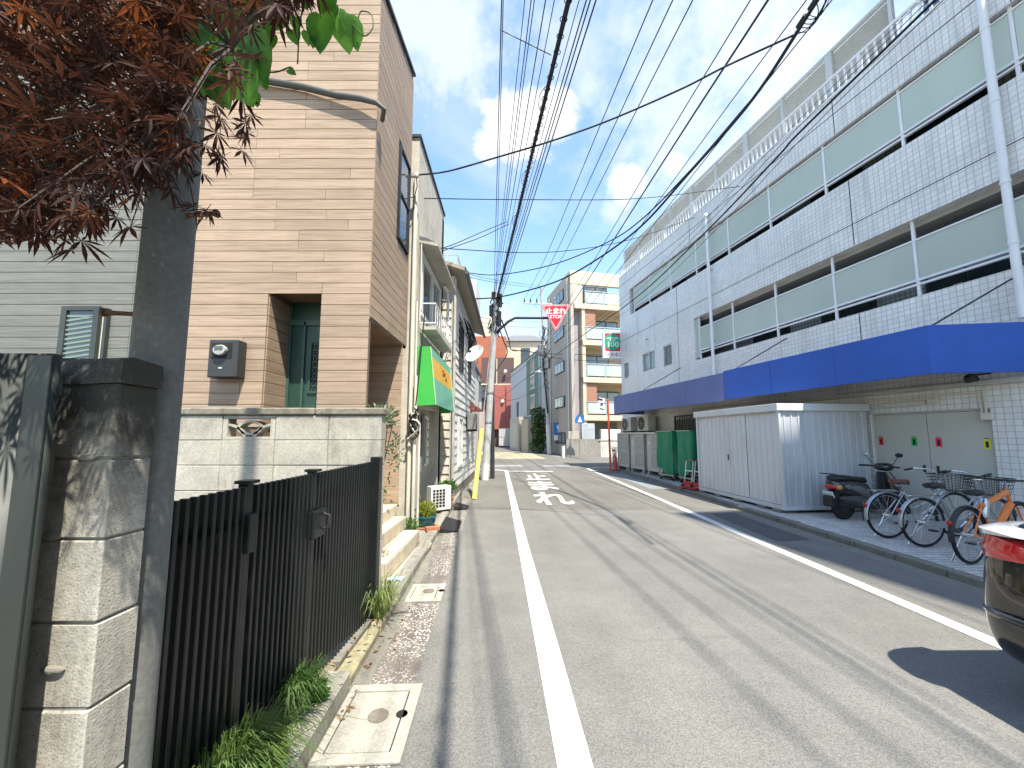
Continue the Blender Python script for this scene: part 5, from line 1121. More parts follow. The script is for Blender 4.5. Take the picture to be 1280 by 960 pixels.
# green shrub at the foot of the far pole
SB = thing('shrub', 'tall green shrub against the grey building porch', 'shrub', (2.55, 36.3, 0))
m1 = MB(); 
for zz in (.7, 1.5, 2.3, 3.0, 3.7): leafy_mass(m1, (rnd.uniform(-.15, .15), 0, zz), (.75, .6, .6), 420, .20, .10)
m1.build('foliage', LEAFSH, SB); MB().tube([(0, 0, 0), (.05, 0, 1.5), (0, 0, 3.4)], [.07, .05, .03], 6).build('stem', STEMM, SB)
# house masses down the side street so the junction does not open onto nothing
for (nm, lab, x, y, w_, d_, h_, m_) in (('corner_house', 'beige house down the side street to the right behind the tiled building', 13, 31, 12, 8, 9, CRB), ('side_house', 'grey house down the side street to the left behind the white flats', -22, 22, 12, 9, 8, GP)):
    t = thing(nm, lab, 'building', (x, y, 0)); MB().box(0, w_, 0, d_, 0, h_).build('wall', m_, t); MB().box(-.3, w_ + .3, -.3, d_ + .3, h_, h_ + .4).build('roof', RT, t); wn = MB().box(2, 4, -.06, -.002, 1, 2.6).build('window', STEEL_D, t); MB().box(2.1, 3.9, -.08, -.061, 1.1, 2.5).build('pane', GLASS, wn)

# taller neighbour next to the tiled building, behind the viewpoint; its shadow lies over the cycle bay
NB = thing('neighbour_building', 'tall unseen white building next to the tiled building, behind the viewpoint', 'building', (8.40, -1.15, 0), math.atan2(-.981, .194))
MB().box(0, 26, 0, 12, 0, 21.0).build('wall', WR, NB)  # unseen; walls kept white to bounce light into the shaded bay
for k in range(6):
    for j in range(6): wn = MB().box(1 + k * 4, 3.4 + k * 4, -.05, -.002, 1.2 + j * 3.1, 2.8 + j * 3.1).build('window', ALU, NB); MB().box(1.1 + k * 4, 3.3 + k * 4, -.07, -.051, 1.3 + j * 3.1, 2.7 + j * 3.1).build('pane', GLASS, wn)
# ------------------------------------------------------------------ storage shed
SHW = M('shed_white_steel', (.60, .62, .63), .42, .1, .05, 1.5, dirt=.5, dirtcol=(.40, .37, .32), stretch=(1, 1, .4)); SHG = M('shed_rib_steel', (.50, .52, .55), .45, .1, .06, 1.5, dirt=.55, dirtcol=(.30, .29, .27), stretch=(1, 1, .5))
SD = thing('storage_shed', 'white steel storage shed with sliding doors on blocks in the parking bay', 'shed', (5.16, 10.9, .07), math.atan2(-.997, .078))
SL, SDp, z0, z1 = 3.05, 1.95, .10, 2.06
MB().box(0.03, SL - .03, .05, SDp, z0 + .02, z1).build('body', SHG, SD)
MB().box(0, SL, 0, SDp, z0 - .04, z0 + .04).build('base_frame', SHW, SD, bevel=.004); MB().box(-.03, SL + .03, -.05, SDp + .03, z1 - .02, z1 + .13).build('roof_fascia', SHW, SD, bevel=.008)
for s in (0, SL - .06): MB().box(s, s + .06, -.003, .05, z0 + .04, z1 - .02).build('corner_post', SHW, SD, bevel=.004)
for i, (a, b_, y) in enumerate(((.07, .62, .028), (.62, 1.42, .012), (1.42, 2.02, .012), (2.02, 2.98, .028))):
    d = MB().box(a, b_ - .012, y, y + .018, z0 + .05, z1 - .03).build('sliding_door', SHW, SD, bevel=.003)
    for k in range(int((b_ - a) / .17)): MB().box(a + .1 + k * .17, a + .108 + k * .17, y - .004, y + .001, z0 + .07, z1 - .05).build('rib', SHG, d)
    if i == 1: MB().box(b_ - .09, b_ - .05, y - .01, y - .0005, .95, 1.08).build('handle', STEEL_D, d)
MB().box(0.06, SL - .06, -.001, .012, z1 - .06, z1 - .021).build('door_track', STEEL, SD)
k = 0
while .12 + k * .155 < SDp - .05: MB().box(SL - .031, SL - .018, .12 + k * .155, .15 + k * .155, z0 + .05, z1 - .03).build('wall_rib', SHW, SD); k += 1
for s in (.15, .85, 1.6, 2.4, 2.85):
    for y in (.15, 1.7): inst('footing_block', boxmesh('footing_block', .19, .39, .12, CONC_D, .01), SD, (s, y, -.0))
# ------------------------------------------------------------------ large outdoor units
ACM = M('outdoor_unit_cream', (.50, .50, .46), .5, 0, .06, 2, dirt=.35, dirtcol=(.32, .31, .28), orand=.04); ACG = M('unit_grille', (.33, .34, .32), .6)
def big_unit(s, w_, label):
    e, nn = Vector((.194, -.981, 0)), Vector((.981, .194, 0)); o = Vector((5.47, 18.2, 0)) + e * s + nn * (-.34)
    t = thing('outdoor_unit', label, 'air conditioner', (o.x, o.y, .07), math.atan2(-.981, .194), 'large outdoor units against the tiled wall')
    MB().box(-w_ / 2, w_ / 2, -.22, .22, .16, 1.62).build('case', ACM, t, bevel=.012)
    for z_ in (.30, .92):
        g_ = MB().box(-w_ * .16, w_ * .44, -.235, -.2205, z_, z_ + .56).build('grille', ACG, t)
        for k in range(9): MB().box(-w_ * .15, w_ * .43, -.243, -.2355, z_ + .03 + k * .06, z_ + .048 + k * .06).build('grille_slat', ACM, g_)
    MB().box(-w_ * .46, -w_ * .2, -.228, -.2205, .25, 1.5).build('service_panel', ACM, t); MB().box(-w_ * .4, -w_ * .3, -.234, -.2285, 1.2, 1.3).build('label_plate', WHITE, t)
    for x in (-w_ * .4, w_ * .4): MB().box(x - .04, x + .04, -.24, .24, .06, .16).build('rail', STEEL, t); MB().box(x - .11, x + .11, -.26, .26, -.0, .06).build('footing', CONC, t, bevel=.01)
    MB().cyl((w_ / 2 + .05, -.1, .05), (w_ / 2 + .05, -.1, 1.7), .025, seg=8).build('pipe', STEEL, t)
for s, w_, l in ((.42, 1.0, 'tall cream outdoor unit next to the orange pole, first of three'), (1.72, 1.12, 'tall cream outdoor unit in the middle of the three against the tiled wall'), (3.02, 1.12, 'tall cream outdoor unit beside the green covered trolley')): big_unit(s, w_, l)
for s, l in ((.75, 'small fan unit on the shelf over the first tall outdoor unit'), (2.15, 'boxy fan unit on the shelf over the middle tall outdoor unit')):
    o = Vector((5.47, 18.2, 0)) + Vector((.194, -.981, 0)) * s + Vector((.981, .194, 0)) * (-.36); t = thing('outdoor_unit', l, 'air conditioner', (o.x, o.y, 1.76), math.atan2(-.981, .194), 'fan units on the shelf'); air_con(t, .85, .34, .66, ACM)
sh = thing('unit_shelf', 'steel shelf carrying the two fan units under the blue canopy', 'shelf', (5.47, 18.2, 0), math.atan2(-.981, .194)); MB().box(.1, 3.2, -.62, -.1, 1.715, 1.755).build('deck', STEEL, sh)
for s in (.1, 1.1, 2.36, 3.66): MB().box(s - .02, s + .02, -.645, -.605, .07, 1.72).build('leg', STEEL, sh)
MB().box(.1, 3.66, -.645, -.605, 1.68, 1.7155).build('rail', STEEL, sh)
# ------------------------------------------------------------------ green covered roll trolleys
GCL = M('green_tarpaulin', (.016, .215, .105), .55, 0, .15, 2.5, spec=.35)
def trolley(s, w_, label, tilt):
    e, nn = Vector((.194, -.981, 0)), Vector((.981, .194, 0)); o = Vector((5.47, 18.2, 0)) + e * s + nn * (-.66)
    t = thing('roll_trolley', label, 'trolley', (o.x, o.y, .07), math.atan2(-.981, .194) + tilt, 'covered roll trolleys beside the shed')
    MB().box(-w_ / 2, w_ / 2, -.28, .28, .16, .20).build('deck', STEEL, t)
    for x in (-1, 1):
        for y in (-1, 1):
            MB().cyl((x * w_ * .47, y * .26, .18), (x * w_ * .47, y * .26, 1.68), .014, seg=8).build('post', STEEL, t)
            c_ = MB().lathe([(.02, -.018), (.055, -.016), (.055, .016), (.02, .018)], (x * w_ * .4, y * .22, .055), 14, Matrix.Rotation(R(90), 3, 'Y')).build('castor', RUBBER, t, smooth=40); MB().box(x * w_ * .4 - .025, x * w_ * .4 + .025, y * .22 - .02, y * .22 + .02, .06, .16).build('fork', STEEL, c_)
    # draped cover: front, both sides and top, with hanging folds
    cov = MB(); nu, nv = 46, 14; path = []
    for i in range(nu + 1):
        u = i / nu * (w_ + 2 * .56)
        if u < .56: p = Vector((-w_ / 2 - .015, .28 - u, 0)); nrm = Vector((-1, 0, 0))
        elif u < .56 + w_: p = Vector((-w_ / 2 + (u - .56), -.295, 0)); nrm = Vector((0, -1, 0))
        else: p = Vector((w_ / 2 + .015, -.28 + (u - .56 - w_), 0)); nrm = Vector((1, 0, 0))
        path.append((p, nrm, u))
    for j in range(nv + 1):
        v = j / nv; z_ = 1.71 - v * (1.40 + .03 * math.sin(3 * v))
        for (p, nrm, u) in path:
            amp = .010 + .055 * v; d = amp * (math.sin(u * 11 + 2.2 * v + s * 3) + .5 * math.sin(u * 23 - 3 * v + s)) * .7 + .01 * math.sin(v * 9 + u * 4)
            cov.v.append(tuple(p + nrm * (d + .012) + Vector((0, 0, z_ - (.10 * v * math.sin(u * 4.3 + s * 2))))))
    n1 = nu + 1
    for j in range(nv):
        for i in range(nu): a = j * n1 + i; cov.f.append((a, a + 1, a + n1 + 1, a + n1))
    c_ = cov.build('cover', GCL, t, smooth=60); MB().box(-w_ / 2 - .02, w_ / 2 + .02, -.30, .29, 1.69, 1.715).build('cover_top', GCL, t, bevel=.012)
    MB().cyl((-w_ / 2, -.31, 1.70), (w_ / 2, -.31, 1.70), .012, seg=6).build('rope', CREAMP, t)
trolley(4.30, .86, 'green covered roll trolley next to the tall cream outdoor units', R(2)); trolley(5.42, .82, 'green covered roll trolley next to the white shed', R(-4))
# folded red hand trucks
RED = M('red_enamel', (.40, .02, .022), .4, spec=.5)
for i, (x, y, l) in enumerate(((5.02, 11.45, 'red and white folding hand truck beside the trolley cover'), (5.14, 11.12, 'red and white folding hand truck touching the shed corner'))):
    t = thing('hand_truck', l, 'hand truck', (x, y, .07), R(-68), 'folding hand trucks by the shed')
    for sx in (-.13, .13):
        MB().tube([(sx, .10, .06), (sx, .16, .42), (sx, .22, .80)], .013, 8).build('upright', WHITE, t, smooth=40)
        w_ = MB().lathe([(.02, -.02), (.07, -.018), (.075, 0), (.07, .018), (.02, .02)], (sx * 1.25, .1, .075), 16, Matrix.Rotation(R(90), 3, 'Y')).build('wheel', RUBBER, t, smooth=40); MB().lathe([(.0, -.023), (.035, -.022), (.035, .022), (0, .023)], (sx * 1.25, .1, .075), 12, Matrix.Rotation(R(90), 3, 'Y')).build('hub', RED, w_)
    MB().tube([(-.13, .22, .80), (-.10, .23, .83), (.10, .23, .83), (.13, .22, .80)], .014, 8).build('handle', RED, t, smooth=40); MB().box(-.15, .15, -.12, .1, .04, .075).build('toe_plate', RED, t, bevel=.006); MB().box(-.14, .14, .08, .13, .10, .22).build('cross_plate', RED, t, bevel=.006); MB().box(-.13, .13, .17, .19, .50, .53).build('cross_bar', WHITE, t)
# ------------------------------------------------------------------ orange post and traffic cone at the corner
ORP = M('orange_post_paint', (.55, .10, .035), .5, 0, .1, 3, dirt=.2, dirtcol=(.4, .16, .1))
op = thing('sign_post', 'tall orange steel post with a small white plate at the junction corner', 'post', (4.45, 17.75, .0))
MB().cyl((0, 0, 0), (-.05, 0, 3.25), .045, seg=12).build('shaft', ORP, op, smooth=40); MB().cyl((-.05, 0, 3.25), (-.05, 0, 3.3), .05, seg=12).build('cap', STEEL, op); MB().bar((-.05, 0, 3.05), (-.28, 0, 3.10), .03).build('bracket', STEEL, op)
pt = MB().obox((-.36, 0, 3.05), (.30, .03, .58), Matrix.Rotation(R(12), 3, 'Y')).build('plate', WHITE, op, bevel=.006); MB().obox((-.40, -.018, 3.27), (.22, .004, .09), Matrix.Rotation(R(12), 3, 'Y')).build('plate_band', STEEL_D, pt); MB().obox((-.34, -.018, 3.05), (.12, .004, .14), Matrix.Rotation(R(12), 3, 'Y')).build('plate_mark', M('plate_blue', (.04, .08, .25), .5), pt); MB().obox((-.34, -.018, 2.83), (.20, .004, .05), Matrix.Rotation(R(12), 3, 'Y')).build('plate_band', STEEL_D, pt)
cn = thing('traffic_cone', 'faded red traffic cone behind the orange post', 'cone', (4.86, 18.4, .0)); MB().lathe([(.15, .03), (.13, .06), (.045, .66), (.03, .68), (0, .68)], (0, 0, 0), 20).build('cone', M('cone_red', (.50, .07, .06), .55, var=.15, scale=6), cn, smooth=40); MB().box(-.18, .18, -.18, .18, 0, .035).build('base', M('cone_base', (.35, .05, .05), .6), cn, bevel=.02)
# ------------------------------------------------------------------ bicycles
def bicycle(label, loc, rz, fcol, style, saddle_m, tyre_m=RUBBER):
    t = thing('bicycle', label, 'bicycle', loc, rz, 'bicycles parked under the canopy')
    Fm = fcol; WB_ = 1.10; rw = .335
    def wheel(x, steer=0):
        cx = Vector((x, 0, rw)); ring = lambda r_: [cx + Vector((r_ * math.cos(a), 0, r_ * math.sin(a))) for a in [i * 2 * math.pi / 36 for i in range(36)]]
        w_ = MB().tube(ring(rw - .035), .010, 6, closed=True).build('wheel', ALU, t, smooth=50)
        MB().tube(ring(rw - .019), .021, 8, closed=True).build('tyre', tyre_m, w_, smooth=50)
        sp = MB()
        for k in range(18):
            a = k * 2 * math.pi / 18; b_ = a + (.5 if k % 2 else -.5); sp.tube([cx + Vector((.02 * math.cos(b_), .025 if k % 4 < 2 else -.025, .02 * math.sin(b_))), cx + Vector(((rw - .04) * math.cos(a), 0, (rw - .04) * math.sin(a)))], .0017, 3, cap=False)
        sp.build('spokes', CHROME, w_); MB().cyl(cx + Vector((0, -.05, 0)), cx + Vector((0, .05, 0)), .022, seg=10).build('hub', CHROME, w_, smooth=40)
    wheel(0); wheel(WB_)
    bb = Vector((.46, 0, .28)); sx = Vector((.26, 0, .80)) ; hd = Vector((.88, 0, .86)); hb = Vector((.935, 0, .66))
    fr = MB(); T = lambda a, b_, r_, **k: fr.tube([a, b_], r_, 8, **k)
    T(bb, Vector((.30, 0, .70)), .016); T(hd, hb, .019)
    if style == 'city': fr.tube([hb + Vector((0, 0, .03)), Vector((.74, 0, .44)), bb + Vector((.05, 0, .04)), bb], .021, 8); fr.tube([hb + Vector((-.01, 0, .10)), Vector((.70, 0, .54)), Vector((.40, 0, .43))], .012, 8)
    else: T(hd - Vector((0, 0, .05)), Vector((.30, 0, .66)), .032); T(hb, bb, .040)
    for y in (-.05, .05): T(Vector((0, y, rw)), bb + Vector((-.03, y * .5, 0)), .009); T(Vector((0, y, rw)), Vector((.295, y * .25, .68)), .008)
    fr.build('frame', Fm, t, smooth=50)
    fk = MB(); fk.tube([hb, hb + Vector((.02, 0, -.03))], .016, 8)
    for y in (-.05, .05): fk.tube([hb + Vector((.015, y, -.03)), Vector((1.0, y, .5)), Vector((WB_, y, rw))], [.012, .011, .008], 8)
    fk.build('fork', Fm if style != 'city' else CHROME, t, smooth=50)
    MB().tube([Vector((.30, 0, .68)), sx], .013, 8).build('seat_post', CHROME, t, smooth=40)
    sd_ = MB().loft([[Vector((sx.x + dx, y * w_, sx.z + .03 + dz + h_)) for (y, h_) in ((-1, 0), (-.8, .03), (0, .045), (.8, .03), (1, 0), (.6, -.03), (-.6, -.03))] for dx, w_, dz in ((-.13, .05, .0), (-.11, .09, .0), (-.04, .095, .0), (.04, .05, -.005), (.12, .024, -.01), (.14, .012, -.015))]).build('saddle', saddle_m, t, smooth=60)
    MB().tube([(sx.x - .06, 0, sx.z - .02), (sx.x - .02, 0, sx.z + .01)], .03, 8).build('saddle_springs', CHROME, sd_)
    st = hd + Vector((-.02, 0, .10)); MB().tube([hd, st], .012, 8).build('stem', CHROME, t)
    if style == 'city': hbp = [(-.20, -.27, .03), (-.06, -.25, .06), (.04, -.14, .05), (.05, 0, .0), (.04, .14, .05), (-.06, .25, .06), (-.20, .27, .03)]
    else: hbp = [(-.05, -.31, .03), (.0, -.16, .01), (.0, 0, 0), (.0, .16, .01), (-.05, .31, .03)]
    hbar = MB().tube([st + Vector(p) for p in hbp], .011, 8).build('handlebar', CHROME if style == 'city' else BLACK, t, smooth=50)
    for i in (0, -1):
        a = st + Vector(hbp[i]); b_ = st + Vector(hbp[1 if i == 0 else -2]); MB().tube([a + (a - b_).normalized() * .01, a.lerp(b_, .75)], .017, 8).build('grip', BLACK, hbar, smooth=40)
        MB().tube([a.lerp(b_, .9), a.lerp(b_, .6) + Vector((.06, 0, -.03)), a.lerp(b_, .1) + Vector((.05, 0, -.05))], .005, 5).build('brake_lever', CHROME, hbar)
    def fender(x, a0, a1, m_):
        mb = MB(); pts = [R(a0 + (a1 - a0) * i / 16) for i in range(17)]; 
        rings = [[Vector((x + (rw + o_) * math.cos(a), y, rw + (rw + o_) * math.sin(a))) for y, o_ in ((-.03, .004), (-.018, .016), (0, .02), (.018, .016), (.03, .004), (0, .013))] for a in pts]
        mb.loft(rings).build('mudguard', m_, t, smooth=60)
    fm_ = CHROME if style == 'city' else BLACK
    fender(0, 20, 190, M('silver_mudguard', (.36, .38, .39), .35, .6, .05) if style == 'city' else BLACK); fender(WB_, 10, 150, M('silver_mudguard', (.5, .5, .5)) if style == 'city' else BLACK)
    MB().ball((-.345, 0, .50), (.02, .03, .035), 8, 6).build('reflector', M('reflector_red', (.35, .02, .015), .2), t, smooth=60)
    if style == 'city':
        rk = MB()
        for y in (-.06, .06): rk.tube([(.24, y, .70), (-.20, y, .71), (-.22, y * .5, .70)], .006, 6); rk.tube([(-.12, y, .71), (0, y * .9, rw + .01)], .005, 6)
        for x in (-.15, -.02, .11): rk.tube([(x, -.06, .71), (x, .06, .71)], .005, 6)
        rk.build('rear_rack', CHROME, t)
        # wire basket over the front wheel
        B0 = Vector((1.02, 0, .70)); bs = MB(); W1, W0, D1, D0, Hh = .20, .15, .15, .10, .24
        def rim(z, f_): w_ = W0 + (W1 - W0) * f_; d_ = D0 + (D1 - D0) * f_; return [B0 + Vector((sx_ * d_ + .05, sy * w_, z)) for sx_, sy in ((-1, -1), (1, -1), (1, 1), (-1, 1))]
        for k in range(6): f_ = k / 5; bs.tube(rim(Hh * f_, f_), .004 if k < 5 else .007, 5, closed=True)
        lo, hi = rim(0, 0), rim(Hh, 1)
        for i in range(4):
            for k in range(7): bs.tube([lo[i].lerp(lo[(i + 1) % 4], k / 7), hi[i].lerp(hi[(i + 1) % 4], k / 7)], .003, 4, cap=False)
        for k in range(1, 5): bs.tube([lo[0].lerp(lo[3], k / 5), lo[1].lerp(lo[2], k / 5)], .003, 4, cap=False)
        bs.build('basket', BLACK, t)
        MB().tube([hb + Vector((.03, 0, .04)), B0 + Vector((.05, 0, -.01))], .008, 6).build('basket_stay', CHROME, t)
        MB().prism([(.0, -.035), (.48, -.05), (.55, 0), (.48, .06), (.0, .035), (-.04, 0)], lambda u, v: (u, -.065, .31 + v), lambda u, v: (u, -.055, .31 + v)).build('chain_guard', Fm, t)
    else:
        for k in range(3): MB().tube([(.30 + .2 * k, 0, .66 + .045 * k), (.34 + .2 * k, .02, .70 + .045 * k), (.4 + .2 * k, 0, .70 + .045 * k)], .005, 5).build('cable', BLACK, t)
        MB().lathe([(.04, 0), (.045, .01), (.045, .20), (.03, .24), (0, .25)], (.33, -.0, .52), 14, Matrix.Rotation(R(18), 3, 'Y')).build('bottle', ALU, t, smooth=40)
    ck = MB().lathe([(.085, -.004), (.09, 0), (.085, .004), (.03, .005), (.03, -.005)], (bb.x, -.05, bb.z), 24, Matrix.Rotation(R(90), 3, 'X')).build('chainring', STEEL_D, t)
    for y, a in ((-.08, 35), (.08, 215)):
        e = bb + Vector((.17 * math.cos(R(a)), y, .17 * math.sin(R(a)))); MB().tube([bb + Vector((0, y, 0)), e], .009, 6).build('crank', CHROME, ck); MB().obox(e + Vector((0, .05 if y > 0 else -.05, 0)), (.085, .09, .02)).build('pedal', BLACK, ck)
    MB().tube([(.02, .07, rw - .02), (-.10, .13, .005)], .008, 6).build('kickstand', CHROME, t)
    return t
BRW = M('brown_leather', (.10, .035, .022), .5, spec=.5); BLL = M('black_vinyl', (.02, .02, .022), .4)
SILF = M('silver_frame', (.52, .53, .53), .3, .5, .05); DARKF = M('pearl_grey_frame', (.36, .37, .38), .3, .4, .05); ORF = M('orange_frame', (.78, .20, .03), .32, 0, .05, 4, coat=.5)
bicycle('silver city bicycle with a brown saddle next to the black scooter', (5.68, 6.02, .07), R(3), SILF, 'city', BRW)
bicycle('silver city bicycle with a black saddle and rear rack between brown-saddled and orange bicycles', (5.72, 5.55, .07), R(4), DARKF, 'city', BLL)
bicycle('orange bicycle with straight black handlebar behind the black car', (5.52, 4.83, .07), R(17), ORF, 'sport', BLL)
bicycle('dark bicycle standing far off past the orange post', (5.4, 20.8, 0), R(70), DARKF, 'city', BLL)
# ------------------------------------------------------------------ black scooter
SC = thing('scooter', 'black and grey motor scooter parked against the white shed', 'scooter', (6.12, 7.34, .07), R(6))
BKP = M('black_gloss', (.012, .012, .014), .22, 0, .1, 3, coat=.6, spec=.6); GYP = M('graphite_panel', (.16, .165, .165), .3, .35, .06, 3, coat=.3)
def rings(st, n=14):
    out = []
    for (x, z0, z1, hw, ex) in st:
        r_ = []
        for i in range(n):
            a = 2 * math.pi * i / n; c, s_ = math.cos(a), math.sin(a); f_ = lambda v: math.copysign(abs(v) ** ex, v)
            r_.append(Vector((x, f_(c) * hw, (z0 + z1) / 2 + f_(s_) * (z1 - z0) / 2)))
        out.append(r_)
    return out
for x, nm in ((0, 'wheel'), (1.19, 'wheel')):
    w_ = MB().lathe([(.10, -.045), (.15, -.05), (.20, -.045), (.222, -.02), (.225, 0), (.222, .02), (.20, .045), (.15, .05), (.10, .045)], (x, 0, .225), 28, Matrix.Rotation(R(90), 3, 'X')).build('wheel', RUBBER, SC, smooth=40)
    MB().lathe([(.0, -.04), (.05, -.05), (.13, -.035), (.145, -.045), (.145, .045), (.13, .035), (.05, .05), (0, .04)], (x, 0, .225), 20, Matrix.Rotation(R(90), 3, 'X')).build('rim', STEEL_D, w_, smooth=40)
MB().loft(rings([(-.24, .58, .72, .07, .8), (-.16, .46, .74, .13, .8), (.05, .42, .75, .16, .7), (.3, .42, .72, .15, .7), (.44, .34, .66, .14, .7), (.52, .28, .5, .12, .7)])).build('rear_body', BKP, SC, smooth=60)
for y in (-1, 1): MB().loft([[p + Vector((0, y * .035, 0)) for p in r_] for r_ in rings([(-.10, .57, .66, .10, .8), (.0, .52, .68, .125, .75), (.22, .46, .66, .13, .75), (.40, .38, .60, .12, .75), (.46, .36, .48, .10, .8)])]).build('side_panel', GYP, SC, smooth=60)
MB().loft(rings([(-.24, .72, .76, .05, .8), (-.18, .70, .80, .12, .7), (.05, .71, .81, .14, .7), (.25, .70, .78, .13, .7), (.42, .68, .77, .10, .7), (.48, .66, .72, .06, .8)])).build('seat', BLL, SC, smooth=60)
MB().loft(rings([(.38, .20, .30, .14, .6), (.6, .19, .27, .15, .6), (.85, .20, .28, .15, .6), (.93, .24, .36, .13, .7)])).build('floorboard', BLACK, SC, smooth=60)
def tring(st, n=14):
    out = []
    for (c, hx, hw) in st: out.append([Vector((c[0] + math.sin(2 * math.pi * i / n) * hx, math.cos(2 * math.pi * i / n) * hw, c[1])) for i in range(n)])
    return out
MB().loft(tring([((.90, .28), .05, .13), ((.95, .42), .08, .19), ((.96, .60), .10, .20), ((.93, .76), .085, .165), ((.90, .86), .07, .12)])).build('leg_shield', BKP, SC, smooth=60)
MB().loft(tring([((1.04, .44), .09, .10), ((1.06, .58), .10, .13), ((1.03, .72), .07, .11), ((1.0, .80), .03, .06)])).build('front_cowl', BKP, SC, smooth=60)
MB().loft(rings([(.98, .40, .46, .04, .8), (1.1, .43, .48, .065, .7), (1.25, .42, .47, .065, .7), (1.38, .30, .36, .05, .8)])).build('front_mudguard', BKP, SC, smooth=60)
for y in (-.05, .05): MB().tube([(1.0, y, .62), (1.1, y * 1.3, .45), (1.19, y * 1.3, .225)], .02, 8).build('fork', STEEL_D, SC, smooth=40)
hb_ = MB().loft(rings([(.80, .92, .97, .08, .8), (.86, .88, 1.02, .14, .7), (.95, .87, 1.03, .15, .7), (1.02, .90, .99, .10, .8)])).build('handlebar_cowl', BKP, SC, smooth=60)
for y in (-1, 1):
    MB().tube([(.88, y * .12, .96), (.84, y * .24, .965), (.80, y * .36, .96)], [.014, .017, .018], 8).build('grip', BLACK, hb_, smooth=40); MB().tube([(.90, y * .16, .97), (.92, y * .26, .955), (.90, y * .35, .95)], .006, 5).build('brake_lever', STEEL, hb_)
    m_ = MB().tube([(.90, y * .18, 1.0), (.89, y * .24, 1.08), (.88, y * .30, 1.15)], .006, 6).build('mirror_stalk', BLACK, SC); MB().ball((.875, y * .32, 1.18), (.018, .07, .042), 12, 8).build('mirror', CHROME if y > 0 else BLACK, m_, smooth=60)
MB().box(.955, .975, -.03, .03, .70, .735).build('badge', WHITE, SC)
tl = MB().ball((-.20, 0, .60), (.07, .12, .055), 14, 8).build('tail_light', M('tail_red', (.45, .02, .02), .15, coat=.5), SC, smooth=60)
for y in (-1, 1): MB().ball((-.17, y * .13, .595), (.06, .045, .045), 10, 6).build('indicator', M('indicator_amber', (.55, .22, .08), .2), tl, smooth=60)
pl2 = MB().obox((-.275, 0, .46), (.012, .21, .115), Matrix.Rotation(R(-18), 3, 'Y')).build('number_plate', WHITE, SC, bevel=.004)
for k, y in enumerate((-.06, -.02, .02, .06)): MB().obox((-.2835, y, .452), (.003, .02, .045), Matrix.Rotation(R(-18), 3, 'Y')).build('plate_print', M('plate_print', (.35, .38, .42), .6), pl2)
MB().prism([(-.30, .42), (-.20, .52), (-.12, .50), (-.26, .24), (-.31, .24)], lambda u, v: (u, -.09, v), lambda u, v: (u, .09, v)).build('rear_mudguard', BLACK, SC)
MB().loft(rings([(-.12, .26, .42, .09, .8), (.1, .20, .50, .12, .8), (.35, .18, .48, .13, .8), (.56, .20, .36, .12, .8)])).build('engine', M('engine_metal', (.10, .10, .10), .5, .5), SC, smooth=60)
MB().tube([(.3, -.12, .26), (.1, -.15, .30), (-.15, -.15, .36)], [.03, .045, .04], 10).build('exhaust', STEEL_D, SC, smooth=50)
MB().tube([(.3, -.08, .2), (.25, -.14, .0)], .012, 6).build('centre_stand', STEEL_D, SC); MB().tube([(.3, .08, .2), (.25, .14, .0)], .012, 6).build('centre_stand', STEEL_D, SC)
rk = MB()
for y in (-.07, .07): rk.tube([(-.05, y, .79), (-.2, y, .83), (-.36, y * .8, .84)], .009, 6)
rk.tube([(-.36, -.056, .84), (-.36, .056, .84)], .009, 6); rk.tube([(-.2, -.07, .83), (-.2, .07, .83)], .009, 6); rk.build('rear_rack', BLACK, SC)
# ------------------------------------------------------------------ black saloon car leaving the frame
CAR = thing('car', 'glossy black saloon car with a red tail light at the roadside', 'car', (3.80, 2.66, 0), R(-90))
CARP = M('car_black', (.006, .006, .007), .16, 0, .08, 2, coat=1.0, spec=.6)
def car_ring(x, hw, zb, zs, zt, crown, n=9):
    """half-profile mirrored: sill, flank bulge, shoulder, top"""
    P = [(0, zb), (hw * .72, zb), (hw * .90, zb + .05), (hw * .975, zb + .16), (hw, zb + (zs - zb) * .45), (hw * .985, zb + (zs - zb) * .72), (hw * .955, zs), (hw * .90, zs + (zt - zs) * .6), (hw * .74, zt), (hw * .35, zt + crown), (0, zt + crown * 1.2)]
    return [Vector((x, -y, z)) for y, z in P] + [Vector((x, y, z)) for y, z in reversed(P[1:-1])]
ST = [(.0, .60, .34, .78, .84, .01), (.012, .70, .26, .80, .98, .012), (.05, .785, .20, .84, 1.03, .015), (.13, .835, .18, .88, 1.055, .02), (.3, .855, .18, .90, 1.07, .025), (.6, .86, .19, .91, 1.08, .03), (1.3, .86, .2, .92, 1.06, .03), (2.6, .86, .2, .92, 1.0, .03), (3.3, .855, .2, .9, .96, .04), (4.0, .83, .2, .82, .87, .04), (4.3, .74, .24, .68, .76, .03), (4.42, .58, .32, .56, .62, .02)]
body = MB().loft([car_ring(*s) for s in ST]).build('body', CARP, CAR, smooth=70); sb = body.modifiers.new('sub', 'SUBSURF'); sb.levels = 2; sb.render_levels = 2
cab = MB().loft([[Vector((x, s * y, z)) for s, y, z in ((-1, hw, zb), (-1, hw * .97, zb + (zt - zb) * .5), (-1, tw, zt - .03), (-1, tw * .8, zt), (1, tw * .8, zt), (1, tw, zt - .03), (1, hw * .97, zb + (zt - zb) * .5), (1, hw, zb))] for x, hw, tw, zb, zt in ((.55, .70, .62, 1.04, 1.08), (1.0, .74, .60, 1.04, 1.34), (1.4, .76, .60, 1.03, 1.45), (2.2, .76, .60, 1.0, 1.47), (2.8, .75, .58, .98, 1.38), (3.3, .72, .60, .94, 1.02))]).build('cabin', GLASS, CAR, smooth=50)
MB().box(1.35, 2.3, -.56, .56, 1.43, 1.475, top=(.03, .03)).build('roof', CARP, cab, bevel=.02)
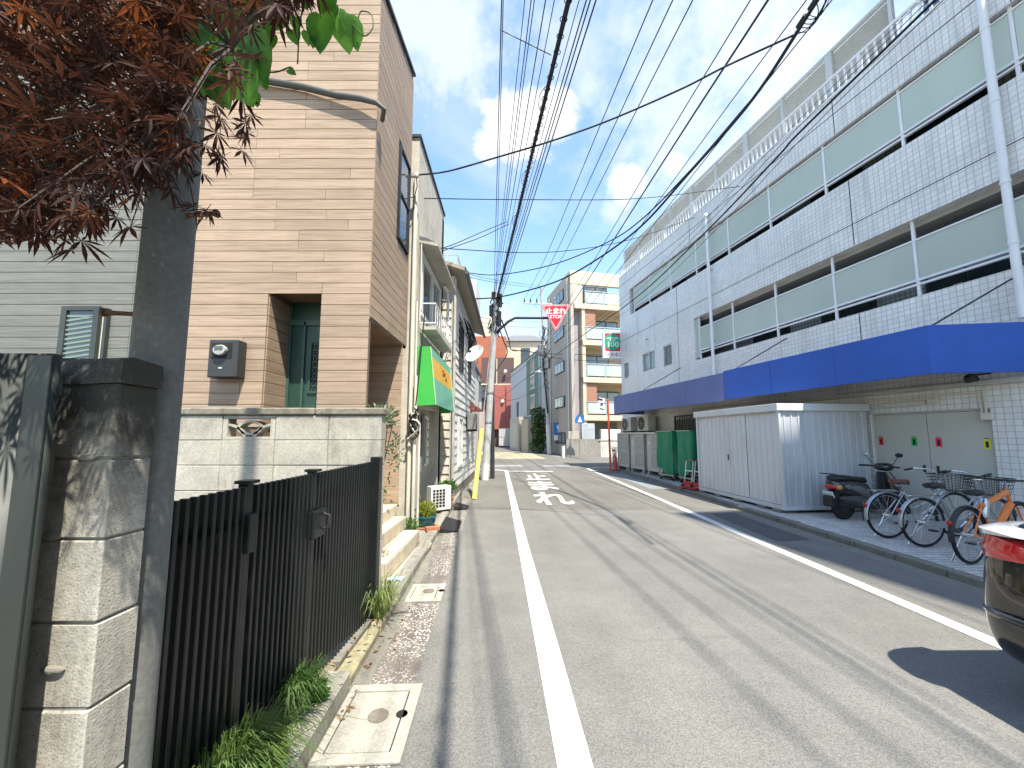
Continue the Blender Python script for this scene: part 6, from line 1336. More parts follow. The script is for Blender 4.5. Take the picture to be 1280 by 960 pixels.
TLM = M('tail_lens_red', (.50, .012, .018), .08, 0, .25, 9, coat=1.0, spec=.6, bump=.25, bscale=14)
for s in (-1, 1):
    plan = ((-.008, .42), (.0, .56), (.022, .67), (.062, .755), (.115, .808), (.19, .842), (.28, .862), (.36, .866))
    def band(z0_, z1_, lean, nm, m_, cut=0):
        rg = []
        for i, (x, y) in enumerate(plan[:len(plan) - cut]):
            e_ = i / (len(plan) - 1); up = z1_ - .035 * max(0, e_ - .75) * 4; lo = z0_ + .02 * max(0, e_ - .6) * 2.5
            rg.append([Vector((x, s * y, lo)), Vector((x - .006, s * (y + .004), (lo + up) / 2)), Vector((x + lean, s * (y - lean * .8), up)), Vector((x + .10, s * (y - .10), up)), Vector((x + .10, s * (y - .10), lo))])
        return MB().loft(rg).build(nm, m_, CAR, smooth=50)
    band(.85, .985, .012, 'tail_light', TLM); band(.988, 1.045, .05, 'white_gloss_band', M('white_gloss_band', (.62, .64, .65), .06, 0, .05, 4, coat=1.0, spec=.8), 0)  # glossy white band running above the red lens
    for x in (.82, 3.5):
        w_ = MB().lathe([(.20, -.10), (.29, -.105), (.315, -.08), (.315, .08), (.29, .105), (.20, .10)], (x, s * .74, .315), 28, Matrix.Rotation(R(90), 3, 'X')).build('wheel', RUBBER, CAR, smooth=40); MB().lathe([(0, -.095), (.05, -.10), (.20, -.085), (.205, .085), (.05, .10), (0, .095)], (x, s * .74, .315), 20, Matrix.Rotation(R(90), 3, 'X')).build('rim', ALU, w_, smooth=40)
MB().tube([(.55, -.868, .53), (.28, -.866, .525), (.15, -.835, .52), (.06, -.76, .515), (.0, -.64, .51), (-.018, -.4, .505), (-.02, 0, .503), (-.018, .4, .505), (.0, .64, .51), (.06, .76, .515), (.15, .835, .52), (.28, .866, .525), (.55, .868, .53)], .024, 8).build('bumper_lip', CARP, CAR, smooth=60)
MB().box(-.02, .0, -.17, .17, .62, .78).build('number_plate', WHITE, CAR)
MB().loft([[Vector((x, y, .20)) for x, y in ((.03, -.5), (-.004, -.4), (-.004, .4), (.03, .5))], [Vector((x, y, .30)) for x, y in ((.02, -.56), (-.008, -.44), (-.008, .44), (.02, .56))]], closed=False, cap=False).build('diffuser', BLACK, CAR)
# ------------------------------------------------------------------ poles, signs and overhead cables
PCON = mat_concrete('pole_grey', (.42, .43, .43), .25, pores=False, orand=0)
b0 = Vector((-.99, 14.4, 0)); T1 = at(620.5, 366, 14.4)
P1 = thing('utility_pole', 'leaning grey steel pole crowded with black cable splices beside the yellow guy guard', 'pole', b0)
MB().tube([(0, 0, 0), tuple((T1 - b0) * .5), tuple(T1 - b0)], [.135, .12, .105], 20).build('shaft', PCON, P1, smooth=40)
MB().tube([(0, 0, .005), tuple((T1 - b0) * .085)], [.139, .136], 20).build('painted_foot', M('pole_white_band', (.58, .59, .58), .6, var=.1), P1, smooth=40)
tg = MB(); r2 = random.Random(5)
for k in range(26):
    z = T1.z - .1 - r2.random() * 1.3; c = b0.lerp(T1, z / T1.z) - b0; a = r2.uniform(0, 6.28); q = c + Vector((math.cos(a) * .17, math.sin(a) * .17, 0))
    tg.tube([q, q + Vector((r2.uniform(-.12, .12), r2.uniform(-.12, .12), -.15)), q + Vector((r2.uniform(-.15, .15), r2.uniform(-.1, .1), -.35)), c + Vector((r2.uniform(-.15, .15), r2.uniform(-.15, .15), -.2))], r2.choice((.012, .018, .024)), 6)
tg.build('cable_tangle', CABLE, P1)
for z, dx, h in ((T1.z - .35, .17, .5), (T1.z - .75, -.15, .4), (T1.z - 1.05, .18, .55), (T1.z - .15, -.1, .25)):
    c = b0.lerp(T1, z / T1.z) - b0; MB().cyl(c + Vector((dx, -.12, -h / 2)), c + Vector((dx, -.12, h / 2)), .075, seg=12).build('splice_case', BLACK, P1, smooth=40)
for z in (T1.z - .25, T1.z - .7, 3.2, 2.1): c = b0.lerp(T1, z / T1.z) - b0; MB().lathe([(.115, -.03), (.14, -.028), (.14, .028), (.115, .03)], c, 18).build('band', STEEL, P1, smooth=30)
# guy wire with its yellow guard
gw = thing('guy_guard', 'tall yellow plastic guard on the guy wire beside the gutter', 'guy guard', (-.96, 10.05, 0)); top = T1 - Vector((-.96, 10.05, 0)); dirv = top.normalized()
g0, g1 = Vector((0, 0, .0)), atx(600, 568, -.93) - Vector((-.96, 10.05, 0)); g1 = dirv * 2.35
MB().cyl(g0, dirv * 2.1, .062, .055, 12).build('guard', M('guard_yellow', (.72, .66, .12), .5, var=.08, scale=4, dirt=.15, dirtcol=(.5, .45, .2)), gw, smooth=40); MB().cyl(g0, top, .008, seg=6).build('guy_wire', STEEL, gw)
gw2 = MB().cyl(Vector((-1.12, 12.6, 0)), T1 - Vector((.1, 0, .5)), .012, seg=6).build('guy_wire', M('orange_guy', (.45, .18, .06), .6)); tag(gw2, 'second guy wire with an orange sleeve behind the yellow guard', 'guy wire')
# black post with arm and the stop sign
SPb = Vector((-.74, 14.9, 0)); topz = at(615, 405, 14.9).z
SG = thing('stop_sign', 'red inverted triangle stop sign hung from a black arm over the street', 'road sign', SPb)
MB().cyl((0, 0, 0), (-.03, 0, topz), .085, .075, 14).build('post', STEEL_D, SG, smooth=40)
a1, a2, a3 = at(623, 413, 14.9) - SPb, at(640, 398, 14.9) - SPb, at(697, 397.5, 14.9) - SPb
MB().tube([(-.02, 0, a1.z - .35), tuple(a1), tuple(a1.lerp(a2, .75)), tuple(a2 + Vector((.12, 0, .02))), tuple(a3)], .055, 10).build('arm', STEEL_D, SG, smooth=50)
tri = [at(677.0, 381.2, 14.75) - SPb, at(712.6, 381.2, 14.75) - SPb, at(694.8, 413.2, 14.75) - SPb]
cen = (tri[0] + tri[1] + tri[2]) / 3
def tri_plate(name, k, y, mat, th, parent, rad=.10):
    """inverted triangle with rounded corners"""
    P = [Vector((cen.x + (p.x - cen.x) * k, 0, cen.z + (p.z - cen.z) * k)) for p in tri]; out = []
    for i in range(3):
        a, p, b_ = P[i - 1], P[i], P[(i + 1) % 3]; u, v = (a - p).normalized() * rad, (b_ - p).normalized() * rad
        for t_ in (0, .25, .5, .75, 1): q = p + u * (1 - t_) ** 2 + v * t_ ** 2; out.append((q.x, q.z))
    return MB().prism(out, lambda u, v: (u, y, v), lambda u, v: (u, y + th, v)).build(name, mat, parent)
SRED = M('sign_red', (.62, .008, .018), .35, var=.04, spec=.5); SWH = M('sign_white', (.78, .78, .77), .4, var=.03)
yb_ = tri[0].y
pl3 = tri_plate('sign_plate', 1.06, yb_ + .004, STEEL, .012, SG); tri_plate('white_border', 1.05, yb_, SWH, .0035, SG); tri_plate('red_rim', 1.02, yb_ - .0035, SRED, .003, SG, .09); tri_plate('white_line', .93, yb_ - .007, SWH, .003, SG, .08); tri_plate('red_field', .87, yb_ - .0105, SRED, .003, SG, .07)
FACE = Matrix.Rotation(R(90), 4, 'X')
hgt = (tri[0].z - tri[2].z); tz = tri[0].z
text_mesh('lettering', '止まれ', .265, SWH, SG, Matrix.Translation((cen.x, yb_ - .013, tz - hgt * .26)) @ FACE, extrude=.001, bold=.012)
text_mesh('lettering', 'STOP', .19, SWH, SG, Matrix.Translation((cen.x, yb_ - .013, tz - hgt * .47)) @ FACE, extrude=.001, bold=.004, sx=1.05)
for dx in (-.2, .2): MB().box(cen.x + dx - .02, cen.x + dx + .02, yb_ + .016, .0, tz - .12, tz - .06 + .0).build('bracket', STEEL_D, SG)
# projecting shop sign on the far corner of the tiled building
q0, q1 = at(753.5, 415, 18.7), at(777.5, 447.5, 18.7)
SS = thing('shop_sign', 'white projecting shop sign with green disc on red at the tiled building corner', 'sign', (q0.x, 18.7, q1.z), R(4)); sw_, sh_ = q1.x - q0.x, q0.z - q1.z
MB().box(0, sw_, 0, .22, 0, sh_).build('sign_box', SWH, SS, bevel=.02)
MB().box(.10, sw_ - .05, -.006, -.001, sh_ * .27, sh_ * .955).build('red_field', M('shop_red', (.50, .035, .06), .4, var=.05), SS)
cz_ = sh_ * .62; cr = sh_ * .31; GRN = M('shop_green', (.012, .33, .17), .4, var=.05)
MB().lathe([(0, 0), (cr, 0), (cr, .004), (0, .004)], (sw_ / 2 + .02, -.007, cz_), 36, Matrix.Rotation(R(90), 3, 'X')).build('green_disc', GRN, SS)
text_mesh('lettering', '100', .37, SWH, SS, Matrix.Translation((sw_ / 2 + .02, -.0135, cz_ - .13)) @ FACE, extrude=.001, bold=.003, sx=1.12); text_mesh('lettering', 'LAWSON', .135, SWH, SS, Matrix.Translation((sw_ / 2 + .02, -.0135, cz_ + .19)) @ FACE, extrude=.001, bold=.003); text_mesh('lettering', 'STORE', .10, SWH, SS, Matrix.Translation((sw_ / 2 + .02, -.0135, cz_ + .08)) @ FACE, extrude=.001, bold=.003)
text_mesh('lettering', '酒', .20, M('shop_letter_red', (.5, .02, .03), .5), SS, Matrix.Translation((sw_ * .20, -.003, sh_ * .13)) @ FACE, extrude=.001, bold=.006); text_mesh('lettering', '・たばこ', .20, M('shop_letter_dark', (.28, .05, .12), .5), SS, Matrix.Translation((sw_ * .60, -.003, sh_ * .13)) @ FACE, extrude=.001, bold=.006, sx=.95)
sgn2 = MB().box(sw_ * .68, sw_ * .98, .03, .12, -.28, -.06).build('small_plate', M('plate_pink', (.55, .40, .40), .5), SS)
for z in (.25, sh_ - .25): MB().box(sw_, sw_ + .16, .08, .14, z - .03, z + .03).build('bracket', STEEL, SS)
# ------------------------------------------------------------------ far concrete pole with crossarm
F0 = Vector((3.30, 34.3, 0)); FT = at(676.5, 358, 34.0)
P2 = thing('utility_pole', 'tall concrete utility pole with crossarm and transformers across the junction', 'pole', F0)
def onp(z): return (F0.lerp(FT, z / FT.z) - F0)
MB().tube([(0, 0, 0), tuple(onp(6)), tuple(FT - F0)], [.20, .17, .13], 18).build('shaft', PCON, P2, smooth=40)
MB().tube([tuple(onp(.01)), tuple(onp(2.6))], [.215, .21], 18).build('white_sleeve', M('sleeve_white', (.60, .60, .57), .6, var=.12, scale=3), P2, smooth=40)
za = at(668, 379, 34).z; aL, aR = at(654, 379, 34.0) - F0, at(690, 380, 34.0) - F0
MB().bar(aL, aR, .12).build('crossarm', M('crossarm_grey', (.45, .45, .43), .6), P2); MB().bar(onp(za - .9), aL.lerp(aR, .35), .05).build('brace', STEEL, P2)
INS = M('insulator', (.10, .10, .11), .3)
for px in (655.5, 663, 671):
    c = at(px, 378, 34.0) - F0; MB().lathe([(.04, -.1), (.09, 0), (.05, .05), (.09, .12), (.05, .17), (.06, .28)], c + Vector((0, 0, .08)), 10).build('insulator', INS, P2, smooth=50)
for z, s in ((onp(9.2), 1), (onp(8.0), -1)): MB().lathe([(.1, -.5), (.28, -.45), (.28, .4), (.1, .5)], z + Vector((-.25 * s - .1, -.3, 0)), 14).build('transformer', M('transformer_grey', (.16, .165, .17), .5), P2, smooth=40)
lp = at(673, 466, 33.5) - F0; MB().lathe([(.06, .25), (.3, .1), (.34, 0), (.3, -.03)], lp, 16).build('lamp_head', M('lamp_grey', (.30, .30, .30), .4), P2, smooth=40); MB().tube([lp + Vector((0, 0, .2)), lp + Vector((.25, .2, .4)), onp(lp.z + .3)], .04, 6).build('lamp_arm', STEEL, P2)
tg = MB()
for k in range(16):
    z = 6.5 + r2.random() * 5; c = onp(z); tg.tube([c + Vector((r2.uniform(-.3, .3), -.2, 0)), c + Vector((r2.uniform(-.5, .5), -.3, -.4)), c + Vector((r2.uniform(-.3, .3), -.2, -.9))], .035, 5)
tg.build('cable_tangle', CABLE, P2); MB().tube([onp(8.5) + Vector((-.2, -.2, 0)), onp(6) + Vector((-.12, -.24, 0)), onp(3.6) + Vector((.0, -.26, 0))], .07, 6).build('riser_pipe', CABLE, P2)
BLU = M('sign_blue', (.03, .16, .45), .4, var=.04)
s1 = at(692, 536, 33.9) - F0; MB().box(s1.x - .0, s1.x + 1.0, -.35, -.32, s1.z - .5, s1.z + .55).build('blue_sign', BLU, P2); MB().lathe([(0, 0), (.22, 0), (.22, .004), (0, .004)], (s1.x + .5, -.352, s1.z + .15), 14, Matrix.Rotation(R(90), 3, 'X')).build('sign_mark', SWH, P2); MB().box(s1.x + .38, s1.x + .62, -.355, -.351, s1.z - .35, s1.z + .1).build('sign_mark', SWH, P2); MB().box(s1.x + .05, s1.x + .95, -.35, -.32, s1.z - 1.0, s1.z - .55).build('white_plate', SWH, P2)
cs = thing('crossing_sign', 'small blue pedestrian sign on a thin pole before the concrete wall', 'road sign', (5.0, 28.75, 0)); MB().cyl((0, 0, 0), (0, 0, 3.2), .045, seg=10).build('post', STEEL, cs, smooth=40)
MB().prism([(-.35, 2.55), (.35, 2.55), (.35, 2.85), (0, 3.3), (-.35, 2.85)], lambda u, v: (u, -.07, v), lambda u, v: (u, -.05, v)).build('plate', BLU, cs); MB().prism([(-.18, 2.62), (.18, 2.62), (0, 3.05)], lambda u, v: (u, -.075, v), lambda u, v: (u, -.071, v)).build('sign_mark', SWH, cs)
# ------------------------------------------------------------------ overhead cables
def sag(pts, n=10):
    """Catmull-Rom through given points"""
    P = [Vector(p) for p in pts]; P = [P[0] * 2 - P[1]] + P + [P[-1] * 2 - P[-2]]; out = []
    for i in range(1, len(P) - 2):
        for k in range(n):
            t = k / n; a, b_, c, d = P[i - 1], P[i], P[i + 1], P[i + 2]
            out.append(.5 * ((2 * b_) + (c - a) * t + (2 * a - 5 * b_ + 4 * c - d) * t * t + (3 * b_ - a - 3 * c + d) * t ** 3))
    out.append(P[-2]); return out
def cable(pts, r, label, group=None, name='overhead_cable', n=8):
    o = MB().tube(sag(pts, n), r, 6).build(name, CABLE, smooth=60); tag(o, label, 'cable', group); return o
def ext(a, b_, k): return b_ + (b_ - a) * k
THIN = ('thin black overhead wire running along the street to the leaning pole', 'thin wires along the street')
HV = ('black overhead line running along the street to the crossarm pole', 'lines to the crossarm pole')
def street(px0, zc, px1, py1, Y1, r, lab):
    far = at(px1, py1, Y1); near = atz(px0, 0, zc); end = ext(far, near, .9); mid = far.lerp(near, .5) - Vector((0, 0, .04)); cable([far, mid, near, end], r, *lab)
for px0, zc, px1, py1, r in ((627, 6.9, 617.5, 366, .012), (629, 6.6, 620, 368, .009), (656, 6.9, 617, 372, .008), (664, 7.0, 618, 366, .010), (668, 6.8, 619, 368, .009), (682, 6.9, 620, 364, .011), (693, 6.7, 621, 370, .008), (733, 6.7, 623, 372, .012), (738, 6.6, 624, 374, .012), (745, 6.5, 625, 378, .013), (724, 6.8, 622, 371, .008)): street(px0, zc, px1, py1, 14.4, r * .72, THIN)
# the main bundle
far, near = at(621, 374, 14.4), atz(711, 0, 6.35)
bund = thing('cable_bundle', 'thick black lashed cable bundle sweeping overhead to the leaning pole', 'cable', far); main = sag([far, far.lerp(near, .5) - Vector((0, 0, .03)), near, ext(far, near, .9)], 12)
MB().tube([p - far for p in main], .029, 8).build('core', CABLE, bund, smooth=60)
lw = MB()
for i in range(0, len(main) - 1):
    for k in range(3): c = main[i].lerp(main[i + 1], k / 3) - far; lw.tube([c + Vector((  .042 * math.cos(a) + .010 * math.sin(i * 3.1 + k), 0, .042 * math.sin(a) - .010)) for a in [j * math.pi / 4 for j in range(8)]], .006, 4, closed=True)
lw.build('lashing', CABLE, bund, kind='stuff')
MB().tube([p - far + Vector((.03, 0, .05)) for p in main], .010, 6).build('messenger', CABLE, bund)
for i in (14, 18, 22, 26, 30):
    if i < len(main): c = main[i] - far; MB().tube([c + Vector((-.03, .0, .03)), c + Vector((-.10, .12, .02)), c + Vector((-.11, .3, .0)), c + Vector((-.03, .45, -.01))], .005, 5).build('slack_loop', CABLE, bund)
cable([atz(627, 38, 6.85), atz(655, 52, 6.7), atz(689, 69, 6.5)], .006, 'short thin spacer wire between the street wires and the thick bundle')
# lines to the crossarm
for px0, px1 in ((816, 655.5), (841, 663), (866, 671)):
    far, near = at(px1, 374, 34.0), atz(px0, 0, 11.5); cable([far, far.lerp(near, .45) - Vector((0, 0, .45)), near, ext(far, near, .8)], .015, *HV)
for px0, zc, px1, py1, r in ((938, 9.5, 679, 420, .012), (960, 8.5, 678, 428, .019), (1008, 9.5, 678, 440, .011), (1040, 9.2, 679, 446, .011)):
    far, near = at(px1, py1, 34.0), atz(px0, 0, zc); cable([far, far.lerp(near, .5) - Vector((0, 0, .35)), near, ext(far, near, .8)], r, *(('thicker black line passing under the crossarm to the far concrete pole', None) if r > .015 else ('thin dark line landing on the far concrete pole below its crossarm', 'thin lines below the crossarm')))
# heavy cable swinging out to the right and its branch
A = [at(586, 374, 13.2), at(622, 371.5, 14.2), at(660, 363, 13.3), at(700, 350, 12), at(745, 325, 10.2), at(800, 284, 8.5), at(860, 218, 7.0), at(940, 125, 5.5), at(1022, 0, 4.25)]
cable(A + [ext(A[-2], A[-1], 1.2)], .024, 'heavy black cable curving from the leaning pole up over the right pavement')
B = [at(563, 338, 11.2), at(620, 343.5, 12), at(690, 331, 11.5), at(757, 304, 10), at(800, 276, 8.6), at(862, 214, 7.0), at(941, 123, 5.5)]
cable(B, .016, 'black cable sagging from the clapboard eave to the heavy right hand cable')
tgl = MB(); c0 = at(990, 45, 4.75)
dv = (A[-1] - A[-2]).normalized()
for k in range(6): sd_ = r2.uniform(-.05, .05); ln = r2.uniform(.3, .75); tgl.tube(sag([c0 + dv * (.05 * k), c0 + dv * (.05 * k + ln * .3) + Vector((sd_ + .06, 0, -.10 - .02 * k)), c0 + dv * (.05 * k + ln * .75) + Vector((sd_ + .07, 0, -.08)), c0 + dv * (.05 * k + ln)], 5), .006, 5)
for k in range(3): tgl.cyl(c0 + dv * (.1 + .2 * k), c0 + dv * (.24 + .2 * k), .03, seg=8)
tag(tgl.build('cable_splice', CABLE), 'tangle of cable ends where the house drop meets the heavy cable', 'cable')
D = [at(519, 219, 6.25), at(560, 214, 6.2), at(620, 197, 6.1), at(690, 176, 6.0), at(760, 151, 5.8), at(850, 112, 5.4), at(905, 84, 5.1), at(968, 55, 4.85), at(992, 44, 4.75)]
cable(D, .015, 'twisted service drop from the timber house bracket across the street')
bk = thing('service_bracket', 'grey insulator bracket where the service drop meets the timber house', 'bracket', D[0]); MB().box(-.12, .04, -.03, .03, -.03, .03).build('arm', STEEL, bk); MB().lathe([(.02, -.05), (.045, -.03), (.045, .03), (.02, .05)], (.02, 0, 0), 10).build('insulator', CREAMP, bk, smooth=40); MB().tube([(.02, 0, 0), (.03, .03, -.18), (-.02, .06, -.36), (-.12, .05, -.38)], .009, 6).build('drip_loop', CABLE, bk)
CR = ('short thin wire from the cream house hood up to the lashed cable bundle', 'wires from the cream house to the bundle')
cable([at(527, 248, 6.9), at(660, 249.5, 8.5), at(800, 248, 10), at(925, 233, 10.9)], .010, 'straight thin wire from the cream house roof to the tiled building'); cable([at(521, 305, 7.2), at(563, 311, 8.0), at(690, 315, 10.0), at(790, 299, 12), at(878, 268, 13.3)], .010, 'sagging thin wire from the cream house hood to the far end of the tiled building')
cable([at(540, 312, 8.2), at(563, 307, 8.6), at(600, 291, 10), at(634, 277, 10.9)], .010, *CR); cable([at(552, 314, 8.4), at(600, 297, 10), at(636, 280, 10.9)], .010, *CR)
HS_ = ('thin dark wire between the left roofs and the far poles', 'wires to the far poles')
for pts in ([(566, 338, 12), (620, 350, 18), (677, 358, 34)], [(575, 344, 13), (625, 354, 18), (677, 361, 34)], [(592, 395, 14), (640, 402, 20), (678, 402, 34)], [(592, 402, 14), (640, 408, 20), (678, 410, 34)], [(600, 492, 45), (640, 470, 40), (679, 438, 34)], [(606, 488, 30), (640, 500, 33), (688, 478, 34)], [(678, 442, 34), (720, 443, 31), (780, 444, 22)], [(678, 446, 34), (720, 450, 31), (780, 452, 22)], [(641, 437, 22), (660, 440, 28), (678, 441, 34)]): cable([at(*p) for p in pts], .02 if pts[0][2] > 20 else .010, *HS_)
cable([at(623, 408, 14.4), at(629, 425, 15), at(634, 442, 17), at(624, 458, 20), at(604, 490, 26)], .022, 'thick black cable dropping from the leaning pole towards the red house')
cable([at(627, 400, 14.4), at(636, 424, 16), at(641, 438, 19), at(660, 438.5, 26), at(679, 446, 34)], .026, 'thick black cable sagging from the leaning pole to the crossarm pole')
CC = [atz(1169, 0, 7.5), atz(1000, 165, 7.3), atz(969, 199, 7.25), atz(880, 292, 7.05), atz(790, 376, 6.85), atz(700, 440, 6.5), at(612, 508, 50)]
cable([ext(CC[1], CC[0], 1.0)] + CC, .020, 'black cable running along the face of the tiled building')
for dx, dz, r in ((-8, .25, .006), (-16, .4, .005), (10, -.25, .006)): cable([ext(atz(1000 + dx, 165, 7.3 + dz), atz(1169 + dx, 0, 7.5 + dz), 1.0), atz(1169 + dx, 0, 7.5 + dz), atz(1000 + dx, 165, 7.3 + dz), atz(880 + dx, 292, 7.05 + dz), atz(790 + dx, 376, 6.85 + dz), atz(705 + dx, 438, 6.5 + dz)], r, 'thin wire close beside the cable along the tiled building face', 'thin wires at the tiled building')
cable([at(517, 462, 7.0), at(540, 461, 8), at(566, 461, 9.5), at(584, 461, 11.6)], .006, 'thin pale wire from the awning house to the satellite dish')
# ------------------------------------------------------------------ red maple over the wall and vine on the pole
r3 = random.Random(21)
MAPLE = mat_leaf('maple_leaf', (.024, .011, .008), (.072, .026, .014), .36, .55, .2); MAPLE_O = mat_leaf('maple_leaf_backlit', (.12, .035, .012), (.24, .075, .02), .5, .5, .3); BARK = M('maple_bark', (.075, .058, .045), .85, var=.3, scale=8, bump=.5)
def maple_leaf(size):
    """seven narrow lobes around the stalk end, slightly folded; stalk behind"""
    v, f = [], []
    for a, l in ((0, 1.0), (33, .93), (-33, .93), (70, .72), (-70, .72), (112, .42), (-112, .42)):
        l *= size; d = Vector((math.sin(R(a)), math.cos(R(a)), 0)); s_ = Vector((d.y, -d.x, 0)); w_ = .070 * l + .008 * size; k = len(v); dz = -.22 * l * l / size
        v += [Vector((0, 0, 0)), d * l * .28 + s_ * w_ * .75, d * l * .58 + s_ * w_ + Vector((0, 0, dz * .35)), d * l + Vector((0, 0, dz)), d * l * .58 - s_ * w_ + Vector((0, 0, dz * .35)), d * l * .28 - s_ * w_ * .75, d * l * .55 + Vector((0, 0, dz * .3 - .03 * l))]
        f += [(k, k + 1, k + 6), (k + 1, k + 2, k + 6), (k + 2, k + 3, k + 6), (k + 3, k + 4, k + 6), (k + 4, k + 5, k + 6), (k + 5, k, k + 6)]
    k = len(v); st = size * .02; v += [Vector((st, 0, 0)), Vector((-st, 0, 0)), Vector((-st * .6, -size * .5, .04 * size)), Vector((st * .6, -size * .5, .04 * size))]; f.append((k, k + 1, k + 2, k + 3))
    return v, f
MT = thing('maple_tree', 'dark red maple tree reaching over the mildewed block wall', 'tree', (-2.75, 1.62, 0))
base = MT.location.copy()
# crown region seen from the street, lower edge of the foliage in picture terms
edge = [(-260, 330), (0, 285), (60, 265), (110, 275), (150, 235), (190, 205), (240, 180), (275, 150), (305, 120), (320, 60), (345, 20), (375, -10), (420, -60)]
def edge_y(px):
    for (a, ya), (b_, yb_) in zip(edge[:-1], edge[1:]):
        if a <= px <= b_: return ya + (yb_ - ya) * (px - a) / (b_ - a)
    return -80
pts = []
while len(pts) < 4200:
    px = r3.uniform(-260, 400); e = edge_y(px); u = r3.random(); py = e - (u ** 1.25) * (e + 300) + r3.gauss(0, 13)
    if py > e + 26: continue
    Y = r3.uniform(.72, 1.45) if px < 150 else r3.uniform(.72, 1.12)
    if 235 < px < 345 and r3.random() < .78: continue
    p = at(px, py, Y)
    if p.z > 4.2 or p.x < -3.2: continue
    pts.append((p, px, py, e))
for (cx_, cy_, sx_, sy_, n_) in ((292, 165, 16, 14, 9), (255, 262, 10, 6, 4), (75, 285, 22, 14, 10), (15, 275, 16, 14, 8), (140, 258, 22, 14, 9), (205, 225, 20, 14, 9), (265, 185, 14, 10, 5)):
    for _ in range(n_): px = r3.gauss(cx_, sx_); py = r3.gauss(cy_, sy_); pts.append((at(px, py, r3.uniform(.85, 1.05)), px, py, py + 4))
# branches
twg = MB(); hub = Vector((-2.5, 1.5, 2.25)); limbs = []
tr_ = MB().tube([base + Vector((0, 0, -.05)), base + Vector((.04, -.03, .9)), base + Vector((.10, -.06, 1.6)), hub], [.075, .062, .052, .045], 10).build('trunk', BARK, MT, world=True, smooth=50)
for tgt in (at(60, 120, .95), at(150, 60, .9), at(215, 150, .95), at(120, 210, 1.05), at(290, 60, .88), at(20, 230, 1.2), at(250, -60, .9), at(60, -80, 1.1), at(345, -30, .9), at(-150, 40, 1.3)):
    m1 = hub.lerp(tgt, .4) + Vector((r3.uniform(-.06, .06), r3.uniform(-.06, .06), .14)); m2 = hub.lerp(tgt, .75) + Vector((r3.uniform(-.04, .04), 0, .08)); l = sag([hub, m1, m2, tgt], 6); limbs += l
    MB().tube(l, [.026 - .020 * i / len(l) for i in range(len(l))], 7).build('limb', BARK, MT, world=True, smooth=50)
for p, px, py, e in pts[::9]:
    n_ = min(limbs, key=lambda q: (q - p).length); twg.tube([n_, n_.lerp(p, .5) + Vector((0, 0, .03)), p], [.004, .003, .0015], 4, cap=False)
twg.build('twigs', BARK, MT, world=True, kind='stuff')
lv, lf = maple_leaf(1.0); crown, crown_o = MB(), MB()
def leaf_matrix(p, px, py, e):
    drop = max(0, 1 - (e - py) / 90); yaw = r3.uniform(-math.pi, math.pi) if drop < .4 else r3.gauss(math.pi, .9)
    pitch = r3.gauss(-.35 - .75 * drop, .35); roll = r3.gauss(0, .45)
    return Matrix.Translation(p) @ Matrix.Rotation(yaw, 4, 'Z') @ Matrix.Rotation(pitch, 4, 'X') @ Matrix.Rotation(roll, 4, 'Y')
lm_ = MB().add(lv, lf).mesh('leaf', MAPLE); lmo = MB().add(lv, lf).mesh('leaf', MAPLE_O)
cand = sorted([q for q in pts if 0 < q[1] < 330 and q[2] > 5], key=lambda q: q[0].y); single = set(id(q) for q in cand[:130]) | set(id(q) for q in r3.sample(cand[130:], min(150, max(0, len(cand) - 130))))
inv = wmat(MT).inverted()
for q in pts:
    M4 = leaf_matrix(*q); s_ = r3.uniform(.040, .076); orange = r3.random() < (.18 if q[2] < 90 and q[1] < 270 else .04)  # orange leaves, more of them near the top, carry backlight in their colour
    if id(q) in single:
        o = bpy.data.objects.new('leaf', lmo if orange else lm_); C.objects.link(o); o.parent = MT; o.matrix_basis = inv @ M4 @ Matrix.Scale(s_, 4)
    else:
        MM = M4 @ Matrix.Scale(s_, 4); (crown_o if orange else crown).add([MM @ p for p in lv], lf)
crown.build('crown', MAPLE, MT, world=True, kind='stuff'); crown_o.build('crown', MAPLE_O, MT, world=True, kind='stuff')
# vine with heart-shaped leaves
VN = thing('vine', 'climbing vine with bright green heart shaped leaves at the top of the slim pole', 'vine', (-1.125, 1.215, 0))
VL = mat_leaf('vine_leaf', (.035, .13, .012), (.11, .29, .03), .45, .4, .4)
hv = [(0, -.05), (.18, -.16), (.38, -.12), (.50, .08), (.48, .32), (.34, .58), (.16, .82), (0, 1.0)]
vv = [Vector((x, y, -.10 * x * x * 2 - .10 * max(0, y - .4) ** 2 * 2)) for x, y in hv]; vl = [Vector((-p.x, p.y, p.z)) for p in vv[1:-1]]; cenr = [Vector((0, t_, -.045 - .12 * max(0, t_ - .4) ** 2 * 2)) for t_ in (.15, .4, .7)]
allv = vv + vl + cenr; nr = len(vv); cR = nr + len(vl)
ff = [(0, 1, 2, cR), (cR, 2, 3, 4, cR + 1), (cR + 1, 4, 5, cR + 2), (cR + 2, 5, 6, 7), (0, cR, nr + 1, nr), (cR, cR + 1, nr + 3, nr + 2, nr + 1), (cR + 1, cR + 2, nr + 4, nr + 3), (cR + 2, 7, nr + 5, nr + 4)]
vm = MB().add(allv, ff).mesh('leaf', VL, smooth=80)
VS = M('vine_stem', (.07, .10, .03), .7)
def vleaf(px, py, Y, size, ang, tilt=0., yaw=0.):
    """tip points ang degrees from straight down, seen from the street"""
    p = at(px, py, Y); o = bpy.data.objects.new('leaf', vm); C.objects.link(o); o.parent = VN
    Mx = Matrix.Translation(p) @ Matrix.Rotation(R(yaw), 4, 'Z') @ Matrix.Rotation(R(ang), 4, 'Y') @ Matrix.Rotation(R(-90 + tilt), 4, 'X') @ Matrix.Scale(size * .84, 4)
    o.matrix_basis = wmat(VN).inverted() @ Mx
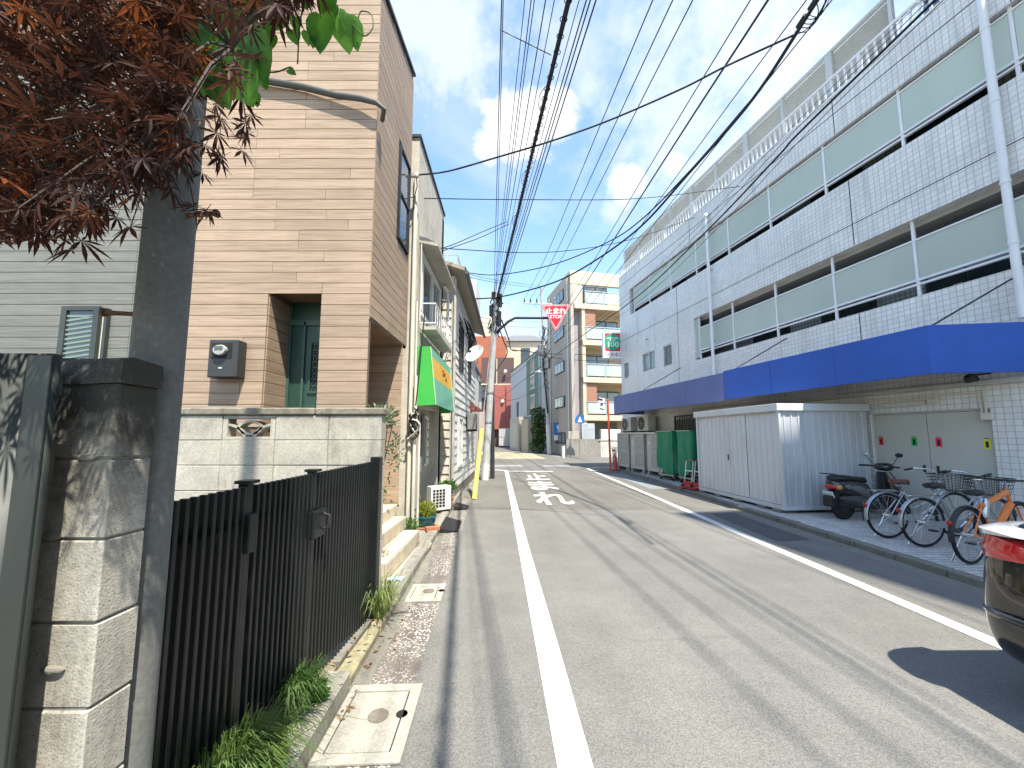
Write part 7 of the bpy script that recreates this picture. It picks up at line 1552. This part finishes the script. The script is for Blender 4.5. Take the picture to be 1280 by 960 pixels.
for a in ((402, 22, 1.08, .125, 8, 15, -10), (425, 22, 1.10, .115, -22, 20, 30), (437, 22, 1.12, .11, -25, 10, 55), (410, -6, 1.06, .08, 20, 25, 0), (352, 22, 1.1, .055, 25, 20, 20), (370, 22, 1.12, .05, 10, 25, 0), (366, 38, 1.12, .055, -15, 15, 0), (384, 40, 1.1, .045, 0, 25, 0), (327, 82, 1.14, .03, -30, 20, 0), (361, 87, 1.12, .03, -60, 20, 0), (326, 95, 1.14, .05, -25, 15, 20), (300, 40, .92, .15, -30, 15, 20), (292, 84, .93, .13, -25, 15, 0), (262, 78, .92, .09, 20, 25, 0), (268, 100, .93, .08, -10, 25, 0), (310, -2, .95, .12, 20, 15, -20), (285, 12, .94, .10, -10, 25, 10), (252, 60, .93, .09, 30, 20, 0), (276, 112, .93, .06, -20, 20, 0), (247, 30, .93, .085, 0, 15, 0), (330, -10, 1.1, .12, -15, 20, 0), (345, -30, 1.1, .12, 15, 20, 0), (380, -25, 1.1, .1, 0, 20, 0), (318, 118, 1.12, .045, -10, 20, 0), (275, 50, .95, .085, 15, 20, 10), (310, 66, .96, .07, -15, 20, 0), (255, 95, .94, .06, 10, 20, 0), (325, 30, 1.0, .08, -20, 20, 15), (340, 45, 1.02, .05, 20, 20, 0), (352, 4, 1.05, .07, -10, 20, 0), (415, 8, 1.08, .06, 15, 20, 0), (290, 60, .95, .08, 30, 20, 0), (303, 96, .96, .06, -30, 20, 0), (392, 48, 1.1, .035, 10, 20, 0)): vleaf(*a)
for pts_ in ([(242, 40, 1.2), (290, 10, 1.1), (350, -20, 1.1), (395, -30, 1.08), (405, 18, 1.08)], [(385, -20, 1.1), (375, 30, 1.12), (372, 80, 1.12)], [(325, 90, 1.14), (345, 90, 1.13), (362, 84, 1.12)], [(440, 30, 1.12), (455, 45, 1.12), (466, 34, 1.12), (464, 18, 1.12), (452, 14, 1.12), (448, 22, 1.12)], [(300, 30, .93), (296, 60, .93), (292, 84, .93)], [(245, 60, 1.1), (262, 70, .95), (270, 98, .93)]):
    MB().tube(sag([at(*p) for p in pts_], 6), .0022, 5).build('stem', VS, VN, world=True)
